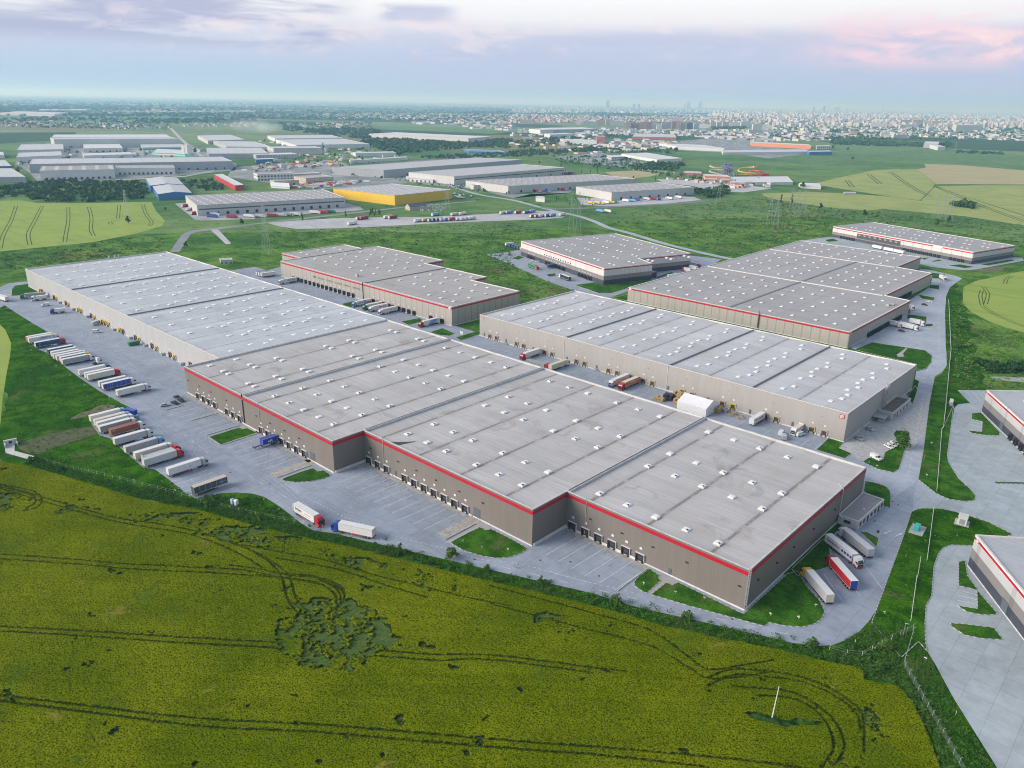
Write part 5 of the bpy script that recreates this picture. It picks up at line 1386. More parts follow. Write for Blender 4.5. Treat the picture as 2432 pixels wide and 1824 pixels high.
def wheels(root, ys, me=WH_T, x=1.02, r=.5):
    for y in ys:
        for s in (-1, 1): link('wheel', me, root, (s*x, y, r))
def scrawl(t, y0, y1, z, h, mat, sd):
    """lettering too small to read in the photograph: a row of strokes"""
    rg = random.Random(int(y0*100+z*10)); mb = MB(); y = y0; x = 1.30 if sd == 'R' else -1.30
    while y < y1-.1:
        w = h*rg.uniform(.25, .6); a, c = z-h/2*rg.uniform(.7, 1), z+h/2*rg.uniform(.7, 1)
        mb.box(x-.012, x+.012, y, min(y+w, y1), a, c) if rg.random() < .5 else mb.box(x-.012, x+.012, y, y+w*.4, a, c).box(x-.012, x+.012, y+w*.4, y+w, z-h*.1, z+h*.1)
        y += w+h*.22
    mb.build('lettering', mat, t)
def truck(label, x, y, head, side=PW, roof=PW, rear=None, cab=None, low=None, L=13.6, kind='box', text=None, skirt=None, group=None, z1=4.0, name='lorry', cat='lorry', trailer=True, near=True):
    """x, y: the ground point under the middle of the trailer's rear; head: heading in degrees"""
    root = empty(name, (x, y, 0), R(head)-math.pi/2, label, cat, group)
    if trailer:
        t = link('trailer', trailer_mesh(roof, side, rear or side, L, 1.12, z1, kind), root)
        link('rear_door', rear_mesh(rear or side), t)
        link('chassis', chassis_mesh(L, skirt), root); link('tail_lamp', LAMPS_MESH, root)
        wheels(root, (1.9, 3.2, 4.5) if L > 10 else (1.3, 2.6))
        for tx in (text or []):
            body, size, mat, yc, zc, sd = tx[:6]
            if body == '~': scrawl(t, yc[0], yc[1], zc, size, mat, sd)
            elif sd == 'R': put_text(t, body, size, mat, (1.31, yc, zc), (0, 1, 0), (1, 0, 0), bold=.02)
            else: put_text(t, body, size, mat, (-1.31, yc, zc), (0, -1, 0), (-1, 0, 0), bold=.02)
    if cab is not None:
        y0 = L+.55 if trailer else 2.6
        build_cab(root, y0, cab, low)
        link('tractor_frame', TRACTOR, root, (0, y0, 0))
        wheels(root, (y0+1.45, y0-1.5))
    return root
_RM = {}
def rear_mesh(m):
    if m.name not in _RM: _RM[m.name] = REAR_MESH.mesh('rear_door_mesh', [m])
    return _RM[m.name]
def panel(root, y0, y1, z0, z1, mat, sd='R', name='livery_panel'):
    t = next(c for c in root.children if c.name.startswith('trailer'))
    x = 1.292 if sd == 'R' else -1.292
    q = [(x, y0, z0), (x, y1, z0), (x, y1, z1), (x, y0, z1)]
    return MB().face(q if sd == 'R' else q[::-1]).build(name, mat, t)
DKT = M('dark_lettering', (.03, .03, .04), .6); TEALT = M('teal_lettering', (.02, .22, .25), .6); MAROON = M('maroon_lettering', (.22, .02, .06), .6); NAVYT = M('navy_lettering', (.03, .06, .30), .6); GREENT = M('green_lettering', (.05, .35, .12), .6); REDT = M('red_lettering', (.45, .02, .03), .6)

G2 = 'lorries backed onto the grass below the taupe warehouse'
truck('white box lorry with light blue cab, first of the row by the bare earth patch', -367.7, 109.6, 90, PW, PW, PC, PLB, group=G2)
truck('cream box lorry with mid blue cab squeezed between two white ones', -361.3, 109.3, 90, PC, PC, PC, PLB, PBL, group=G2)
truck('white curtain lorry with white cab beside the grey sided one', -357.3, 109.0, 90, PW, PW, PC, PW, group=G2, kind='curtain')
truck('grey sided lorry with white roof and white cab next to the brown container', -352.1, 108.0, 90, PGR, PW, PC, PW, PBK, group=G2, kind='curtain')
truck('brown shipping container on a trailer behind a white cab', -345.4, 110.0, 90, PBR, PBR, PBR, PW, group=G2, L=12.2, kind='ribbed', text=[('~', .5, WHITE_T, (.7, 1.9), 3.2, 'R')])
truck('light grey curtain lorry with white cab standing below the brown container', -334.0, 107.3, 90, PLG, PW, PC, PW, group=G2, kind='curtain')
truck('blue grey curtain lorry with light blue cab', -322.2, 107.2, 90, PGR, PLG, PC, PLB, group=G2, kind='curtain')
truck('white box lorry with white and red cab next to a low silver trailer', -313.1, 107.5, 90, PC, PW, PC, PW, PRD, group=G2)
truck('low silver bulk trailer with red cab between two boxes', -309.0, 109.0, 90, PSI, PLG, PSI, PRD, group=G2, z1=2.9, L=13)
truck('grey curtain lorry with dark red cab', -304.3, 107.4, 90, PLG, PLG, PC, PRD, PDR, group=G2, kind='curtain')
t = truck('white refrigerated lorry with silver cab and red side skirt', -289.2, 110.7, 90, PW, PW, PW, PLG, PGR, group=G2, skirt=PRD)
panel(t, 8.6, 9.2, 2.0, 2.7, M('pale_green_logo', (.35, .45, .32), .5))
truck('dark slate trailer with a beige roof and no cab, last of the row', -267.0, 110.5, 90, PSL, PBEI, PSL, None, group=G2, kind='curtain', text=[('~', .7, M('faded_lettering', (.30, .36, .50), .6), (10.4, 13.0), 2.6, 'R')])
G1 = 'lorries backed onto the grass opposite the ivory hall'
truck('white roofed lorry with orange red rear and yellow cab, farthest of the row', -526.0, 129.9, 90, PW, PW, POR, PYE, group=G1)
truck('white lorry with teal lettering beside the navy trailer', -521.7, 129.8, 90, PW, PW, PW, PW, group=G1, text=[('~', .9, TEALT, (5.4, 12.2), 3.0, 'R')])
truck('navy sided lorry with pale lettering and red cab', -509.6, 129.6, 90, PNV, PW, PC, PRD, group=G1, text=[('~', .3, M('faded_lettering', (.30, .36, .50), .6), (6.0, 12.6), 3.3, 'R'), ('C', 1.9, M('faded_lettering', (.30, .36, .50), .6), 2.4, 2.5, 'R')])
truck('white roofed trailer with dark navy sides and rear and no cab', -489.8, 130.3, 90, PNV, PW, PNV, None, group=G1)
truck('plain white trailer without a cab, second of the tight group', -483.8, 130.3, 90, PW, PW, PC, None, group=G1)
truck('cream rear trailer without a cab, third of the tight group', -478.3, 129.7, 90, PLG, PW, PC, None, group=G1)
truck('white lorry with white cab, fourth of the tight group', -473.9, 129.8, 90, PW, PW, PC, PW, group=G1)
truck('white roofed lorry with yellow cab and grey side', -469.5, 130.4, 90, PGR, PW, PC, PYE, group=G1, kind='curtain')
truck('grey curtain lorry with white cab, nearest of the tight group', -464.5, 129.7, 90, PGR, PW, PC, PW, group=G1, kind='curtain')
truck('single white tractor unit without a trailer', -455.0, 142.0, 90, cab=PW, trailer=False, name='tractor_unit', cat='tractor unit')
truck('white box lorry with dark navy cab', -438.9, 129.6, 90, PW, PW, PC, PNV, PBK, group=G1)
truck('white box trailer without cab touching the red cabbed lorry', -431.8, 130.2, 90, PW, PW, PC, None, group=G1)
truck('cream white lorry with bright red cab', -427.9, 130.1, 90, PC, PW, PC, PRD, group=G1)
truck('white trailer hidden behind the royal blue lorry', -412.6, 130.3, 90, PW, PW, PC, None, group=G1)
truck('royal blue curtain lorry with white cab', -407.8, 130.2, 90, PBL, PW, PC, PW, group=G1, kind='curtain')
truck('plain white lorry with white cab standing alone at the end of the row', -393.3, 131.7, 90, PW, PW, PC, PW, PGR, group=G1)
# on the front road
t = truck('white lorry with brown lettering, a green line and red cab on the front road', -228.4, 131.4, 1.5, PW, PW, PC, PRD, text=[('briem', 1.75, M('brown_lettering', (.10, .06, .06), .6), 3.6, 2.9, 'R'), ('~', .22, DKT, (7.4, 11.4), 2.7, 'R')], skirt=PRD, L=13.2)
panel(t, .4, 12.6, 1.72, 1.86, GREENT); panel(t, .3, .55, 1.3, 3.8, DKT)
truck('white box lorry with blue cab and red skirt on the front road', -192.9, 140.3, 203.5, PW, PW, PC, PBL, skirt=PRD)
# blue container at a dock
t = truck('blue shipping container with white letters on a bare chassis at a taupe dock', -288.4, 159.2, 270, PBL, PBL, PBL, None, L=7.2, kind='ribbed', text=[('APL', 1.5, WHITE_T, 3.4, 2.3, 'L')], name='container_trailer', cat='trailer')
MB().box(-.5, .5, 7.0, 11.2, .95, 1.2).box(-1.2, 1.2, 10.6, 11.0, .95, 1.25).box(-1.2, 1.2, 7.2, 7.5, .6, 1.0).build('chassis', PNV, t)
# right-hand lorry bay
truck('grey roofed curtain lorry with white cab facing the end wall annex', -61.7, 250.6, 146.5, PGR, PLG, PLG, PW)
t = truck('white lorry with maroon lettering and four navy panels facing down the road', -76.4, 250.3, -29.5, PW, PW, PC, PW, PRD, text=[('mandersloot', 1.25, MAROON, 4.4, 2.75, 'R')])
for k in range(4): panel(t, 8.4+k*1.35, 9.4+k*1.35, 2.2, 3.1, NAVYT)
truck('red sided lorry with blue rear and dark red cab', -58.9, 227.4, 138.5, PRD, PW, PBL, PDR)
truck('grey sided lorry with yellow cab at the tip of the grass', -61.6, 214.8, 140, PLG, PW, PC, PYE, kind='curtain')
# between the taupe hall and number 12
truck('white lorry with red cab backed to number 12, farthest of three', -290.2, 340.8, 270, PW, PW, PC, PRD, kind='curtain')
truck('dark grey trailer with red cab parked along the wall gap', -283.0, 321.9, 2, PGR, PGR, PGR, PRD, z1=3.2)
truck('pale yellow lorry with white cab facing number 12', -265.0, 321.3, 90, PYC, PYC, PC, PW, kind='curtain')
truck('white roofed lorry with blue and white cab at number 12', -224.9, 341.0, 270, PC, PW, PC, PW, PBL, kind='curtain')
truck('orange sided lorry with white emblem and red cab', -218.4, 341.0, 270, POR, PC, POR, PRD, kind='curtain', text=[('~', .6, WHITE_T, (2.8, 8.4), 2.9, 'L'), ('O', 1.5, WHITE_T, 1.6, 2.8, 'L')])
truck('white container trailer with maroon letters at a dock of number 12', -144.9, 341.6, 270, PW, PW, PC, None, L=12.2, kind='ribbed', text=[('~', .9, MAROON, (2.2, 10.2), 2.7, 'L')])
# behind the ivory hall
t = truck('white lorry with black and red lettering, farthest at the long dock line', -562.4, 343.2, 270, PW, PW, PC, PW, text=[('STEP', 1.5, DKT, 7.4, 2.6, 'L'), ('ONE', 1.5, REDT, 3.7, 2.6, 'L')])
t = truck('white lorry with red and blue pattern and blue cab crossing the yard', -553.0, 310.0, -48, PW, PW, PC, PBL, text=[('~', .7, REDT, (1.0, 5.0), 3.0, 'R'), ('~', .5, NAVYT, (5.4, 8.0), 2.2, 'R')])
t = truck('sky blue lorry with colourful mural at the second dock group', -461.0, 343.2, 270, PW, PW, PC, PLB, text=[('~', .9, NAVYT, (7.4, 12.5), 2.4, 'L')])
panel(t, .4, 5.0, 1.4, 2.6, POR, 'L'); panel(t, 5.2, 7.0, 1.3, 3.7, PLB, 'L')
truck('grey white lorry with dark green cab beside the mural lorry', -448.0, 343.2, 270, PLG, PW, PC, PGN)
truck('white lorry with black and red lettering next to the green cab', -441.0, 343.2, 270, PW, PW, PC, PW, PGN, text=[('STEP', 1.5, DKT, 7.4, 2.6, 'L'), ('ONE', 1.5, REDT, 3.7, 2.6, 'L')])
truck('white lorry with small red logo nearest the grass strip', -430.0, 343.2, 270, PW, PW, PC, PW, text=[('18', 1.3, REDT, 6.0, 2.7, 'L')])
t = truck('white lorry with bright blue slanted panel and dark red cab', -385.5, 343.2, 270, PW, PW, PC, PDR)
t_ = next(c for c in t.children if c.name.startswith('trailer'))
MB().face([(-1.292, 9.8, 1.35), (-1.292, 3.0, 1.35), (-1.292, 1.2, 3.8), (-1.292, 6.6, 3.8)]).build('livery_panel', PLB, t_)
for k, x in enumerate((-602, -598, -594)):
    truck(('row trailer with white slats and navy roof, outermost', 'row trailer with white slats and grey roof, middle', 'row trailer with white slats, next to the tall wall')[k], x, 342, 262, PW, (PNV, PGR, PW)[k], PW, None, kind='ribbed', L=12.2)
# at the ivory hall
truck('grey lorry with green cab at the far docks of the ivory hall', -643.6, 177.6, 252, PGR, PGR, PGR, PGN)
truck('short white rigid truck at the far docks of the ivory hall', -635.6, 175.5, 263, PW, PW, PW, PW, L=7.0, z1=3.4)
truck('small white truck with blue cab in the middle of the ivory yard', -587.2, 172.0, 262, PW, PW, PW, PBL, L=6.2, z1=3.2)
truck('white trailer at the bend where the road enters the yard', -646.0, 152.5, 190, PW, PW, PC, None)
# east side of the stepped hall
truck('white trailer lorry in the east bay with red cab and dark side', -176.5, 621.5, -10, PLG, PW, PBEI, PRD, L=13.6)
truck('white lorry behind the red cabbed one in the east bay', -177, 633, -8, PW, PW, PW, PW)
truck('white lorry with white cab parked by the east road, upper', -151, 588, -5, PW, PW, PW, PW, L=7.5)
truck('white lorry with white cab parked by the east road, lower', -153, 572, -6, PW, PW, PW, PW, L=10)
truck('white lorry half hidden by the stepped hall corner', -161, 571.5, -4, PW, PW, PW, PW, L=7)
truck('white lorry with white cab at the top of the east docks', -172, 600, -70, PW, PW, PW, PW, L=7)
truck('long white lorry turning at the top of the east road', -181, 775, -55, PW, PW, PW, PW, L=9)
# banded hall yard
truck('green sided lorry with orange cab in the banded hall yard', -471, 534.5, -19, PGN, PGN, PGN, POR)
truck('white roofed lorry with white cab and dark side in the banded hall yard', -406, 514.5, 161, PBK, PW, PBK, PW)
truck('blue container on a chassis at the banded hall docks', -452, 548.5, 251, PNV, PNV, PNV, None, L=7.2, kind='ribbed', name='container_trailer', cat='trailer')
truck('white lorry with red cab at the far end of the banded hall', -370, 655, -18, PW, PW, PW, PRD, L=10)
truck('white trailer parked alongside the far end of the banded hall', -362, 640, -18, PW, PW, PW, None, L=10)
truck('white lorry with red lettered cab leaving the banded hall', -352, 625, 165, PW, PW, PW, PRD, L=8)
truck('white lorry with black letters beside the navy annex', -352, 586, 75, PW, PW, PW, PW, L=11, text=[('DSV', 1.3, DKT, 5, 2.6, 'L')])
for k, (dx, c) in enumerate(((0, PW), (7, PBL), (12, PBL), (17, PGN), (22, PSL), (28, PBEI), (33, PLG), (38, POR), (43, PBL))):
    truck(('white cab end lorry', 'bright blue lorry, first of two', 'bright blue lorry, second of two', 'dark green lorry', 'slate grey lorry', 'beige lorry', 'pale grey lorry', 'orange lorry', 'blue lorry closest to the wall')[k]+' in the line at the banded hall corner', -560+dx*.96, 597-dx*.22, 75, c, c if k else PW, c, None if k % 2 else c, L=8, z1=3.8, kind='plain')
# white lorries by the farthest hall
for k, (x, y) in enumerate(((-282, 895), (-268, 889), (-256, 884))):
    truck(('white tarped lorry, outermost by the farthest hall', 'white tarped lorry, middle one by the farthest hall', 'white tarped lorry, near the dark front of the farthest hall')[k], x, y, -21, PW, PW, PW, None, L=12)

# ---------------- cars and vans
CARM = {}
def car_meshes(paint, kind='car'):
    k = (paint.name, kind)
    if k in CARM: return CARM[k]
    if kind == 'van':
        pr = [(-2.6, .35), (2.55, .35), (2.7, .7), (2.65, 1.1), (1.75, 1.35), (1.05, 2.2), (-2.6, 2.25)]; w = .98
        g = MB().face([(-.85, 1.72, 1.40), (.85, 1.72, 1.40), (.78, 1.10, 2.16), (-.78, 1.10, 2.16)][::-1])
        s = MB()
        for x in (-1, 1):
            q = [(x*.985, .5, 1.35), (x*.985, 1.55, 1.35), (x*.985, 1.05, 2.0), (x*.985, .5, 2.0)]; s.face(q if x > 0 else q[::-1])
    else:
        pr = [(-2.15, .35), (2.1, .3), (2.2, .6), (2.05, .85), (1.1, .98), (.45, 1.45), (-1.1, 1.48), (-1.85, 1.02), (-2.2, .95)]; w = .88
        g = MB().face([(-.76, 1.03, 1.03), (.76, 1.03, 1.03), (.68, .50, 1.43), (-.68, .50, 1.43)][::-1]).face([(-.68, -1.13, 1.47), (.68, -1.13, 1.47), (.74, -1.78, 1.09), (-.74, -1.78, 1.09)][::-1])
        s = MB()
        for x in (-1, 1):
            q = [(x*.885, -1.6, 1.0), (x*.885, .9, 1.0), (x*.885, .4, 1.38), (x*.885, -1.05, 1.42)]; s.face(q if x > 0 else q[::-1])
    b = MB().prism(pr, -w, w, 0)
    l = MB().box(-w+.05, -w+.4, pr[2][0]-.08, pr[2][0]+.01, .6, .75).box(w-.4, w-.05, pr[2][0]-.08, pr[2][0]+.01, .6, .75)
    CARM[k] = (b.mesh('body_mesh', [paint]), g.mesh('windscreen_mesh', [GLASS]), s.mesh('side_window_mesh', [GLASS]), l.mesh('headlight_mesh', [LAMPW]))
    return CARM[k]
def car(label, x, y, head, paint, kind='car', group=None):
    root = empty('parked_car' if kind == 'car' else 'delivery_van', (x, y, 0.02), R(head)-math.pi/2, label, kind, group)
    ms = car_meshes(paint, kind)
    for n, me in zip(('body', 'windscreen', 'side_window', 'headlight'), ms): link(n, me, root)
    ys, r = ((1.75, -1.7), .34) if kind == 'van' else ((1.3, -1.3), .33)
    for yy in ys:
        for sx in (-1, 1): link('wheel', WH_C, root, (sx*(.88 if kind == 'van' else .78), yy, r))
    return root
car('pale silver car alone on the concrete below the taupe corner', -365.3, 143.4, 75, PSI)
car('black car nearest the taupe wall, first of three', -371.4, 152.5, 8, PBK); car('black car in the middle of the three by the taupe corner', -366.0, 152.0, 6, PBK); car('black car nearest the lane lines, last of three', -364.8, 148.2, 8, PBK)
car('white van in the ivory hall yard by the far trucks', -615.1, 168.2, 262, PW, 'van'); car('white van with pale green side in the middle of the ivory yard', -520, 168.5, 60, PW, 'van')
car('dark car at the grass bend near the road entrance', -618.3, 145, 20, PBK); car('blue grey car beside the first parked lorry', -532.5, 138.0, 70, PGR); car('silver car beside the first parked lorry', -536.0, 139.5, 70, PSI)
car('silver blue car in the car park beside number 12', -102.0, 366.3, -20, PSI); car('black estate car with silver bonnet beside number 12', -101.4, 350.9, -20, PGR)
car('white van in the small car park next to the tree', -88.3, 334.7, -25, PW, 'van'); car('white car under the tree by the road, lower', -88.3, 351.5, -25, PW); car('white car under the tree by the road, middle', -87.8, 354.6, -25, PW); car('white car under the tree by the road, upper', -87.5, 357.8, -25, PW)
car('white van facing number 12, outermost of the three', -130.0, 330.5, 100, PW, 'van'); car('grey white van in front of the parked truck', -127.2, 327.0, 120, PLG, 'van'); car('white van nearest the last docks of number 12', -123.2, 335.6, 75, PW, 'van')
truck('white rigid truck with cream roof among the vans at number 12', -125.6, 341.8, 270, PW, PC, PW, PW, L=6.2, z1=3.4)
car('dark car parked by the east road lawn', -148.0, 561, -10, PBK); car('white car on the small bay by the east road', -160, 668, -12, PW); car('black car on the small bay by the east road', -160, 655, -12, PBK)
car('white car parked in the banded hall yard, outer', -487, 558, 30, PW); car('white car parked in the banded hall yard, inner', -480, 557, 30, PW); car('dark car by the small island of the banded hall', -432, 519.5, 0, PBK)
car('blue grey car behind the ivory hall', -551, 322, 10, PGR)

# ---------------- yard clutter
def thing1(mb, name, mats, label, cat, group=None, loc=(0, 0, 0), rz=0.0):
    o = mb.build(name, mats, None, loc, rz); return tag(o, label, cat, group)
tent = empty('storage_tent', (-174.5, 330.5, 0), R(0), 'white gabled storage tent in front of number 12', 'tent')
TW = M('tent_fabric', (.74, .74, .75), .5, .3, var=.04, scale=.3)
MB().prism([(-6.6, 0), (6.6, 0), (6.6, 4.2), (0, 7.0), (-6.6, 4.2)], -8.2, 8.2).build('canopy', TW, tent)
MB().box(8.2, 8.28, -3, 3, .05, 3.9).build('door', M('tent_door', (.62, .62, .63), .6), tent)
TIMB = M('pallet_timber', (.42, .29, .13), .8, var=.2, scale=1.5)
def pallet_stack(x, y, nx, ny, nz, rz, label, cw=1.2, mat=None, nm='crate_stack'):
    mb = MB()
    for i in range(nx):
        for j in range(ny):
            for k in range(nz-(1 if random.random() < .2 else 0)):
                mb.box((i-nx/2)*cw+.04, (i-nx/2+1)*cw-.04, (j-ny/2)*cw+.04, (j-ny/2+1)*cw-.04, k*.95+.05, k*.95+.85)
                mb.box((i-nx/2)*cw, (i-nx/2+1)*cw, (j-ny/2)*cw+.2, (j-ny/2+1)*cw-.2, k*.95+.85, k*.95+.97)
    return thing1(mb, nm, mat or TIMB, label, 'crate stack', None, (x, y, 0), rz)
pallet_stack(-195.5, 327.5, 5, 3, 2, .1, 'low block of yellow timber crates nearest the parapet')
pallet_stack(-189.5, 336.3, 4, 3, 4, .1, 'tall stack of timber crates under a dock sign')
pallet_stack(-186.6, 331.0, 2, 5, 3, .1, 'long stack of timber crates against the white tent')
pallet_stack(-192.6, 332.0, 4, 4, 3, .2, 'dark heap of plastic wrapped crates beside the timber', mat=M('black_wrap', (.03, .032, .05), .4, .5, var=.5, scale=1.5))
pallet_stack(-165.6, 334.9, 3, 4, 3, .1, 'block of timber crates at the tent door')
pallet_stack(-162.8, 337.8, 2, 3, 2, .1, 'grey wrapped pallets beside the timber block', mat=PGR)
mb = MB()
for k in range(26):
    a = random.uniform(-.9, .9); x, y, z = random.uniform(-4, 4), random.uniform(-3, 3), random.uniform(.05, 1.0)
    mb.tube((x-1.4*math.cos(a), y-1.4*math.sin(a), z), (x+1.4*math.cos(a), y+1.4*math.sin(a), z+random.uniform(-.05, .3)), .13, .13, 4)
thing1(mb, 'timber_pile', TIMB, 'loose heap of broken timber boards by a dock of number 12', 'timber pile', None, (-155.3, 336.2, 0))
def skip(x, y, rz, mat, label):
    mb = MB().prism([(-3.0, .15), (3.0, .15), (3.3, 2.4), (-3.3, 2.4)], -1.2, 1.2)
    for i in range(8): mb.box(-1.27, 1.27, -2.9+i*.8, -2.75+i*.8, .3, 2.35)
    mb.box(-1.28, 1.28, -3.36, 3.36, 2.3, 2.48)
    thing1(mb, 'skip_container', mat, label, 'skip', None, (x, y, 0), rz)
skip(-476.8, 174.2, 0, PGN, 'green open skip container standing at the ivory hall dock')
skip(-366.8, 127.5, -1.2, PBL, 'dark blue skip at the edge of the bare earth')
skip(-540, 174.5, .6, PLG, 'pale grey skip with rubbish beside the ivory hall docks')
def portable(x, y, mat, label):
    e = empty('portable_toilet', (x, y, 0), .2, label, 'portable toilet')
    MB().box(-.6, .6, -.6, .6, .05, 2.05).prism([(-.66, 2.05), (.66, 2.05), (.5, 2.35), (-.5, 2.35)], -.64, .64).build('cabin', mat, e)
    MB().box(-.4, .4, -.63, -.602, .15, 1.95).build('door', P('toilet_door', (.5, .55, .6)), e)
portable(-357.5, 127.0, PLB, 'light blue portable toilet behind the first white lorry')
portable(-250.3, 117.9, PLB, 'blue portable toilet at the verge near the last trailer'); portable(-248.6, 118.4, PW, 'white portable cabin next to the blue one at the verge')
# transformer kiosk, teal tank, small cabins
k_ = empty('transformer_kiosk', (-45.4, 300.4, 0), R(8), 'white square transformer kiosk on a concrete pad in the grass', 'kiosk')
MB().box(-1.5, 1.5, -1.9, 1.9, .15, 3.0).build('body', TRIM, k_); MB().box(-1.62, 1.62, -2.02, 2.02, 3.0, 3.2).build('roof', CAPL, k_); MB().box(-2.4, 2.4, -2.8, 2.8, -.05, .16).build('pad', KERBG, k_); MB().box(-.9, .9, -1.95, -1.905, .3, 2.4).build('door', STEEL, k_)
k_ = empty('pump_cabinet', (-56.2, 283.0, 0), R(5), 'teal pump cabinet on a fenced concrete pad in the grass', 'cabinet')
MB().box(-.8, .8, -1.5, 1.5, .3, 1.9).prism([(-1.6, 1.9), (1.6, 1.9), (1.3, 2.25), (-1.3, 2.25)], -.85, .85).build('body', M('teal_paint', (.03, .42, .36), .5), k_)
MB().box(-2.0, 2.6, -4.2, 4.0, -.05, .16).build('pad', KERBG, k_)
rl = MB()
for i in range(7): rl.tube((-1.9, -4+i*1.3, .1), (-1.9, -4+i*1.3, 1.3), .03, .03, 4)
rl.tube((-1.9, -4, 1.25), (-1.9, 3.8, 1.25), .03, .03, 4).build('railing', STEEL, k_)
k_ = empty('utility_box', (-83.5, 433.0, 0), R(15), 'pale utility box on a plinth in the long lawn', 'cabinet')
MB().box(-.8, .8, -1.3, 1.3, .5, 2.6).build('body', TRIM, k_); MB().box(-.7, .7, -3.6, -1.4, .1, 1.6).build('cabinet', STEEL, k_)
# the white pole in the wheat
pl = empty('marker_pole', (-53.5, 157.6, 0), 0, 'tall slender white pole standing in the wheat', 'pole')
MB().tube((0, 0, 0), (.35, .25, 10.6), .16, .09, 8).build('shaft', M('pole_white', (.70, .68, .66), .6), pl)
# drain monument at the left
m_ = sheet('path', zp(O2, [(40, 1085), (55, 1042), (130, 1040), (125, 1130), (300, 1178), (230, 1200), (50, 1150)]), .05, M('old_concrete', (.52, .52, .50), .9, var=.12, scale=.6))
x, y = zp(O2, [(95, 1075)])[0]
k_ = empty('outfall_structure', (x, y, 0), R(80), 'broken white concrete outfall with an opening at the far corner of the grass', 'structure')
MB().box(-2.5, 2.5, -.5, .5, 0, 2.4).box(-2.5, -2.0, -3.5, -.5, 0, 1.6).box(2.0, 2.5, -3.0, -.5, 0, 1.4).build('body', M('old_concrete', (.52, .52, .50), .9), k_); MB().box(-.7, .5, -.56, -.505, .7, 1.9).build('opening', DARK, k_)
# small white markers standing in the grass
mkm = MB().box(-.03, .03, -.03, .03, 0, 1.0).box(-.4, .4, -.03, .03, .75, 1.05).mesh('marker_mesh', [TRIM])
spots = zp(P1, [(1320, 925), (1190, 835), (765, 795), (450, 728), (425, 760), (310, 680), (210, 605), (65, 670), (1460, 1005)])+zp(P2, [(1090, 1195), (1255, 1250), (1478, 1270)])+zp(P3, [(830, 1198), (1105, 1275), (1355, 1325), (1925, 1465), (2168, 1490)])+zp(P4, [(20, 345), (260, 375), (410, 268), (750, 580), (1003, 330), (1355, 730), (1620, 1200)])+zp(O8, [(1190, 1320), (1630, 1145), (1700, 710), (1410, 345), (1370, 625), (870, 515), (940, 545)])+zp(O2, [(270, 270), (487, 410), (608, 490), (735, 575), (945, 680)])
for k, (x, y) in enumerate(spots):
    tag(link('utility_marker', mkm, None, (x, y, .05), random.uniform(0, 3)), 'small white marker post on legs in the grass', 'marker', 'white utility markers in the grass')
bolm = MB().tube((0, 0, 0), (0, 0, 1.0), .11, .11, 8, 0).tube((0, 0, 1.0), (0, 0, 1.06), .11, .05, 8, 0).mesh('bollard_mesh', [PYE])
for x, y in zp(P2, [(405, 675), (445, 697), (1158, 970), (1215, 1002)])+zp(O3, [(400, 825), (318, 845), (1205, 1215), (1245, 1240)]):
    tag(link('bollard', bolm, None, (x, y, 0)), 'yellow bollard guarding the corner of a dock ramp', 'bollard', 'yellow bollards by the docks')
# road signs
sg = empty('road_sign', (zp(O4, [(1805, 880)])[0][0], zp(O4, [(1805, 880)])[0][1], 0), 0, 'white information board on posts between the halls', 'sign')
MB().tube((-.9, 0, 0), (-.9, 0, 4), .07, .07, 6).tube((.9, 0, 0), (.9, 0, 4), .07, .07, 6).build('post', STEEL, sg); MB().box(-1.4, 1.4, -.12, -.05, 2.2, 4.4).build('panel', TRIM, sg)
x, y = zp(O8, [(1345, 485)])[0]
sg = empty('road_sign', (x, y, 0), .6, 'small red and white road sign at the edge of the long lawn', 'sign')
MB().tube((0, 0, 0), (0, 0, 2.2), .05, .05, 6).build('post', STEEL, sg); MB().tube((0, -.06, 2.3), (0, -.03, 2.3), .42, .42, 12).build('panel', REDL, sg)
x, y = zp(O8, [(943, 1140)])[0]
sg = empty('road_sign', (x, y, 0), .3, 'dark square sign on a post beside the lorry bay', 'sign')
MB().tube((0, 0, 0), (0, 0, 2.0), .05, .05, 6).build('post', STEEL, sg); MB().box(-.45, .45, -.08, -.03, 1.4, 2.4).build('panel', DARK, sg)
# fences
def fence(name, pts, h, step, label, mat, rail=True, mesh=True, postr=.05, wires=(), base=None, cat='fence', slant=.0):
    e = empty(name, (pts[0][0], pts[0][1], 0), 0, label, cat)
    ox, oy = pts[0]
    q = resample(pts, step)
    pm = MB().tube((0, 0, 0), (0, 0, h), postr, postr, 5)
    if slant: pm.tube((0, 0, h), (slant, slant*.5, h+slant), postr*.8, postr*.8, 4)
    me = pm.mesh('post_mesh', [mat])
    for x, y in q[:100]: link('post', me, e, (x-ox, y-oy, 0))
    w = MB()
    for zz, r in wires:
        for a, c in zip(q, q[1:]): w.tube((a[0]-ox, a[1]-oy, zz), (c[0]-ox, c[1]-oy, zz), r, r, 4, cap=False)
    if wires: w.build('rail', mat, e)
    if base:
        bm_ = MB().ribbon([(x-ox, y-oy) for x, y in q], .25, base)
        bm_.build('base', KERBG, e)
    return e
PIPE = M('pale_pipe_paint', (.60, .61, .60), .5, var=.1, scale=.5)
r_pts = zp(O7, [(1560, 560), (1580, 990), (1545, 1350), (1515, 1659)])+zp(O8, [(1500, 220), (1455, 765)])
fence('rail_fence', r_pts, .9, 3.5, 'long pale rail fence along the lawn beside the road', PIPE, wires=((.9, .09), (.5, .07)), postr=.08)
fence('rail_fence', zp(O8, [(1430, 905), (1405, 1100), (1372, 1352)]), .9, 2.2, 'pale rail fence south of the junction in rough grass', PIPE, wires=((.9, .09), (.5, .06)), postr=.08)
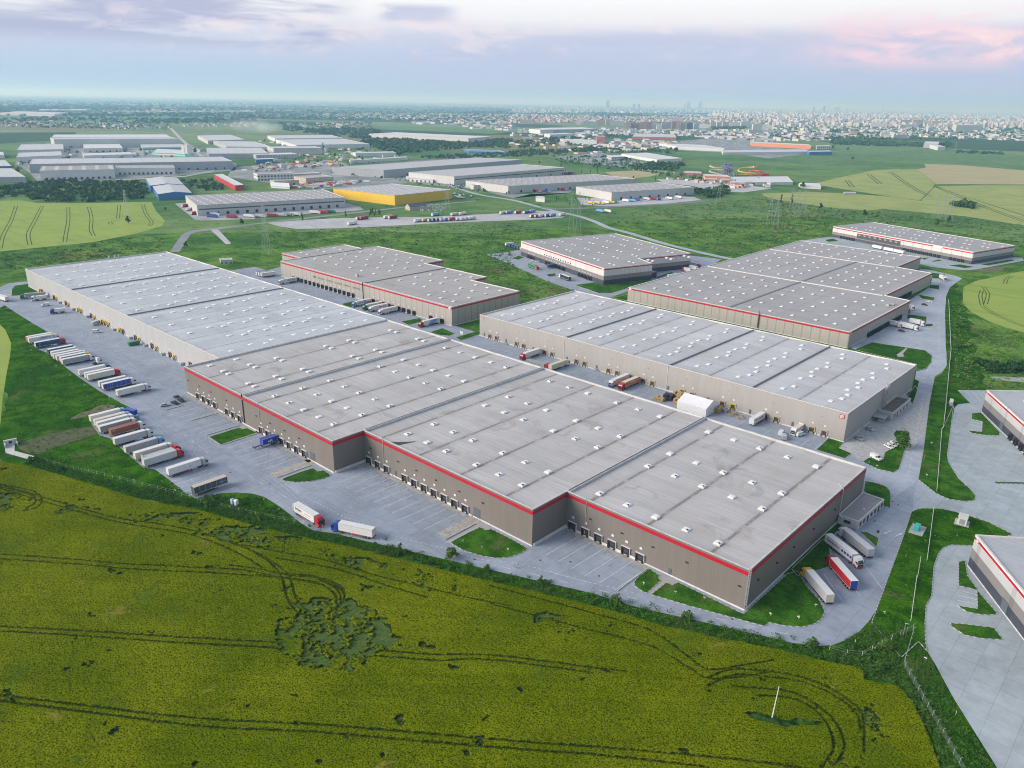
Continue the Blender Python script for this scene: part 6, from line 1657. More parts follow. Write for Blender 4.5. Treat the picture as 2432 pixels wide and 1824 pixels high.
fence('rail_fence', zp(O8, [(1318, 1335), (1290, 1500)])+zp(P4, [(1285, 0), (1228, 420)]), .9, 2.2, 'crooked pale rail fence ending above the chain link corner', PIPE, wires=((.9, .08), (.5, .05)), postr=.08)
WIRE = M('fence_wire', (.30, .36, .34), .6)
chain = zp(P4, [(1140, 520), (1262, 460), (1168, 775), (1400, 1190), (1668, 1665), (1800, 1900)])
fence('chain_link_fence', chain, 2.0, 3.0, 'chain link fence on slanted posts down the bank beside the pale yard', M('fence_post', (.36, .41, .40), .6), wires=tuple((.2+.25*k, .009) for k in range(8)), postr=.045, slant=.35)
fence('wire_fence', zp(P4, [(530, 640), (615, 665), (705, 690), (785, 712), (820, 690), (870, 660), (920, 635), (968, 605), (1018, 580), (1075, 550)]), 1.9, 4.6, 'row of pale fence posts in the tall grass by the wheat corner', PIPE, wires=((1.7, .012), (.9, .012)), postr=.06)
fence('wire_fence', zp(O2, [(355, 1215), (600, 1290), (950, 1360), (1300, 1450), (1650, 1540)])+zp(P1, [(760, 870), (1200, 985), (1500, 1030), (1900, 1125), (2212, 1195)]), 1.7, 4.0, 'long wire fence in the overgrown verge above the wheat', PIPE, wires=((1.6, .012), (.8, .012)), postr=.045)
# lamp posts
lpm = MB().tube((0, 0, 0), (0, 0, 7.5), .09, .05, 6)
lp_post = lpm.mesh('lamp_post_mesh', [STEEL]); lp_head = MB().box(-.15, .15, -.2, .7, 7.4, 7.55).mesh('lamp_head_mesh', [PLG])
for k, (o_, q) in enumerate(((O3, (1340, 1260)), (O2, (963, 610)), (O8, (1160, 215)), (P4, (1165, 520)), (O8, (1385, 890)), (O8, (1530, 910)), (O8, (1800, 985)), (O4, (350, 355)), (O4, (1032, 565)), (O4, (1380, 640)))):
    x, y = zp(o_, [q])[0]
    e = empty('street_lamp', (x, y, 0), random.uniform(0, 6), ('grey lamp post on the second lawn island', 'grey lamp post in front of the royal blue lorry', 'grey lamp post beside the tree by number 12', 'bent lamp post at the chain link corner', 'lamp post at the road junction, by the rail fence', 'lamp post at the junction, middle of the pale yard edge', 'lamp post by the white kiosk', 'lamp post at the long dock line', 'lamp post by the sky blue lorry', 'lamp post at the grass strip docks')[k], 'street lamp')
    link('post', lp_post, e).scale = (1, 1, .6 if k > 2 else .8); link('lamp_head', lp_head, e).scale = (1, 1, .6 if k > 2 else .8)
# ================================================================== TREES, SHRUBS AND UNDERGROWTH
LEAF = []
def leaf_mat(name, a, b2):
    m, t, b = new_mat(name)
    ge = t.new('ShaderNodeNewGeometry')
    n = t.noise(ge.outputs['Position'], .5, 2.0)
    c = t.mix(ge.outputs['Random Per Island'], a, b2)
    k = t.math('ADD', .6, t.math('MULTIPLY', n, .8))
    t.put(b.inputs['Base Color'], t.mix(1.0, c, t.xyz(k, k, k), 'MULTIPLY'))
    b.inputs['Roughness'].default_value = .85; b.inputs['Specular IOR Level'].default_value = .05
    return m
L_MID = leaf_mat('leaf_mid', (.045, .115, .020), (.090, .185, .034)); L_DARK = leaf_mat('leaf_dark', (.020, .065, .016), (.048, .110, .026)); L_LIGHT = leaf_mat('leaf_light', (.075, .165, .028), (.135, .225, .045)); L_WEED = leaf_mat('weed_leaf', (.10, .19, .04), (.20, .25, .09)); L_FAR = leaf_mat('leaf_far', (.032, .085, .026), (.075, .140, .042))
BARK = M('bark', (.10, .075, .05), .9, var=.3, scale=3.0, space='obj')
def leaf_quads(cent, size, rng, flat=.0):
    n = len(cent)
    d = rng.normal(size=(n, 3)); d /= np.linalg.norm(d, axis=1)[:, None]
    d[:, 2] = np.abs(d[:, 2])+flat; d /= np.linalg.norm(d, axis=1)[:, None]
    u = np.cross(d, rng.normal(size=(n, 3))); u /= np.linalg.norm(u, axis=1)[:, None]; v = np.cross(d, u)
    s = np.asarray(size).reshape(-1, 1) if np.ndim(size) else np.full((n, 1), size)
    u = u*s; v = v*s*rng.uniform(.5, 1, (n, 1))
    return np.stack([cent-u-v*.4, cent+u*.2-v, cent+u+v*.4, cent-u*.2+v], 1).reshape(-1, 3)
def quad_mesh(name, co, mats, mi=None):
    me = bpy.data.meshes.new(name); n = len(co)//4
    me.vertices.add(len(co)); me.vertices.foreach_set('co', co.astype(np.float32).ravel())
    me.loops.add(len(co)); me.loops.foreach_set('vertex_index', np.arange(len(co), dtype=np.int32))
    me.polygons.add(n); me.polygons.foreach_set('loop_start', np.arange(0, len(co), 4, dtype=np.int32))
    for m in (mats if isinstance(mats, list) else [mats]): me.materials.append(m)
    if mi is not None: me.polygons.foreach_set('material_index', mi.astype(np.int32))
    me.update(calc_edges=True); me.validate()
    return me
def crown_pts(rng, n, h, r, clumps, low=.25):
    cc = []
    for k in range(clumps):
        a = rng.uniform(0, 6.283); q = rng.uniform(0, 1)**.6; z = rng.uniform(low, 1)
        w = math.sin(min(1, max(.05, (1.08-z)/.8))*1.57)**.8
        cc.append((math.cos(a)*q*r*w*.8, math.sin(a)*q*r*w*.8, z*h, rng.uniform(.25, .45)*r))
    cc = np.array(cc); pick = rng.integers(0, clumps, n)
    p = rng.normal(size=(n, 3)); p /= np.linalg.norm(p, axis=1)[:, None]; p *= rng.uniform(.45, 1.0, (n, 1))
    p[:, 2] *= .8
    return cc[pick, :3]+p*cc[pick, 3:4]
TREE_M = {}
def tree_meshes(kind, v):
    k = (kind, v)
    if k in TREE_M: return TREE_M[k]
    rng = np.random.default_rng(100+v+hash(kind) % 7)
    rng = np.random.default_rng({'round': 10, 'tall': 40, 'bush': 70, 'near': 90}[kind]+v)
    if kind == 'round': h, r, n, c, s, low = 8.0, 3.6, 420, 16, .55, .3
    elif kind == 'tall': h, r, n, c, s, low = 13.0, 2.2, 420, 18, .5, .12
    elif kind == 'near': h, r, n, c, s, low = 8.0, 4.2, 2600, 46, .30, .22
    else: h, r, n, c, s, low = 2.6, 2.0, 420, 12, .26, .12
    mat = [L_MID, L_DARK, L_LIGHT][v % 3] if kind == 'bush' else [L_MID, L_DARK][v % 2]
    co = leaf_quads(crown_pts(rng, n, h, r, c, low), rng.uniform(.6, 1.2, n)*s, rng)
    crown = quad_mesh('crown_mesh', co, mat)
    mb = MB().tube((0, 0, 0), (.05, .05, h*.55), h*.028, h*.016, 7)
    for i in range(5):
        a = i*1.3; mb.tube((.03, .03, h*(.28+.05*i)), (math.cos(a)*r*.5, math.sin(a)*r*.5, h*(.5+.07*i)), h*.012, h*.004, 5)
    TREE_M[k] = (crown, mb.mesh('trunk_mesh', [BARK]))
    return TREE_M[k]
def tree(x, y, kind, sc, label, cat='tree', group=None, v=None, name=None):
    v = random.randrange(4) if v is None else v
    e = empty(name or ('shrub' if kind == 'bush' else 'tree'), (x, y, 0), random.uniform(0, 6.28), label, cat, group)
    e.scale = (sc, sc, sc*random.uniform(.9, 1.1))
    cr, tk = tree_meshes(kind, v)
    link('crown', cr, e); link('trunk', tk, e)
    return e
x, y = zp(O8, [(1150, 372)])[0]
tree(x+.5, y, 'near', 1.0, 'single leafy tree beside the small car park and road', v=0)
for (o_, q, sc, lb) in ((P1, (685, 880), 1.7, 'large round bush in the verge below the dark slate trailer'), (P2, (560, 1285), 1.25, 'dark bush between the front road and the wheat'), (P2, (990, 1330), 1.55, 'feathery pale green sapling beside the front road'), (P2, (1310, 1440), .9, 'small bush on the road verge past the sapling'),
                        (P2, (1775, 1545), .95, 'small dark bush on the verge below the second lane lines'), (P3, (580, 1355), 1.15, 'rounded bush on the verge below the third docks'), (P3, (1200, 1490), 1.1, 'broad bush on the verge before the corner'), (P4, (385, 620), 1.2, 'bushy clump at the outside of the road bend'),
                        (O2, (290, 1230), 1.5, 'dark shrub by the outfall at the wheat edge'), (O2, (520, 1300), 1.0, 'scrubby bush along the wire fence'), (O7, (1620, 790), 2.2, 'round dark bush in the meadow beyond the rail fence'), (O7, (1640, 960), 2.0, 'blue green bush in the meadow below the round one'),
                        (P1, (1160, 1000), 1.2, 'pale weedy bush in the verge beside the front road'), (P1, (1000, 950), 1.0, 'low bush in the verge before the lettered lorry'), (P4, (1000, 640), 1.1, 'weedy bush beside the pale fence posts'), (P4, (930, 830), 1.2, 'tall weeds at the wheat corner')):
    x, y = zp(o_, [q])[0]
    tree(x, y, 'bush', sc, lb, 'shrub', v={True: 2, False: 0}['pale' in lb])
def mass(name, blobs, mat, seed, label=None, z0=0.0):
    """one object for growth nobody could count: blobs = (x, y, r, h, leaves, leaf size)"""
    rng = np.random.default_rng(seed); P, Sz = [], []
    for x, y, r, h, n, s in blobs:
        p = rng.normal(size=(n, 3)); p /= np.linalg.norm(p, axis=1)[:, None]; p *= rng.uniform(.5, 1, (n, 1))
        P.append(np.stack([x+p[:, 0]*r, y+p[:, 1]*r, z0+h*.5+p[:, 2]*h*.5], 1)); Sz.append(rng.uniform(.6, 1.2, n)*s)
    co = leaf_quads(np.concatenate(P), np.concatenate(Sz), rng)
    o = link(name, quad_mesh(name, co, mat)); o['kind'] = 'stuff'
    if label: o['label'] = label
    return o
def scatter(poly, n, rng):
    xs = [p[0] for p in poly]; ys = [p[1] for p in poly]; out = np.zeros((0, 2))
    while len(out) < n:
        a = np.stack([rng.uniform(min(xs), max(xs), n*3), rng.uniform(min(ys), max(ys), n*3)], 1)
        out = np.concatenate([out, a[inside(a[:, 0], a[:, 1], poly)]])
    return out[:n]
rng = np.random.default_rng(77)
# undergrowth along the verge above the wheat
line = [EDGE[i] for i in range(3, len(EDGE)-1)]
q = resample(line, 1.0); bl = []
for x, y in q:
    for k in range(3):
        w = rng.uniform(.6, 1.5); bl.append((x+rng.normal()*1.2, y+1.6+abs(rng.normal())*2.6, w, w*rng.uniform(.7, 1.2), 26, .22))
verge_poly = zp(P1, [(0, 790), (600, 880), (1000, 990), (1600, 1130), (1500, 1040), (1290, 880), (1090, 790), (780, 790), (560, 830), (300, 700)])
for x, y in scatter(verge_poly, 420, rng): w = rng.uniform(.5, 1.2); bl.append((x, y, w, w*.8, 22, .22))
for x, y in scatter(zp(P4, [(400, 690), (560, 630), (900, 420), (1200, 460), (1150, 760), (1240, 1050), (1000, 900), (830, 860)]), 420, rng): w = rng.uniform(.5, 1.1); bl.append((x, y, w, w*.8, 22, .2))
for x, y in scatter(zp(P4, [(1250, 1090), (1190, 800), (1300, 600), (1440, 800), (1700, 1260), (1960, 1659), (1530, 1659), (1420, 1380)]), 480, rng): w = rng.uniform(.3, .9); bl.append((x, y, w, w*.7, 18, .17))
mass('undergrowth', bl, L_MID, 1)
bl = []
for x, y in scatter(zp(O2, [(60, 1000), (130, 300), (220, 100), (560, 420), (760, 560), (1000, 720), (700, 900), (860, 1020), (1240, 1290), (1640, 1500), (1500, 1480), (700, 1290), (360, 1230)]), 1100, rng):
    w = rng.uniform(.25, .7); bl.append((x, y, w, w*.7, 12, .18))
for x, y in scatter(lawn_s, 260, rng): w = rng.uniform(.2, .6); bl.append((x, y, w, w*.7, 12, .16))
mass('tall_grass', bl, L_LIGHT, 2)
# scrub behind the halls and on the right
bl = []; bl2 = []
for poly, n, a, c in ((zp(Q6, [(0, 1470), (300, 1440), (800, 1380), (1400, 1290), (1440, 1430), (230, 1590), (0, 1640)]), 900, 1.0, 3.0), (zp(Q7, [(0, 1230), (350, 1260), (1400, 1220), (2212, 1190), (2560, 1290), (2280, 1340), (2200, 1640), (1950, 1620), (1600, 1510), (1050, 1390), (750, 1370), (240, 1450), (0, 1400)]), 2600, .9, 3.2),
                      (zp(Q8, [(580, 1110), (980, 1120), (1640, 1040), (2212, 970), (2400, 1050), (2250, 1480), (1990, 1490), (1300, 1360), (900, 1240)]), 2400, 1.0, 4.2), (zp(Q9, [(0, 1000), (300, 1040), (850, 1095), (1600, 1150), (2400, 1240), (2212, 1420), (2130, 1390), (920, 1190), (550, 1220), (540, 1310), (200, 1350), (0, 1400)]), 2000, 1.2, 4.8),
                      (zp(O7, [(1560, 560), (1650, 470), (1720, 660), (2000, 800), (2212, 860), (2212, 1320), (1660, 1330), (1570, 1100)]), 1000, .7, 2.4), (zp(QB, [(0, 400), (360, 530), (780, 690), (330, 790), (290, 690), (0, 560)]), 500, .7, 2.4)):
    for x, y in scatter(poly, n, rng):
        if rng.random() < .75*vnoise(np.array([x]), np.array([y]), .02, 9)[0]+.1: w = rng.uniform(a, c)*rng.uniform(.4, 1); (bl if rng.random() < .4 else bl2).append((x, y, w, w*.5, 12, .30*w))
mass('scrub', bl, L_MID, 3)
mass('weeds', bl2, L_WEED, 13)
mass('hedge_belt', [(x, y, k*3, k*3.5, 26, k*.9) for (x, y), k in zip(scatter(zp(O7, [(1780, 1100), (2212, 1118), (2400, 1130), (2400, 1200), (2212, 1190), (1900, 1180)]), 70, rng), rng.uniform(.6, 1.2, 70))], L_DARK, 14)
# woodland blocks
WOODS = [(zp(Q6, [(-100, 900), (200, 862), (600, 838), (1240, 858), (1285, 960), (1200, 1000), (600, 1020), (330, 1012), (200, 965), (-100, 1000)]), 520, 4.5, 5.0), (zp(Q6, [(1560, 840), (1850, 830), (1940, 900), (1900, 925), (1700, 925)]), 50, 4, 5), (zp(Q8, [(1575, 935), (1850, 900), (1870, 960), (1800, 990), (1700, 985)]), 70, 5, 7),
         (zp(Q8, [(980, 710), (1260, 680), (1520, 700), (1380, 750), (1050, 740)]), 90, 6, 7), (zp(Q8, [(0, 500), (420, 460), (730, 470), (700, 520), (300, 540), (0, 560)]), 120, 8, 8), (zp(Q8, [(0, 575), (400, 580), (800, 545), (830, 570), (400, 605), (0, 640)]), 160, 6, 8),
         (zp(Q7, [(850, 500), (1080, 470), (1800, 510), (2212, 470), (2212, 560), (1900, 545), (1500, 580), (1250, 610), (1150, 590), (1000, 540)]), 560, 8, 8), (zp(Q7, [(200, 330), (420, 380), (900, 385), (1080, 400), (1000, 480), (820, 470), (500, 430), (250, 400)]), 220, 9, 8), (zp(Q7, [(1280, 635), (2100, 600), (2212, 590), (2212, 625), (1700, 650)]), 90, 5, 6),
         (zp(Q9, [(550, 490), (1400, 520), (1590, 510), (1560, 545), (1050, 540), (520, 520)]), 300, 9, 9), (zp(Q9, [(1600, 580), (2040, 595), (2030, 608), (1620, 596)]), 60, 6, 6), (zp(Q9, [(1595, 1030), (1660, 1018), (1780, 1055), (1770, 1078), (1600, 1060)]), 26, 6, 8), (zp(Q8, [(700, 245), (1170, 265), (1150, 282), (720, 275)]), 200, 14, 14), (zp(Q6, [(0, 195), (400, 185), (400, 210), (0, 222)]), 160, 14, 12), (zp(Q8, [(1720, 370), (2030, 372), (2000, 392), (1740, 395)]), 110, 9, 9),
         (zp(Q6, [(0, 300), (450, 290), (1400, 300), (2212, 280), (2212, 330), (1400, 345), (500, 320), (0, 330)]), 320, 11, 10), (zp(Q6, [(0, 240), (700, 250), (2212, 250), (2212, 282), (700, 285), (0, 270)]), 420, 13, 11), (zp(Q7, [(0, 180), (900, 200), (2212, 200), (2212, 250), (900, 270), (0, 250)]), 420, 14, 12),
         (zp(Q9, [(1950, 370), (2300, 350), (2300, 440), (2060, 430)]), 160, 10, 10), (zp(Q9, [(540, 400), (1000, 420), (1000, 460), (560, 470)]), 120, 9, 9), (zp(Q9, [(1450, 330), (1560, 330), (1550, 370), (1480, 370)]), 60, 10, 10)]
bl = []
for poly, n, r, h in WOODS:
    for x, y in scatter(poly, n, rng): k = rng.uniform(.6, 1.25); bl.append((x, y, r*k, h*k, 26, r*.42*k))
mass('woodland', bl, L_FAR, 4)
# single trees one can tell apart
TR = [(Q6, (1110, 1205), 'round', 1.05, 'lone dark tree standing in the left ripening field'), (Q6, (2090, 1215), 'round', 1.0, 'dark tree at the road in front of the long docks'), (Q6, (1430, 1090), 'round', .6, 'small tree on the grass left of the white docks'), (Q6, (1610, 1410), 'round', .8, 'dark bushy tree where the country road meets the ivory hall'),
      (Q7, (400, 1180), 'tall', .8, 'slim tree at the near end of the lorry park'), (Q7, (775, 1150), 'tall', .8, 'leafy tree between the lorry park and the dirt yard'), (Q8, (425, 710), 'round', .9, 'small tree behind the striped white roof'), (Q8, (235, 690), 'round', 1.0, 'pair-like tree left behind the striped white roof'), (Q8, (735, 770), 'tall', 1.1, 'dark conifer clump behind the striped white roof'),
      (Q8, (675, 775), 'tall', .7, 'slender dark tree next to the conifer clump'), (Q8, (600, 770), 'tall', .7, 'thin tree beside the stacked containers'), (Q8, (1050, 815), 'round', .7, 'bush-like tree at the corner of the front white hall'), (Q8, (1240, 835), 'tall', .7, 'dark tree behind the front white hall'), (Q9, (450, 1085), 'round', 1.3, 'broad dark bush on the scrub edge'),
      (Q9, (730, 660), 'round', 1.5, 'lone dot of a tree in the far green plain'), (Q9, (690, 575), 'round', 1.6, 'tree beside the blue shop in the plain'), (Q9, (560, 562), 'round', 1.8, 'big tree right of the pale office'), (Q9, (830, 1145), 'round', 1.2, 'dark tree in the scrub behind the farthest hall'), (Q9, (1450, 1230), 'round', 1.2, 'tree in the scrub above the farthest hall roof'),
      (Q9, (1560, 1195), 'round', 1.1, 'dark tree at the feet of the right pylons'), (Q9, (110, 1040), 'tall', 1.2, 'upright dark poplar by the left pylons'), (Q9, (200, 1045), 'tall', 1.4, 'tallest poplar beside the left pylons'), (Q9, (300, 900), 'round', 1.6, 'tree beside the white greenhouse tent'), (Q6, (640, 540), 'round', 1.9, 'round dark tree in the industrial yard'), (Q6, (1690, 600), 'round', 1.8, 'dark round tree next to the silo tower'),
      (Q7, (665, 780), 'round', 1.2, 'tree in front of the office buildings'), (Q7, (890, 785), 'round', 1.0, 'tree beside the long grey warehouse'), (Q7, (580, 560), 'tall', 1.6, 'tall tree by the big white hall'), (Q7, (645, 555), 'round', 1.4, 'double crowned tree by the big white hall'), (Q7, (920, 675), 'round', 1.5, 'dark tree by the white shed roofs'), (Q7, (1235, 600), 'tall', 1.8, 'poplars above the motorway'), (Q7, (1155, 600), 'tall', 1.6, 'lone poplar left of the motorway')]
for o_, q, k, sc, lb in TR:
    x, y = zp(o_, [q])[0]; tree(x, y, k, sc, lb, v=1 if 'dark' in lb else 0)
for k in range(13):
    x, y = zp(Q8, [(1365+24*k, 815+1.8*k)])[0]; tree(x, y, 'tall', .55, 'young tree in the row before the water park car park', 'tree', 'row of young trees by the water park')
for k in range(16):
    x, y = zp(Q8, [(350+random.uniform(0, 350), 985+random.uniform(0, 70))])[0]; tree(x, y, 'tall', .5, 'slim young tree on the lawn by the front white hall', 'tree', 'young trees on the lawn by the white hall')
for k in range(12):
    x, y = zp(Q7, [(985+random.uniform(0, 90), 1120+random.uniform(0, 30))])[0]; tree(x, y, 'tall', .55, 'young tree near the lorry park', 'tree', 'young trees near the lorry park')

# ================================================================== THE INDUSTRIAL BELT
PALEW = mat_wall('pale_hall_wall', (.50, .50, .49), 6.0, .9); WHITEW = mat_wall('white_hall_wall', (.62, .63, .63), 6.0, .92); GREYW = mat_wall('grey_hall_wall', (.36, .38, .41), 6.0, .9); YELW = mat_wall('yellow_hall_wall', (.72, .45, .02), 6.0, .93); REDW = mat_wall('red_hall_wall', (.48, .03, .035), 4.0, .85)
BLUEW = mat_wall('blue_hall_wall', (.05, .17, .42), 4.0, .9); SANDW = mat_wall('sand_wall', (.46, .40, .28), 5.0, .9); BRICKW = mat_wall('brick_wall', (.36, .12, .08), 3.0, .9); ORGW = mat_wall('orange_mall_wall', (.62, .22, .10), 8.0, .9); REDM = mat_wall('red_mall_wall', (.55, .16, .17), 8.0, .9)
def mat_striped(name, col, px, py, wx, wy, white=(.74, .75, .76)):
    """sheet roof with rows of rooflight strips, in the building's own axes"""
    m, t, b = new_mat(name)
    x, y, z = t.sep(t.new('ShaderNodeTexCoord').outputs['Object'])
    fx = t.math('LESS_THAN', t.math('FRACT', t.math('DIVIDE', x, px)), wx); fy = t.math('LESS_THAN', t.math('FRACT', t.math('DIVIDE', y, py)), wy)
    n = t.noise(t.xyz(t.math('MULTIPLY', x, .02), t.math('MULTIPLY', y, .12), 0.0), 1.0, 4.0, .6)
    k = t.math('ADD', .82, t.math('MULTIPLY', n, .36))
    c = t.mix(1.0, col, t.xyz(k, k, k), 'MULTIPLY')
    c = t.mix(t.math('MULTIPLY', fx, fy), c, white)
    t.put(b.inputs['Base Color'], c); b.inputs['Roughness'].default_value = .6
    return m
R_STR = mat_striped('rooflight_sheet', (.34, .33, .33), 13.0, 17.0, .14, .62); R_STR2 = mat_striped('rooflight_sheet_two', (.40, .40, .41), 9.0, 14.0, .2, .5); R_GRY = mat_striped('ribbed_sheet', (.38, .37, .36), 24.0, 9.0, .03, .95, (.25, .25, .25)); R_PAL = mat_striped('pale_sheet', (.50, .51, .52), 22.0, 30.0, .05, .9, (.40, .40, .41)); R_WHT = mat_striped('white_sheet', (.60, .61, .62), 26.0, 40.0, .04, .9, (.5, .5, .5)); R_BRN = mat_striped('brownish_sheet', (.32, .30, .28), 22.0, 10.0, .3, .4)
def far_hall(label, o, A, B, C, base, wall, roof, at='B', H=None, gable=0.0, ridge='x', docks_=0, stripe=None, band=None, name='industrial_hall', cat='industrial hall', depth=None, dside='AB', ew=None, group=None):
    """A-B the near roof edge, C the roof corner behind B, all read on the photo; base is the ground point under `at`"""
    if H is None: H = height_at(o, base, B if at == 'B' else A)
    H = max(3.0, H)
    a, b_, c = [Vector(zp(o, [q], H)[0]) for q in (A, B, C)]
    ex = (b_-a); Lx = ex.length; ex = ex/Lx
    ey = Vector((-ex.y, ex.x)); w = (c-b_)
    sg = 1 if w.dot(ey) > 0 else -1
    Ly = depth or max(6.0, abs(w.dot(ey)))
    if sg < 0: a, b_ = b_, a; ex = -ex; ey = Vector((-ex.y, ex.x))
    shear = 0.0 if depth else max(-.75, min(.75, w.dot(ex)/Ly))
    e = empty(name, (a.x, a.y, 0), math.atan2(ex.y, ex.x), label, cat, group)
    mb = MB(); R4 = [(0, 0), (Lx, 0), (Lx, Ly), (0, Ly)]
    mb.walls(R4, -.1, H)
    if gable and ridge == 'y':
        mb.face([(0, 0, H), (Lx, 0, H), (Lx/2, 0, H+gable)]); mb.face([(Lx, Ly, H), (0, Ly, H), (Lx/2, Ly, H+gable)])
    elif gable:
        mb.face([(Lx, 0, H), (Lx, Ly, H), (Lx, Ly/2, H+gable)]); mb.face([(0, Ly, H), (0, 0, H), (0, Ly/2, H+gable)])
    mb.build('wall', wall, e)
    rb = MB(); k = .5
    if gable and ridge == 'y': rb.face([(-k, -k, H-.05), (Lx/2, -k, H+gable+.1), (Lx/2, Ly+k, H+gable+.1), (-k, Ly+k, H-.05)]).face([(Lx/2, -k, H+gable+.1), (Lx+k, -k, H-.05), (Lx+k, Ly+k, H-.05), (Lx/2, Ly+k, H+gable+.1)])
    elif gable: rb.face([(-k, -k, H-.05), (Lx+k, -k, H-.05), (Lx+k, Ly/2, H+gable+.1), (-k, Ly/2, H+gable+.1)]); rb.face([(-k, Ly/2, H+gable+.1), (Lx+k, Ly/2, H+gable+.1), (Lx+k, Ly+k, H-.05), (-k, Ly+k, H-.05)])
    else:
        rb.face([(0, 0, H-.4), (Lx, 0, H-.4), (Lx, Ly, H-.4), (0, Ly, H-.4)])
        for q in ((0, Lx, 0, .6), (0, Lx, Ly-.6, Ly), (0, .6, .6, Ly-.6), (Lx-.6, Lx, .6, Ly-.6)): rb.box(q[0], q[1], q[2], q[3], H-.5, H+.08, 1)
    rb.build('roof', [roof, CAPL], e)
    if stripe:
        m_, z0, z1 = stripe; sb = MB().box(-.15, Lx+.15, -.15, Ly+.15, H*z0, H*z1); sb.build('stripe', m_, e)
    if band:
        m_, z0, z1 = band; MB().box(2, Lx-2, -.2, -.02, H*z0, H*z1).build('window', m_, e)
    if docks_:
        dm = MB().box(-1.7, 1.7, -.6, -.01, .6, 4.2).mesh('far_dock_mesh', [DARK])
        st = Lx/(docks_+1)
        for i in range(docks_): link('loading_dock', dm, e, (st*(i+1), 0, 0))
    if abs(shear) > .02:
        mt = Matrix.Identity(4); mt[0][1] = shear
        for ch in e.children:
            if not ch.name.startswith('loading'): ch.data.transform(mt)
    return e, Lx, Ly, H
far_hall('pale warehouse with a long row of docks and lorries before the far lorry park', Q6, (1700, 1047), (2982, 978), (2787, 905), (1703, 1140), PALEW, R_STR, 'A', docks_=15, band=(M('strip_glass', (.10, .11, .13), .2), .55, .66))
far_hall('bright yellow warehouse with a grey ribbed roof', Q7, (1198, 962), (1688, 912), (1165, 858), (1198, 1047), YELW, R_STR2, 'A')
far_hall('long pale warehouse with rooflights, farthest of the four beside the yellow one', Q7, (1102, 742), (2296, 652), (1900, 633), (1102, 808), GREYW, R_STR2, 'A', docks_=6)
far_hall('pale warehouse with striped roof, second of the four beside the yellow one', Q7, (1712, 797), (2668, 720), (2290, 690), (1712, 868), PALEW, R_STR2, 'A', docks_=6, band=(M('strip_glass', (.10, .11, .13), .2), .55, .66))
far_hall('white warehouse with striped roof and dark docks, third of the four', Q7, (2180, 880), (3284, 815), (2900, 775), (2180, 945), PALEW, R_STR, 'A', docks_=10)
far_hall('white warehouse with lorries lined up in front, nearest of the four', Q8, (862, 935), (1575, 890), (1250, 845), (862, 1005), PALEW, R_STR, 'A', docks_=8)
far_hall('white dock hall with a red square logo and brown roof', Q6, (340, 748), (988, 735), (975, 697), (1000, 815), WHITEW, R_BRN, docks_=12)
far_hall('low white dock hall attached to the one with the red logo', Q6, (990, 727), (1510, 722), (1495, 696), (1515, 778), WHITEW, R_GRY, docks_=12)
far_hall('very long grey hall with dock doors behind the white dock halls', Q6, (250, 690), (2010, 665), (1915, 625), (2015, 735), GREYW, R_PAL, docks_=20)
far_hall('grey hall with pale ribbed roof cut by the picture edge', Q6, (-260, 805), (220, 800), (95, 725), (220, 850), GREYW, R_PAL)
far_hall('white hall with a blue band at the picture edge', Q6, (-200, 712), (100, 706), (40, 655), (102, 722), BLUEW, R_PAL)
far_hall('small white building at the picture edge above the others', Q6, (-120, 612), (35, 610), (25, 585), (40, 640), WHITEW, R_WHT)
far_hall('long white shed with blue grey roof, front one of the pair', Q6, (140, 630), (530, 615), (525, 578), (530, 665), WHITEW, R_PAL)
far_hall('long white shed with blue grey roof, back one of the pair', Q6, (145, 568), (548, 562), (545, 515), (550, 605), PALEW, R_PAL)
far_hall('big white hall with a red stripe under the roof edge', Q6, (445, 458), (1472, 455), (1440, 433), (1475, 475), WHITEW, R_WHT, stripe=(REDL, .55, .85))
far_hall('huge white hall with plain front below the red striped one', Q6, (465, 476), (1540, 470), (1470, 455), (1550, 540), PALEW, R_PAL)
far_hall('white workshop with flat pale roof in the yard, back one', Q6, (718, 555), (1060, 550), (1030, 512), (1062, 585), WHITEW, R_WHT, docks_=5)
far_hall('white workshop with flat pale roof in the yard, front one', Q6, (725, 617), (1150, 605), (1120, 585), (1152, 632), WHITEW, R_WHT)
far_hall('pale factory with green band beneath the roof', Q6, (1230, 548), (1590, 540), (1540, 503), (1592, 568), WHITEW, R_PAL, stripe=(M('mint_band', (.12, .45, .35), .6), .3, .7))
far_hall('green and white striped factory hall', Q6, (1310, 590), (1600, 603), (1575, 568), (1605, 630), M('mint_wall', (.10, .50, .30), .6), R_WHT, stripe=(TRIM, .35, .7))
e, Lx, Ly, H = far_hall('white silo tower with a darker slot beside the green striped factory', Q6, (1562, 520), (1612, 522), (1600, 515), (1620, 628), WHITEW, R_WHT, depth=14, name='silo_tower', cat='tower')
MB().box(Lx*.45, Lx*.55, -.2, -.02, 1, H).build('slot', GREYW, e)
far_hall('pale hall left of the framed canopy', Q6, (1795, 487), (2110, 478), (1990, 436), (1795, 520), PALEW, R_PAL, 'A')
far_hall('half built frame hall with open columns', Q6, (1955, 538), (2362, 545), (2200, 495), (2362, 578), mat_wall('open_frame', (.45, .46, .47), 8.0, .25), R_PAL)
far_hall('flat grey hall with pale front below the frame hall', Q6, (1800, 600), (2320, 598), (2250, 548), (2322, 640), GREYW, R_PAL)
far_hall('white canopy roof beside the blue shop', Q7, (0, 612), (360, 604), (300, 590), (360, 640), mat_wall('open_frame', (.45, .46, .47), 8.0, .25), R_WHT)
far_hall('pale grey box hall in front of the biggest white hall', Q7, (150, 552), (567, 550), (500, 535), (567, 606), PALEW, R_PAL)
far_hall('large white hall, upper part of the stepped pair', Q7, (165, 470), (745, 462), (640, 436), (165, 500), WHITEW, R_PAL, 'A')
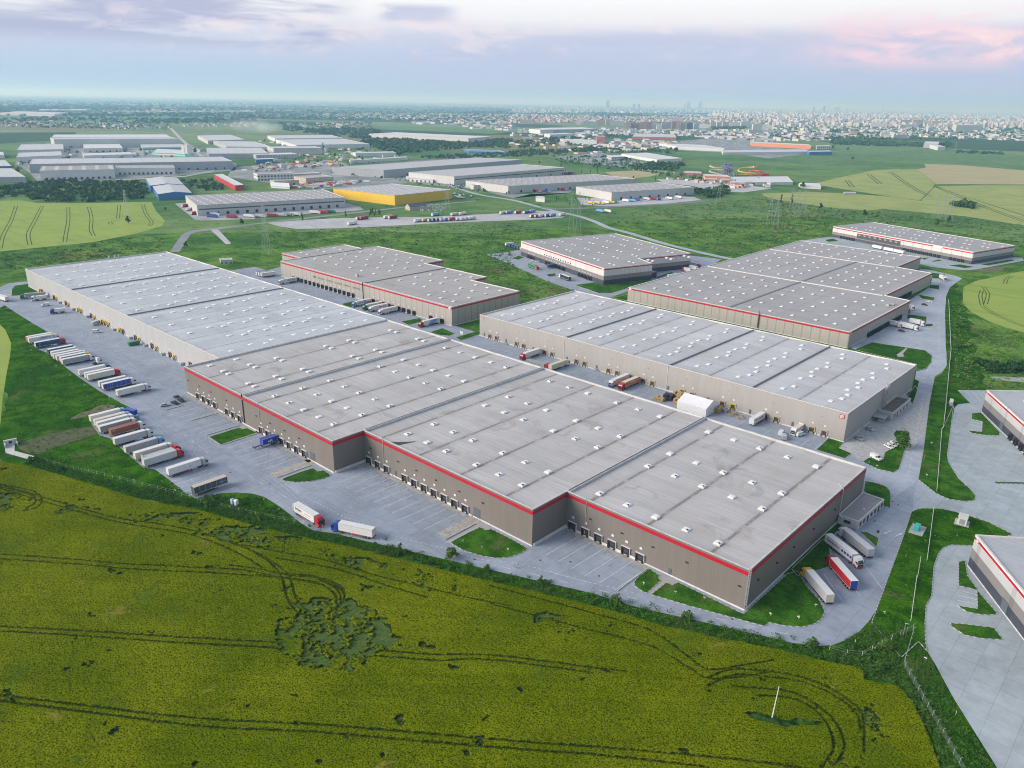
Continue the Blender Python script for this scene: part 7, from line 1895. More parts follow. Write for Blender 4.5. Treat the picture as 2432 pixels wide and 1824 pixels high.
far_hall('large white hall, lower part of the stepped pair', Q7, (350, 526), (982, 515), (745, 470), (350, 562), WHITEW, R_PAL, 'A')
far_hall('bright blue and white shop by the vehicle yard', Q7, (0, 650), (150, 645), (140, 636), (152, 682), BLUEW, R_WHT)
e, Lx, Ly, H = far_hall('blue gabled shed, front half of the pair', Q6, (1365, 950), (1655, 938), (1585, 868), (1368, 1005), BLUEW, R_PAL, 'A', gable=2.5, ridge='y')
far_hall('blue gabled shed, rear half of the pair', Q6, (1297, 876), (1585, 868), (1515, 808), (1298, 932), BLUEW, R_PAL, 'A', gable=2.5, ridge='y')
far_hall('bright red narrow hall with white roof', Q6, (1850, 778), (2030, 875), (2105, 868), (2032, 921), REDW, R_WHT)
far_hall('white office block with rows of windows', Q7, (12, 778), (325, 770), (285, 755), (325, 825), mat_windows('office_windows', (.60, .60, .58), (.10, .12, .15), 6.0, 6.0, .6, .5), R_GRY, name='office_building', cat='office')
far_hall('white office block behind the sand coloured depot', Q7, (330, 780), (560, 768), (480, 755), (560, 800), mat_windows('office_windows_two', (.58, .58, .56), (.10, .12, .15), 6.0, 6.0, .6, .5), R_GRY, name='office_building', cat='office')
far_hall('sand coloured depot with dark gates', Q7, (432, 812), (668, 797), (560, 780), (670, 850), SANDW, R_GRY, 'B', docks_=9)
far_hall('small sand coloured depot with gates in front of the office', Q7, (155, 835), (370, 828), (330, 818), (370, 875), SANDW, R_GRY, docks_=4)
far_hall('low white annex with windows before the striped hall', Q7, (1310, 812), (1530, 825), (1510, 805), (1530, 852), mat_windows('annex_windows', (.62, .62, .60), (.1, .12, .15), 9.0, 9.0, .4, .4), R_WHT)
far_hall('small grey box by the third white warehouse', Q7, (1880, 873), (1970, 868), (1940, 860), (1970, 908), PALEW, R_WHT)
far_hall('white cabin by the junction of the park road', Q8, (207, 978), (283, 985), (280, 972), (283, 1020), WHITEW, R_WHT)
far_hall('long low white logistics shed deep in the belt', Q7, (1835, 468), (2025, 452), (1200, 415), (1835, 500), PALEW, R_WHT, 'A')
far_hall('blue roofed hall beside the motorway', Q7, (1840, 578), (2160, 588), (2100, 570), (2160, 606), BLUEW, M('blue_sheet', (.10, .25, .45), .5))
far_hall('white sheds beside the motorway trees', Q7, (860, 595), (1210, 590), (1180, 580), (1210, 620), WHITEW, R_WHT); far_hall('long white curved roof shed by the vehicle yard', Q7, (815, 660), (1310, 630), (1300, 622), (1310, 655), WHITEW, R_WHT)
far_hall('white supermarket hall behind the young trees', Q8, (1255, 652), (1470, 640), (1150, 590), (1255, 678), WHITEW, R_WHT, 'A'); far_hall('small dark fronted showroom by the white supermarket', Q8, (860, 630), (975, 625), (970, 608), (975, 655), mat_windows('show_windows', (.6, .6, .6), (.08, .09, .12), 12, 5, .8, .5), R_WHT)
far_hall('white retail hall with blue end', Q8, (1420, 535), (1830, 552), (1650, 525), (1830, 582), WHITEW, R_WHT); far_hall('low white mall wing with trees in front', Q8, (1825, 590), (2572, 582), (2540, 562), (2572, 602), WHITEW, R_PAL)
far_hall('long orange shopping mall beside the blue store', Q8, (2070, 505), (2585, 530), (2560, 520), (2585, 560), ORGW, R_WHT); far_hall('blue cube store at the end of the orange mall', Q9, (360, 583), (555, 580), (545, 572), (555, 610), BLUEW, R_WHT)
far_hall('pale office beside the orange mall', Q9, (425, 535), (540, 535), (530, 528), (540, 566), mat_windows('office_windows_three', (.55, .55, .54), (.12, .14, .17), 9, 7, .6, .5), R_WHT, name='office_building', cat='office')
far_hall('long red shopping mall behind the white hall', Q8, (1040, 452), (1420, 460), (1400, 432), (1420, 482), REDM, R_PAL); far_hall('white hall left of the brick tower', Q8, (437, 485), (735, 495), (700, 480), (735, 525), WHITEW, R_WHT)
far_hall('dark red brick tower block by the belt road', Q8, (737, 450), (808, 452), (800, 446), (808, 512), mat_windows('brick_windows', (.40, .12, .10), (.15, .15, .16), 7, 6, .5, .5), R_PAL, name='office_building', cat='office')
far_hall('pale long hall behind the belt', Q8, (350, 392), (720, 385), (600, 372), (720, 415), GREYW, R_WHT); far_hall('white hall in front of the pale long hall', Q8, (330, 435), (520, 430), (500, 420), (520, 458), WHITEW, R_WHT); far_hall('white factory left of the pale long hall', Q8, (245, 395), (355, 390), (340, 378), (355, 425), WHITEW, R_WHT)
far_hall('white barn in the green plain', Q9, (1348, 512), (1472, 515), (1480, 497), (1472, 552), WHITEW, R_WHT); far_hall('small white barn next to the larger one', Q9, (1470, 540), (1535, 540), (1550, 522), (1535, 572), WHITEW, R_WHT)
far_hall('enormous pale slab block in the city edge', Q9, (1632, 352), (1860, 355), (1855, 350), (1860, 415), mat_windows('slab_windows', (.55, .54, .52), (.40, .40, .40), 20, 14, .3, .4), R_WHT, name='apartment_block', cat='apartment block')
far_hall('brick entrance building of the water park', Q8, (1670, 790), (1885, 800), (1860, 785), (1885, 855), mat_windows('brick_entrance', (.42, .19, .13), (.5, .48, .45), 30, 6, .8, .35), R_WHT)
far_hall('long white roof of the water park, nearer the slides', Q8, (1890, 850), (2430, 845), (2380, 795), (2430, 868), WHITEW, R_WHT); far_hall('low ochre wall building at the water park', Q8, (1860, 862), (2010, 880), (2000, 868), (2010, 895), ORGW, R_WHT); far_hall('red hall behind the tree row of the water park', Q8, (1490, 765), (1640, 770), (1630, 755), (1640, 790), REDM, R_PAL)
far_hall('white marquee at the end of the water park', Q9, (300, 880), (460, 888), (420, 865), (460, 908), WHITEW, R_WHT, gable=4)
far_hall('pale greenhouse tent in the crop field', Q9, (660, 937), (762, 937), (755, 930), (764, 950), M('tent_blue', (.42, .48, .50), .6), R_WHT)
far_hall('far white greenhouse block near the horizon, right one', Q6, (0, 245), (470, 258), (400, 240), (470, 280), PALEW, R_PAL); far_hall('far white greenhouse strip above the block', Q6, (335, 222), (750, 222), (740, 216), (752, 232), WHITEW, R_WHT)
far_hall('small grey pump house in the grass by the ivory hall', Q6, (1905, 1518), (2010, 1515), (2000, 1500), (2012, 1548), mat_windows('pump_windows', (.45, .46, .48), (.1, .1, .12), 4, 3.4, .4, .4), CAPL, name='pump_house', cat='pump house')
far_hall('brick substation house with dark roof by the yellow hall', Q7, (1330, 1062), (1480, 1052), (1420, 1032), (1335, 1092), M('substation_wall', (.42, .38, .33), .8), M('slate_roof', (.10, .10, .12), .7), 'A', gable=4, depth=14, name='substation', cat='substation')
# white event tent and vehicle yards of the belt
far_hall('white marquee beside the sand depot', Q7, (130, 880), (290, 890), (270, 862), (290, 905), TW, TW, gable=4, name='marquee', cat='tent')
bus = [MB().box(-1.25, 1.25, -5, 5, .6, 3.6, 0).box(-1.2, 1.2, 5, 7, .5, 3.0, 0).box(-1.0, 1.0, -4.5, 4.5, .1, .6, 1).mesh('far_lorry_mesh', [m, CHAS]) for m in (PW, PW, PW, PRD, PBL, PLG, PYE)]
carb = [MB().prism([(-2.2, .3), (2.2, .3), (2.1, .9), (.5, 1.5), (-1.2, 1.5), (-2.2, 1.0)], -.9, .9).mesh('far_car_mesh', [m]) for m in (PW, PW, PSI, PRD, PBK, PBL, PLG)]
def yard_fill(poly, n, meshes, name, label, cat, group, rz):
    for x, y in scatter(poly, n, rng):
        tag(link(name, random.choice(meshes), None, (x, y, .02), rz+random.choice((0, math.pi/2))*.999+random.uniform(-.05, .05)), label, cat, group)
yard_fill(zp(Q7, [(-150, 740), (100, 700), (450, 680), (740, 660), (760, 690), (450, 720), (200, 750), (-100, 760)]), 60, bus, 'parked_lorry', 'lorry parked in the crowded vehicle yard behind the offices', 'lorry', 'lorries in the vehicle yard behind the offices', .6)
yard_fill(zp(Q7, [(300, 900), (400, 870), (680, 850), (900, 830), (1000, 850), (700, 880), (560, 905)]), 70, bus, 'parked_lorry', 'lorry parked in the crowded yard beside the yellow hall', 'lorry', 'lorries in the yard beside the yellow hall', .6)
yard_fill(zp(Q7, [(1700, 940), (1860, 965), (1890, 985), (1690, 1000)]), 26, carb, 'parked_car', 'car parked beside the yellow hall', 'car', 'cars parked beside the yellow hall', .4)
yard_fill(zp(Q8, [(1420, 500), (1760, 465), (2212, 520), (2212, 575), (1830, 545)]), 90, carb, 'parked_car', 'car in the shopping mall car park', 'car', 'cars in the mall car park', .4)
yard_fill(zp(Q8, [(980, 725), (1300, 750), (1600, 790), (1350, 780), (1050, 745)]), 40, carb, 'parked_car', 'car parked by the water park entrance', 'car', 'cars by the water park', .4)
# lorries of the far lorry park, each its own spot
far_l = [(830, 1215, PW, 'single white lorry alone on the left part of the far lorry park'), (900, 1170, PRD, 'red lorry, left one of a pair on the far lorry park'), (930, 1168, PDR, 'dark red lorry, right one of a pair on the far lorry park'), (1138, 1158, PW, 'white lorry next to a white and red one'), (1178, 1162, PDR, 'white and red lorry by the young trees'),
         (1400, 1190, PW, 'white lorry at the start of the close row'), (1468, 1186, PYE, 'yellow and red lorry in the close row'), (1515, 1186, PTE, 'teal lorry in the close row'), (1550, 1184, PNV, 'navy lorry in the close row'), (1585, 1182, PSL, 'slate lorry in the close row'), (1618, 1182, PLG, 'grey white lorry in the close row'), (1652, 1180, PLB, 'pale blue lorry in the close row'), (1690, 1178, PRD, 'red lorry ending the close row'),
         (1760, 1175, PW, 'white lorry, first of four whites'), (1792, 1175, PW, 'white lorry, second of four whites'), (1826, 1172, PW, 'white lorry, third of four whites'), (1862, 1170, PW, 'white lorry, fourth of four whites'), (1548, 1138, PLB, 'light blue lorry in the back row'), (1715, 1135, PYC, 'yellowish lorry in the back row'), (1785, 1130, PW, 'white lorry with pink front in the back row'),
         (2135, 1122, PC, 'beige lorry at the right bay'), (2185, 1118, PLB, 'blue white lorry at the right bay'), (2260, 1118, PRD, 'red lorry at the right bay'), (2335, 1118, PBL, 'blue red lorry at the right bay'), (2385, 1108, PLB, 'pale blue lorry at the end of the right bay'), (2395, 1150, PRD, 'red lorry, first of the lower right bay'), (2430, 1150, PDR, 'dark red lorry, second of the lower right bay'), (2465, 1148, PW, 'white lorry of the lower right bay'), (2520, 1145, PBL, 'blue white lorry of the lower right bay'), (2560, 1142, PLB, 'light blue lorry of the lower right bay'), (2645, 1138, PW, 'white trailer at the far right of the lorry park')]
fl = {}
def far_lorry(x, y, m, rz, label, group=None):
    if m.name not in fl: fl[m.name] = (MB().box(-1.27, 1.27, -7, 5.6, 1.0, 4.0, 0).box(-1.3, 1.3, -7.05, -6.9, .95, 4.05, 1).mesh('trailer_mesh', [m, TRIM]), MB().prism([(6.2, .5), (8.4, .5), (8.4, 2.0), (7.9, 3.4), (6.2, 3.6)], -1.2, 1.2).mesh('cab_mesh', [m]), MB().box(-1.1, 1.1, -6.6, 8.0, .1, 1.0).mesh('chassis_mesh', [CHAS]))
    e = empty('lorry', (x, y, .02), rz, label, 'lorry', group)
    for n, me in zip(('trailer', 'cab', 'chassis'), fl[m.name]): link(n, me, e)
    return e
for px, py, m, lb in far_l:
    x, y = zp(Q7, [(px, py)])[0]; far_lorry(x, y, m, .18+random.uniform(-.05, .05), lb, 'lorries on the far lorry park')
row = [(1600, 1060, PRD, 'red lorry at the side wall of the long dock hall'), (1640, 1090, PW, 'white lorry at the side wall of the long dock hall'), (1680, 1125, PRD, 'white and red lorry at the side wall corner'), (1830, 1150, PBL, 'blue trailer in front of the long dock hall'), (1850, 1135, PW, 'white trailer behind the blue one'), (2000, 1155, PDR, 'dark red trailer in front of the long dock hall'), (2150, 1150, PW, 'white trailers in front of the long dock hall, first'), (2250, 1150, PLG, 'grey trailer in front of the long dock hall'), (2350, 1145, PDR, 'red trailer, middle of the long dock hall'), (2430, 1140, PLG, 'silver trailer, middle of the long dock hall'), (2490, 1138, PGR, 'grey trailer near the red pair'), (2550, 1135, PW, 'white trailer near the red pair'), (2720, 1118, PW, 'white trailer near the green one'), (2785, 1115, PRD, 'red cab lorry beside the green trailer'), (2850, 1112, PGN, 'green trailer in front of the long dock hall')]
for px, py, m, lb in row:
    x, y = zp(Q6, [(px, py)])[0]; far_lorry(x, y, m, R(-63) if px > 1700 else R(30), lb)
fr = [(690, 1035, PYE, 'yellow lorry, first before the front white hall'), (735, 1035, PYC, 'pale yellow lorry before the front white hall'), (770, 1038, PYE, 'yellow lorry, third before the front white hall'), (815, 1030, PW, 'white lorry beside the yellow ones'), (860, 1030, PYE, 'yellow lorry beside the green cab'), (890, 1025, PGN, 'green cab lorry before the front white hall'), (985, 1015, PW, 'white lorry, left of the blue pair'), (1040, 1015, PLB, 'light blue white lorry before the front white hall'), (1090, 1008, PBL, 'blue lorry before the front white hall'), (1165, 1000, PC, 'cream lorry before the front white hall'), (1230, 1000, PDR, 'reddish lorry before the front white hall'), (1265, 1000, PBL, 'blue lorry next to the reddish one'), (1360, 995, PW, 'white lorry, right middle before the front white hall'), (1440, 985, PW, 'white lorry, right end before the front white hall'), (225, 935, PRD, 'red blue lorry at the third white hall'), (300, 935, PBL, 'blue lorry at the third white hall'), (450, 920, PDR, 'red lorry at the third white hall'), (760, 1105, PLB, 'pale blue container cabin by the park road'), (830, 1108, PW, 'white container cabin by the park road')]
for px, py, m, lb in fr:
    x, y = zp(Q8, [(px, py)])[0]; far_lorry(x, y, m, R(75), lb)
ct = [MB().box(-1.25, 1.25, -6, 6, 0, 2.6).mesh('container_mesh', [m]) for m in (PBL, PRD, PLB, PBR)]
for k in range(14):
    x, y = zp(Q8, [(420+ (k % 7)*18, 782-(k % 7))])[0]
    tag(link('shipping_container', ct[k % 4], None, (x, y, 2.6 if k > 6 else 0), .5), 'stacked shipping container behind the striped white roof', 'container', 'stacked containers behind the white hall')
# substation gear
gm = MB()
for i in range(4): gm.tube((i*2.2, 0, 0), (i*2.2, 0, 7), .18, .12, 5)
gm.box(0, 6.6, -.15, .15, 6.6, 7.0); gm.box(1, 2.2, -1, 1, 0, 3).box(4, 5.4, -1, 1, 0, 3.2)
gme = gm.mesh('switchgear_mesh', [STEEL])
for k in range(8):
    x, y = zp(Q7, [(1420+26*k, 1095-(k % 2)*18)])[0]; tag(link('switchgear', gme, None, (x, y, 0), .3), 'steel switchgear frame in the substation by the yellow hall', 'switchgear', 'switchgear of the substation')
# water slides
sl = empty('water_slide', (*zp(Q8, [(1860, 790)])[0], 0), 0, 'water slide tower with coloured tubes and a yellow loop', 'water slide')
sx, sy = zp(Q8, [(1860, 790)])[0]
tw = MB()
for i in range(7):
    for j in range(3): tw.tube((i*6-18, j*7-7, 0), (i*6-18, j*7-7, 26-abs(i-2)*4), .5, .5, 5)
tw.build('frame', STEEL, sl)
for k, (m, a0, rr, hh, ox, oy) in enumerate(((PYE, 0, 26, 22, 34, 12), (POR, 1.2, 16, 14, 60, 8), (PRD, 2.4, 12, 12, 78, 20), (PBL, .5, 13, 24, -6, 4), (P('purple', (.20, .10, .35)), 2.0, 11, 26, 4, -6), (PBEI, 3.4, 24, 20, -20, -2))):
    tb = MB(); pts = []
    for i in range(26):
        a = a0+i*.36; r_ = rr*(.75+.25*math.sin(i*.5)); pts.append((ox+r_*math.cos(a), oy+r_*math.sin(a), max(1.0, hh*(1-i/27))))
    for p, q_ in zip(pts, pts[1:]): tb.tube(p, q_, 1.5, 1.5, 6)
    tb.build('slide_tube', m, sl)
# pylons
def pylon_mesh(H, w=6.0):
    mb = MB(); lv = [0, .22, .42, .6, .74, .86, 1.0]
    wd = lambda t: (w*(1-t)**1.1+.9)/2
    C4 = ((-1, -1), (1, -1), (1, 1), (-1, 1))
    for t0, t1 in zip(lv, lv[1:]):
        for k in range(4):
            c0, c1 = C4[k], C4[(k+1) % 4]
            p = lambda c, t: (c[0]*wd(t), c[1]*wd(t), t*H)
            mb.tube(p(c0, t0), p(c0, t1), .10, .10, 4, cap=False); mb.tube(p(c0, t0), p(c1, t1), .05, .05, 4, cap=False); mb.tube(p(c1, t0), p(c0, t1), .05, .05, 4, cap=False)
    return mb
PYL = {}
def pylon(o_, q, H, label, rz):
    k = round(H)
    if k not in PYL:
        arms = MB()
        for t, l in ((.70, 6.5), (.83, 5.2), (.95, 3.8)):
            for s in (-1, 1): arms.tube((0, 0, t*H), (s*l, 0, t*H), .10, .06, 4).tube((0, 0, t*H+1.6), (s*l, 0, t*H), .06, .05, 4)
        PYL[k] = (pylon_mesh(H).mesh('lattice_mesh', [STEEL]), arms.mesh('cross_arm_mesh', [STEEL]))
    x, y = zp(o_, [q])[0]
    e = empty('pylon', (x, y, 0), rz, label, 'pylon', 'lattice power pylons')
    link('lattice', PYL[k][0], e); link('cross_arm', PYL[k][1], e)
for o_, q, H, lb in ((Q7, (95, 1470), 50, 'tall lattice pylon in the meadow behind the ivory hall'), (Q6, (1105, 1150), 34, 'lattice pylon by the lone tree in the left field'), (Q8, (508, 1312), 50, 'lattice pylon, left of the pair behind the banded hall'), (Q8, (570, 1308), 50, 'lattice pylon, right of the pair behind the banded hall'), (Q7, (1655, 1115), 40, 'lattice pylon in front of the yellow hall end'), (Q8, (1778, 1030), 34, 'lattice pylon by the conifers of the white hall'),
                     (Q9, (60, 1250), 38, 'lattice pylon, leftmost over the meadow'), (Q9, (5, 1215), 38, 'lattice pylon at the hedge left of the three'), (Q9, (195, 1100), 34, 'lattice pylon, first of three by the poplars'), (Q9, (245, 1122), 34, 'lattice pylon, second of three by the poplars'), (Q9, (298, 1126), 34, 'lattice pylon, third of three by the poplars'), (Q9, (1440, 1170), 34, 'pale pylon above the farthest hall, first'), (Q9, (1505, 1165), 34, 'pale pylon above the farthest hall, second'), (Q9, (1560, 1185), 40, 'pale pylon above the farthest hall, third'), (Q9, (1612, 600), 40, 'red and white pylon by the white barns')):
    pylon(o_, q, H, lb, .6)

# ================================================================== VILLAGES AND THE CITY
HW = [M('house_white', (.60, .58, .55), .8), M('house_cream', (.55, .48, .38), .8), M('house_grey', (.45, .46, .48), .8)]; HR = [M('roof_red', (.34, .12, .08), .8), M('roof_brown', (.20, .12, .09), .8), M('roof_grey', (.30, .31, .33), .7)]
def house_mesh(w, d, h, m, r):
    mb = MB().box(-w/2, w/2, -d/2, d/2, -.1, h, 0)
    mb.prism([(-d/2-.5, h), (d/2+.5, h), (0, h+d*.36)], -w/2-.4, w/2+.4, 0, 1)
    return mb.mesh('house_mesh', [m, r])
HOUSES = [house_mesh(11, 9, 5, HW[0], HR[0]), house_mesh(13, 10, 6, HW[0], HR[1]), house_mesh(10, 9, 5, HW[1], HR[0]), house_mesh(15, 11, 5, HW[2], HR[2]), house_mesh(24, 14, 6, HW[0], HR[2]), house_mesh(12, 10, 7, HW[1], HR[1])]
def screen_scatter(poly, n, o):
    """spread over the picture area the settlement covers, so that far streets close up as they do from the air"""
    xs = [p[0] for p in poly]; ys = [p[1] for p in poly]; out = []
    pa = [(p[0], p[1]) for p in poly]
    while len(out) < n:
        u, v = rng.uniform(min(xs), max(xs), 4*n), rng.uniform(min(ys), max(ys), 4*n)
        k = inside(u, v, pa)
        out += [zp(o, [(a, b)])[0] for a, b in zip(u[k], v[k])]
    return out[:n]
for poly, n, o_, lb, gp_ in (([(0, 335), (450, 325), (1250, 360), (1470, 375), (1440, 395), (1100, 388), (500, 372), (0, 372)], 110, Q6, 'small house in the village left of the straight road', 'houses of the village left of the straight road'),
                             ([(1550, 345), (2212, 330), (2212, 368), (1600, 372)], 50, Q6, 'small house in the village right of the straight road', 'houses of the village right of the straight road'),
                             ([(250, 350), (900, 325), (1000, 360), (850, 380), (300, 365)], 50, Q7, 'house among the sheds at the edge of the belt', 'houses at the edge of the belt')):
    for x, y in screen_scatter(poly, n, o_):
        tag(link('village_house', random.choice(HOUSES), None, (x, y, 0), random.uniform(0, 3.14)), lb, 'house', gp_)
APT = [mat_windows('apartment_brick', (.34, .19, .15), (.16, .15, .16), 5, 3, .5, .55, .15, (.35, .34, .34)), mat_windows('apartment_white', (.58, .57, .54), (.22, .24, .27), 6, 3, .5, .5, .12, (.45, .45, .45)), mat_windows('apartment_cream', (.50, .42, .34), (.2, .2, .21), 5, 3, .5, .5, .12, (.4, .38, .36)), mat_windows('apartment_grey', (.40, .42, .45), (.16, .18, .2), 6, 3, .55, .5, .15, (.4, .4, .42)), mat_windows('apartment_dark', (.13, .14, .20), (.09, .1, .14), 6, 3, .5, .5, .1, (.3, .3, .3))]
def apt_mesh(w, d, h, m): return MB().box(-w/2, w/2, -d/2, d/2, -.1, h, 0).box(-w/5, 0, -d/4, d/4, h, h+3, 0).mesh('apartment_mesh', [m])
def at_size(o, base, top, wpx):
    """place on the base point with the height and width the photo shows there"""
    x, y = zp(o, [base])[0]; H = height_at(o, base, top); D = math.sqrt(x*x+y*y+CAM_H**2)
    return x, y, H, wpx*Z3/FPX*D
BL = [(985, 1020, 388, 332, 0), (1025, 1060, 388, 330, 0), (1062, 1100, 388, 330, 0), (1105, 1150, 386, 328, 0), (1155, 1205, 385, 326, 0), (742, 800, 352, 308, 0), (805, 868, 350, 306, 2), (555, 600, 350, 318, 2), (610, 730, 350, 322, 3), (1210, 1245, 385, 335, 1), (1250, 1290, 400, 350, 1), (1290, 1370, 385, 335, 3), (1378, 1410, 388, 320, 0), (1415, 1450, 390, 318, 0), (1455, 1495, 390, 322, 2), (1508, 1558, 390, 335, 4), (1565, 1610, 390, 338, 1), (1620, 1700, 380, 340, 1),
      (1712, 1755, 372, 322, 2), (1765, 1805, 372, 325, 1), (1815, 1870, 370, 325, 2), (1880, 1960, 370, 328, 1), (1975, 2060, 366, 322, 1), (70, 190, 345, 305, 2), (2075, 2150, 395, 345, 1), (2150, 2240, 395, 350, 1), (2040, 2160, 430, 392, 1), (2170, 2260, 430, 395, 1), (850, 960, 355, 318, 3), (1380, 1470, 330, 292, 3)]
for a, c, yb, yt, m in BL:
    x, y, H, W = at_size(Q8, ((a+c)/2, yb), ((a+c)/2, yt), c-a)
    tag(link('apartment_block', apt_mesh(W, 16, H, APT[m]), None, (x, y, 0), YAW-math.pi/2+random.uniform(-.25, .25)), 'apartment block in the estate at the edge of the city', 'apartment block', 'apartment blocks of the estate')
BL9 = [(105, 155, 280, 250, 1), (1140, 1240, 350, 310, 2), (1245, 1340, 355, 308, 2), (1345, 1410, 358, 315, 2), (1415, 1480, 360, 318, 2), (895, 1010, 378, 332, 1), (1550, 1620, 375, 345, 2), (710, 760, 448, 408, 2), (975, 1035, 460, 415, 1), (1370, 1420, 415, 372, 1), (1070, 1195, 468, 436, 1), (1560, 1620, 450, 415, 1), (0, 90, 430, 395, 1), (770, 830, 330, 310, 1), (250, 340, 345, 318, 2), (640, 705, 430, 408, 2), (1130, 1180, 398, 350, 1), (1180, 1230, 385, 345, 1)]
for a, c, yb, yt, m in BL9:
    x, y, H, W = at_size(Q9, ((a+c)/2, yb), ((a+c)/2, yt), c-a)
    tag(link('apartment_block', apt_mesh(W, 18, H, APT[m]), None, (x, y, 0), YAW-math.pi/2+random.uniform(-.3, .3)), 'pale apartment slab in the city on the right', 'apartment block', 'apartment slabs of the city')
TW_ = [(Q8, 825, 200, 140, 24, 4, 'tallest dark office tower on the skyline'), (Q8, 1052, 205, 168, 18, 4, 'dark tower, left of a pair on the skyline'), (Q8, 1095, 205, 168, 16, 4, 'dark tower, right of a pair on the skyline'), (Q8, 1222, 205, 176, 18, 3, 'grey tower right of the skyline pair'), (Q8, 1493, 200, 168, 18, 3, 'low rounded tower left of the twin towers'), (Q8, 1522, 205, 150, 24, 4, 'left one of the two big skyline towers'), (Q8, 1622, 205, 148, 24, 4, 'right one of the two big skyline towers'), (Q9, 388, 245, 195, 12, 3, 'pale slim tower near the dark one'), (Q9, 480, 235, 186, 12, 4, 'slim dark tower over the city'), (Q9, 592, 225, 198, 30, 4, 'broad dark block over the city'), (Q9, 675, 250, 212, 12, 1, 'thin white tower over the city')]
for o_, px, yb, yt, w, m, lb in TW_:
    x, y, H, W = at_size(o_, (px, yb+8), (px, yt), w)
    tag(link('office_tower', MB().box(-W/2, W/2, -W/2, W/2, 0, H*.93).box(-W*.3, W*.3, -W*.3, W*.3, H*.93, H).mesh('tower_mesh', [APT[m]]), None, (x, y, 0), YAW), lb, 'tower')
for o_, q, t_, lb, w in ((Q9, (980, 300), (995, 118), 'very tall latticed radio mast above the city', 5.0), (Q7, (2180, 390), (2195, 290), 'red and white radio mast by the belt', 3.0)):
    x, y = zp(o_, [q])[0]; H = height_at(o_, q, t_)
    e = empty('radio_mast', (x, y, 0), 0, lb, 'mast')
    mb = MB(); n = 10
    for i in range(n): mb.tube((0, 0, H*i/n), (0, 0, H*(i+1)/n), w*(1-i/n)+.8, w*(1-(i+1)/n)+.6, 6, i % 2)
    mb.build('shaft', [M('mast_red', (.40, .10, .09), .6), M('mast_pale', (.55, .52, .52), .6)], e)
# the city proper, far more houses than one could count: one mass
def city(name, specs, seed):
    V, Fc, MI = [], [], []; rg = np.random.default_rng(seed)
    for o_, poly, n, (w0, w1), (h0, h1), mats in specs:
        for x, y in screen_scatter(poly, n, o_):
            w, d, h = rg.uniform(w0, w1), rg.uniform(w0, w1)*.6, h0+(h1-h0)*rg.random()**2.2
            a = rg.uniform(0, 3.14); ca, sa = math.cos(a), math.sin(a); b = len(V)
            for z in (0, h):
                for u, v in ((-w/2, -d/2), (w/2, -d/2), (w/2, d/2), (-w/2, d/2)): V.append((x+ca*u-sa*v, y+sa*u+ca*v, z))
            m = int(rg.choice(mats))
            r = int(rg.choice((5, 6, 7))) if h < 12 else 6
            for f in ((0, 1, 5, 4), (1, 2, 6, 5), (2, 3, 7, 6), (3, 0, 4, 7)): Fc.append(tuple(b+k for k in f)); MI.append(m)
            Fc.append((b+4, b+5, b+6, b+7)); MI.append(r)
    me = bpy.data.meshes.new(name); me.from_pydata(V, [], Fc)
    for m in [M('city_white', (.52, .53, .54), .8), M('city_cream', (.56, .50, .42), .8), M('city_pink', (.48, .34, .29), .8), M('city_grey', (.42, .44, .47), .8), M('city_dark', (.20, .22, .26), .8), M('city_roof_red', (.33, .17, .13), .8), M('city_roof_pale', (.40, .41, .43), .8), M('city_roof_grey', (.34, .35, .37), .8)]: me.materials.append(m)
    me.polygons.foreach_set('material_index', MI); me.update()
    o = link(name, me); o['kind'] = 'stuff'
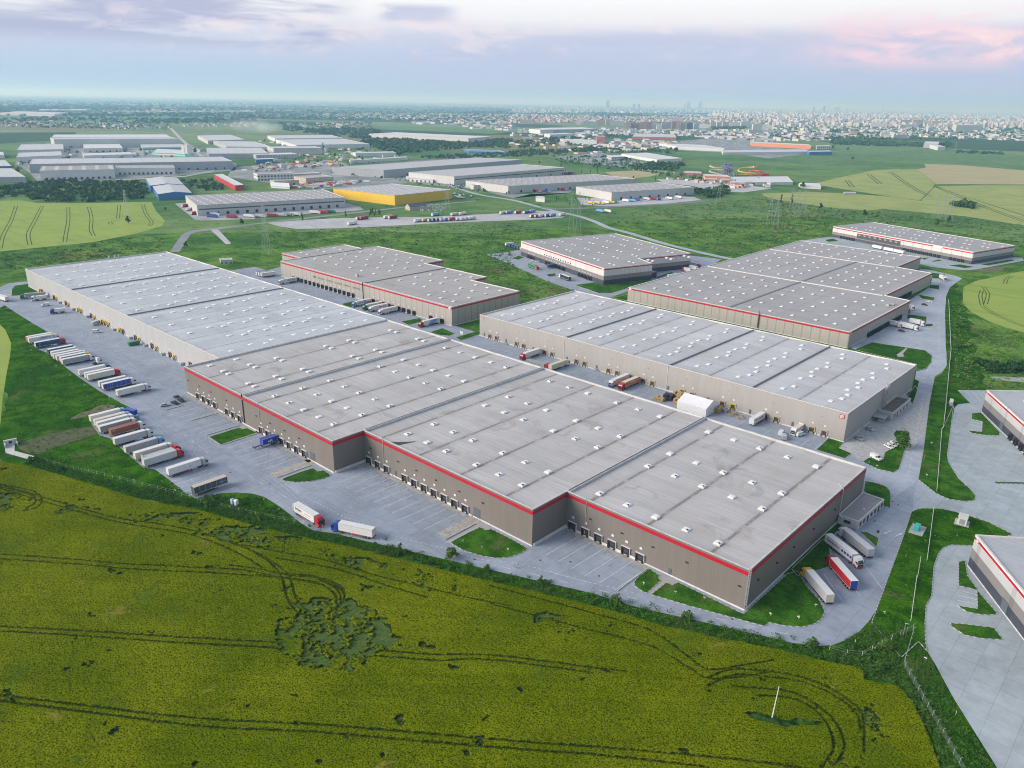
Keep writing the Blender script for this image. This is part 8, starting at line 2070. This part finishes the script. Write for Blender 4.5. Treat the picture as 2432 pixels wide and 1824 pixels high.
city('far_city', [
    (Q8, [(1700, 205), (2260, 210), (2260, 300), (1900, 300), (1700, 260)], 700, (20, 70), (8, 50), [0, 0, 1, 1, 3]),
    (Q9, [(0, 205), (2230, 225), (2230, 300), (0, 290)], 2600, (20, 75), (8, 50), [0, 0, 1, 1, 2, 3]),
    (Q9, [(0, 290), (2230, 300), (2230, 380), (1500, 380), (900, 370), (0, 380)], 1500, (15, 50), (6, 34), [0, 0, 1, 2, 3]),
    (Q9, [(0, 380), (1900, 380), (2230, 400), (2230, 490), (1800, 480), (1500, 470), (600, 470), (560, 490), (0, 500)], 650, (12, 45), (4, 18), [0, 0, 0, 1, 3]),
    (Q8, [(0, 160), (1700, 195), (1700, 250), (1160, 250), (700, 245), (0, 250)], 1500, (16, 60), (6, 34), [0, 0, 1, 3, 3]),
    (Q8, [(0, 262), (700, 280), (2212, 290), (2212, 345), (1500, 330), (1000, 330), (500, 330), (0, 340)], 1300, (14, 42), (6, 22), [0, 1, 1, 2, 2]),
    (Q8, [(540, 395), (1000, 395), (2030, 400), (2212, 430), (2212, 500), (1700, 470), (1420, 440), (900, 440), (560, 460)], 330, (14, 60), (5, 14), [0, 0, 1, 3]),
    (Q8, [(560, 470), (1100, 490), (1420, 500), (1400, 540), (900, 560), (700, 560)], 110, (12, 45), (4, 10), [0, 0, 1, 3]),
    (Q7, [(550, 255), (1300, 250), (2212, 260), (2212, 345), (1300, 310), (700, 300)], 560, (12, 34), (5, 13), [0, 0, 1, 2]),
    (Q7, [(0, 130), (1100, 165), (2212, 150), (2212, 210), (1100, 190), (0, 180)], 420, (20, 60), (6, 24), [0, 0, 1, 3]),
    (Q7, [(1350, 330), (2212, 320), (2212, 400), (1900, 390), (1700, 350), (1350, 350)], 70, (20, 70), (6, 12), [0, 0, 3, 1]),
    (Q6, [(0, 130), (2212, 130), (2212, 195), (700, 180), (0, 180)], 420, (16, 50), (5, 13), [0, 0, 1, 3]),
    (Q6, [(560, 500), (1950, 560), (2000, 690), (1500, 720), (600, 640), (150, 740), (150, 600)], 90, (6, 22), (3, 7), [0, 0, 1, 3]),
    (Q7, [(0, 480), (900, 570), (1300, 640), (800, 700), (0, 740)], 120, (6, 24), (3, 7), [0, 0, 1, 2, 3]),
    (Q8, [(0, 380), (700, 430), (1400, 500), (1400, 560), (700, 620), (0, 520)], 110, (10, 40), (4, 9), [0, 0, 1, 3]),
    (Q8, [(1280, 820), (2250, 800), (2250, 890), (1900, 900), (1700, 860)], 50, (5, 18), (3, 6), [0, 0, 2]),
    (Q6, [(900, 225), (2212, 215), (2212, 250), (900, 250)], 200, (14, 40), (5, 12), [0, 0, 1, 2])], 5)
bl = []
for o_, poly, n, r, h in ((Q9, [(0, 280), (2230, 300), (2230, 480), (0, 480)], 1500, 11, 9), (Q9, [(0, 220), (2230, 235), (2230, 290), (0, 280)], 700, 20, 10), (Q8, [(0, 180), (2212, 210), (2212, 330), (0, 330)], 1500, 16, 9), (Q8, [(560, 400), (2212, 420), (2212, 500), (1500, 450), (600, 460)], 240, 8, 8), (Q7, [(0, 160), (2212, 170), (2212, 330), (0, 300)], 1300, 15, 9), (Q6, [(0, 120), (2212, 130), (2212, 230), (0, 230)], 1200, 22, 10), (Q6, [(0, 322), (1460, 345), (1450, 395), (0, 372)], 260, 7, 7), (Q7, [(250, 340), (1000, 320), (1000, 380), (300, 380)], 120, 8, 7), (Q8, [(560, 530), (900, 560), (1500, 560), (1400, 600), (800, 600)], 120, 6, 6), (Q6, [(450, 480), (2000, 560), (2000, 700), (150, 760), (150, 560)], 110, 5, 6), (Q7, [(0, 480), (1000, 570), (1400, 640), (800, 720), (0, 740)], 120, 5, 6), (Q7, [(700, 780), (1350, 760), (1400, 860), (2000, 900), (2212, 960), (1900, 940)], 60, 3, 5), (Q8, [(350, 600), (1000, 640), (1300, 700), (900, 740), (380, 680)], 120, 5, 6), (Q8, [(1000, 720), (2200, 860), (2000, 900), (1300, 800)], 70, 4, 5)):
    for x, y in screen_scatter(poly, n, o_): k = rng.uniform(.6, 1.3); bl.append((x, y, r*k, h*k, 7, r*.55*k))
mass('city_trees', bl, L_FAR, 6)
# ================================================================== AIR
def build_haze():
    mb = MB().box(-80000, 80000, -80000, 80000, -1.2, 330.0)
    m = bpy.data.materials.new('haze_air'); m.use_nodes = True
    t = NT(m.node_tree); t.n.clear()
    v = t.new('ShaderNodeVolumePrincipled')
    v.inputs['Color'].default_value = (.36, .66, 1.0, 1); v.inputs['Density'].default_value = HAZE_DENSITY
    v.inputs['Absorption Color'].default_value = (.72, .72, .72, 1)
    v.inputs['Anisotropy'].default_value = .2
    o = t.new('ShaderNodeOutputMaterial'); t.l.new(v.outputs[0], o.inputs['Volume'])
    h = mb.build('haze', m); h['kind'] = 'stuff'
HAZE_DENSITY = 0.75e-4
build_haze()
def build_smoke():
    x, y = zp(Q7, [(20, 425)])[0]
    bm = bmesh.new(); bmesh.ops.create_icosphere(bm, subdivisions=3, radius=1.0)
    for v in bm.verts: v.co = Vector((v.co.x*190, v.co.y*110, v.co.z*34*(1+.4*v.co.x)))
    me = bpy.data.meshes.new('smoke'); bm.to_mesh(me); bm.free()
    m = bpy.data.materials.new('smoke_air'); m.use_nodes = True
    t = NT(m.node_tree); t.n.clear()
    p = t.new('ShaderNodeTexCoord').outputs['Object']
    px_, py_, pz_ = t.sep(p)
    r = t.math('SQRT', t.math('ADD', t.math('ADD', t.math('POWER', t.math('DIVIDE', px_, 180.0), 2.0), t.math('POWER', t.math('DIVIDE', py_, 100.0), 2.0)), t.math('POWER', t.math('DIVIDE', pz_, 40.0), 2.0)))
    n = t.noise(p, .014, 3.0, .6)
    v = t.new('ShaderNodeVolumePrincipled'); v.inputs['Color'].default_value = (.95, .97, 1, 1)
    t.put(v.inputs['Density'], t.math('MULTIPLY', t.math('MULTIPLY', t.ss(r, .2, 1.0, 1.0, 0.0), t.ss(n, .35, .65)), .006))
    o = t.new('ShaderNodeOutputMaterial'); t.l.new(v.outputs[0], o.inputs['Volume'])
    me.materials.append(m)
    s = link('smoke', me, None, (x, y, 30), YAW+1.2); s['kind'] = 'stuff'
build_smoke()
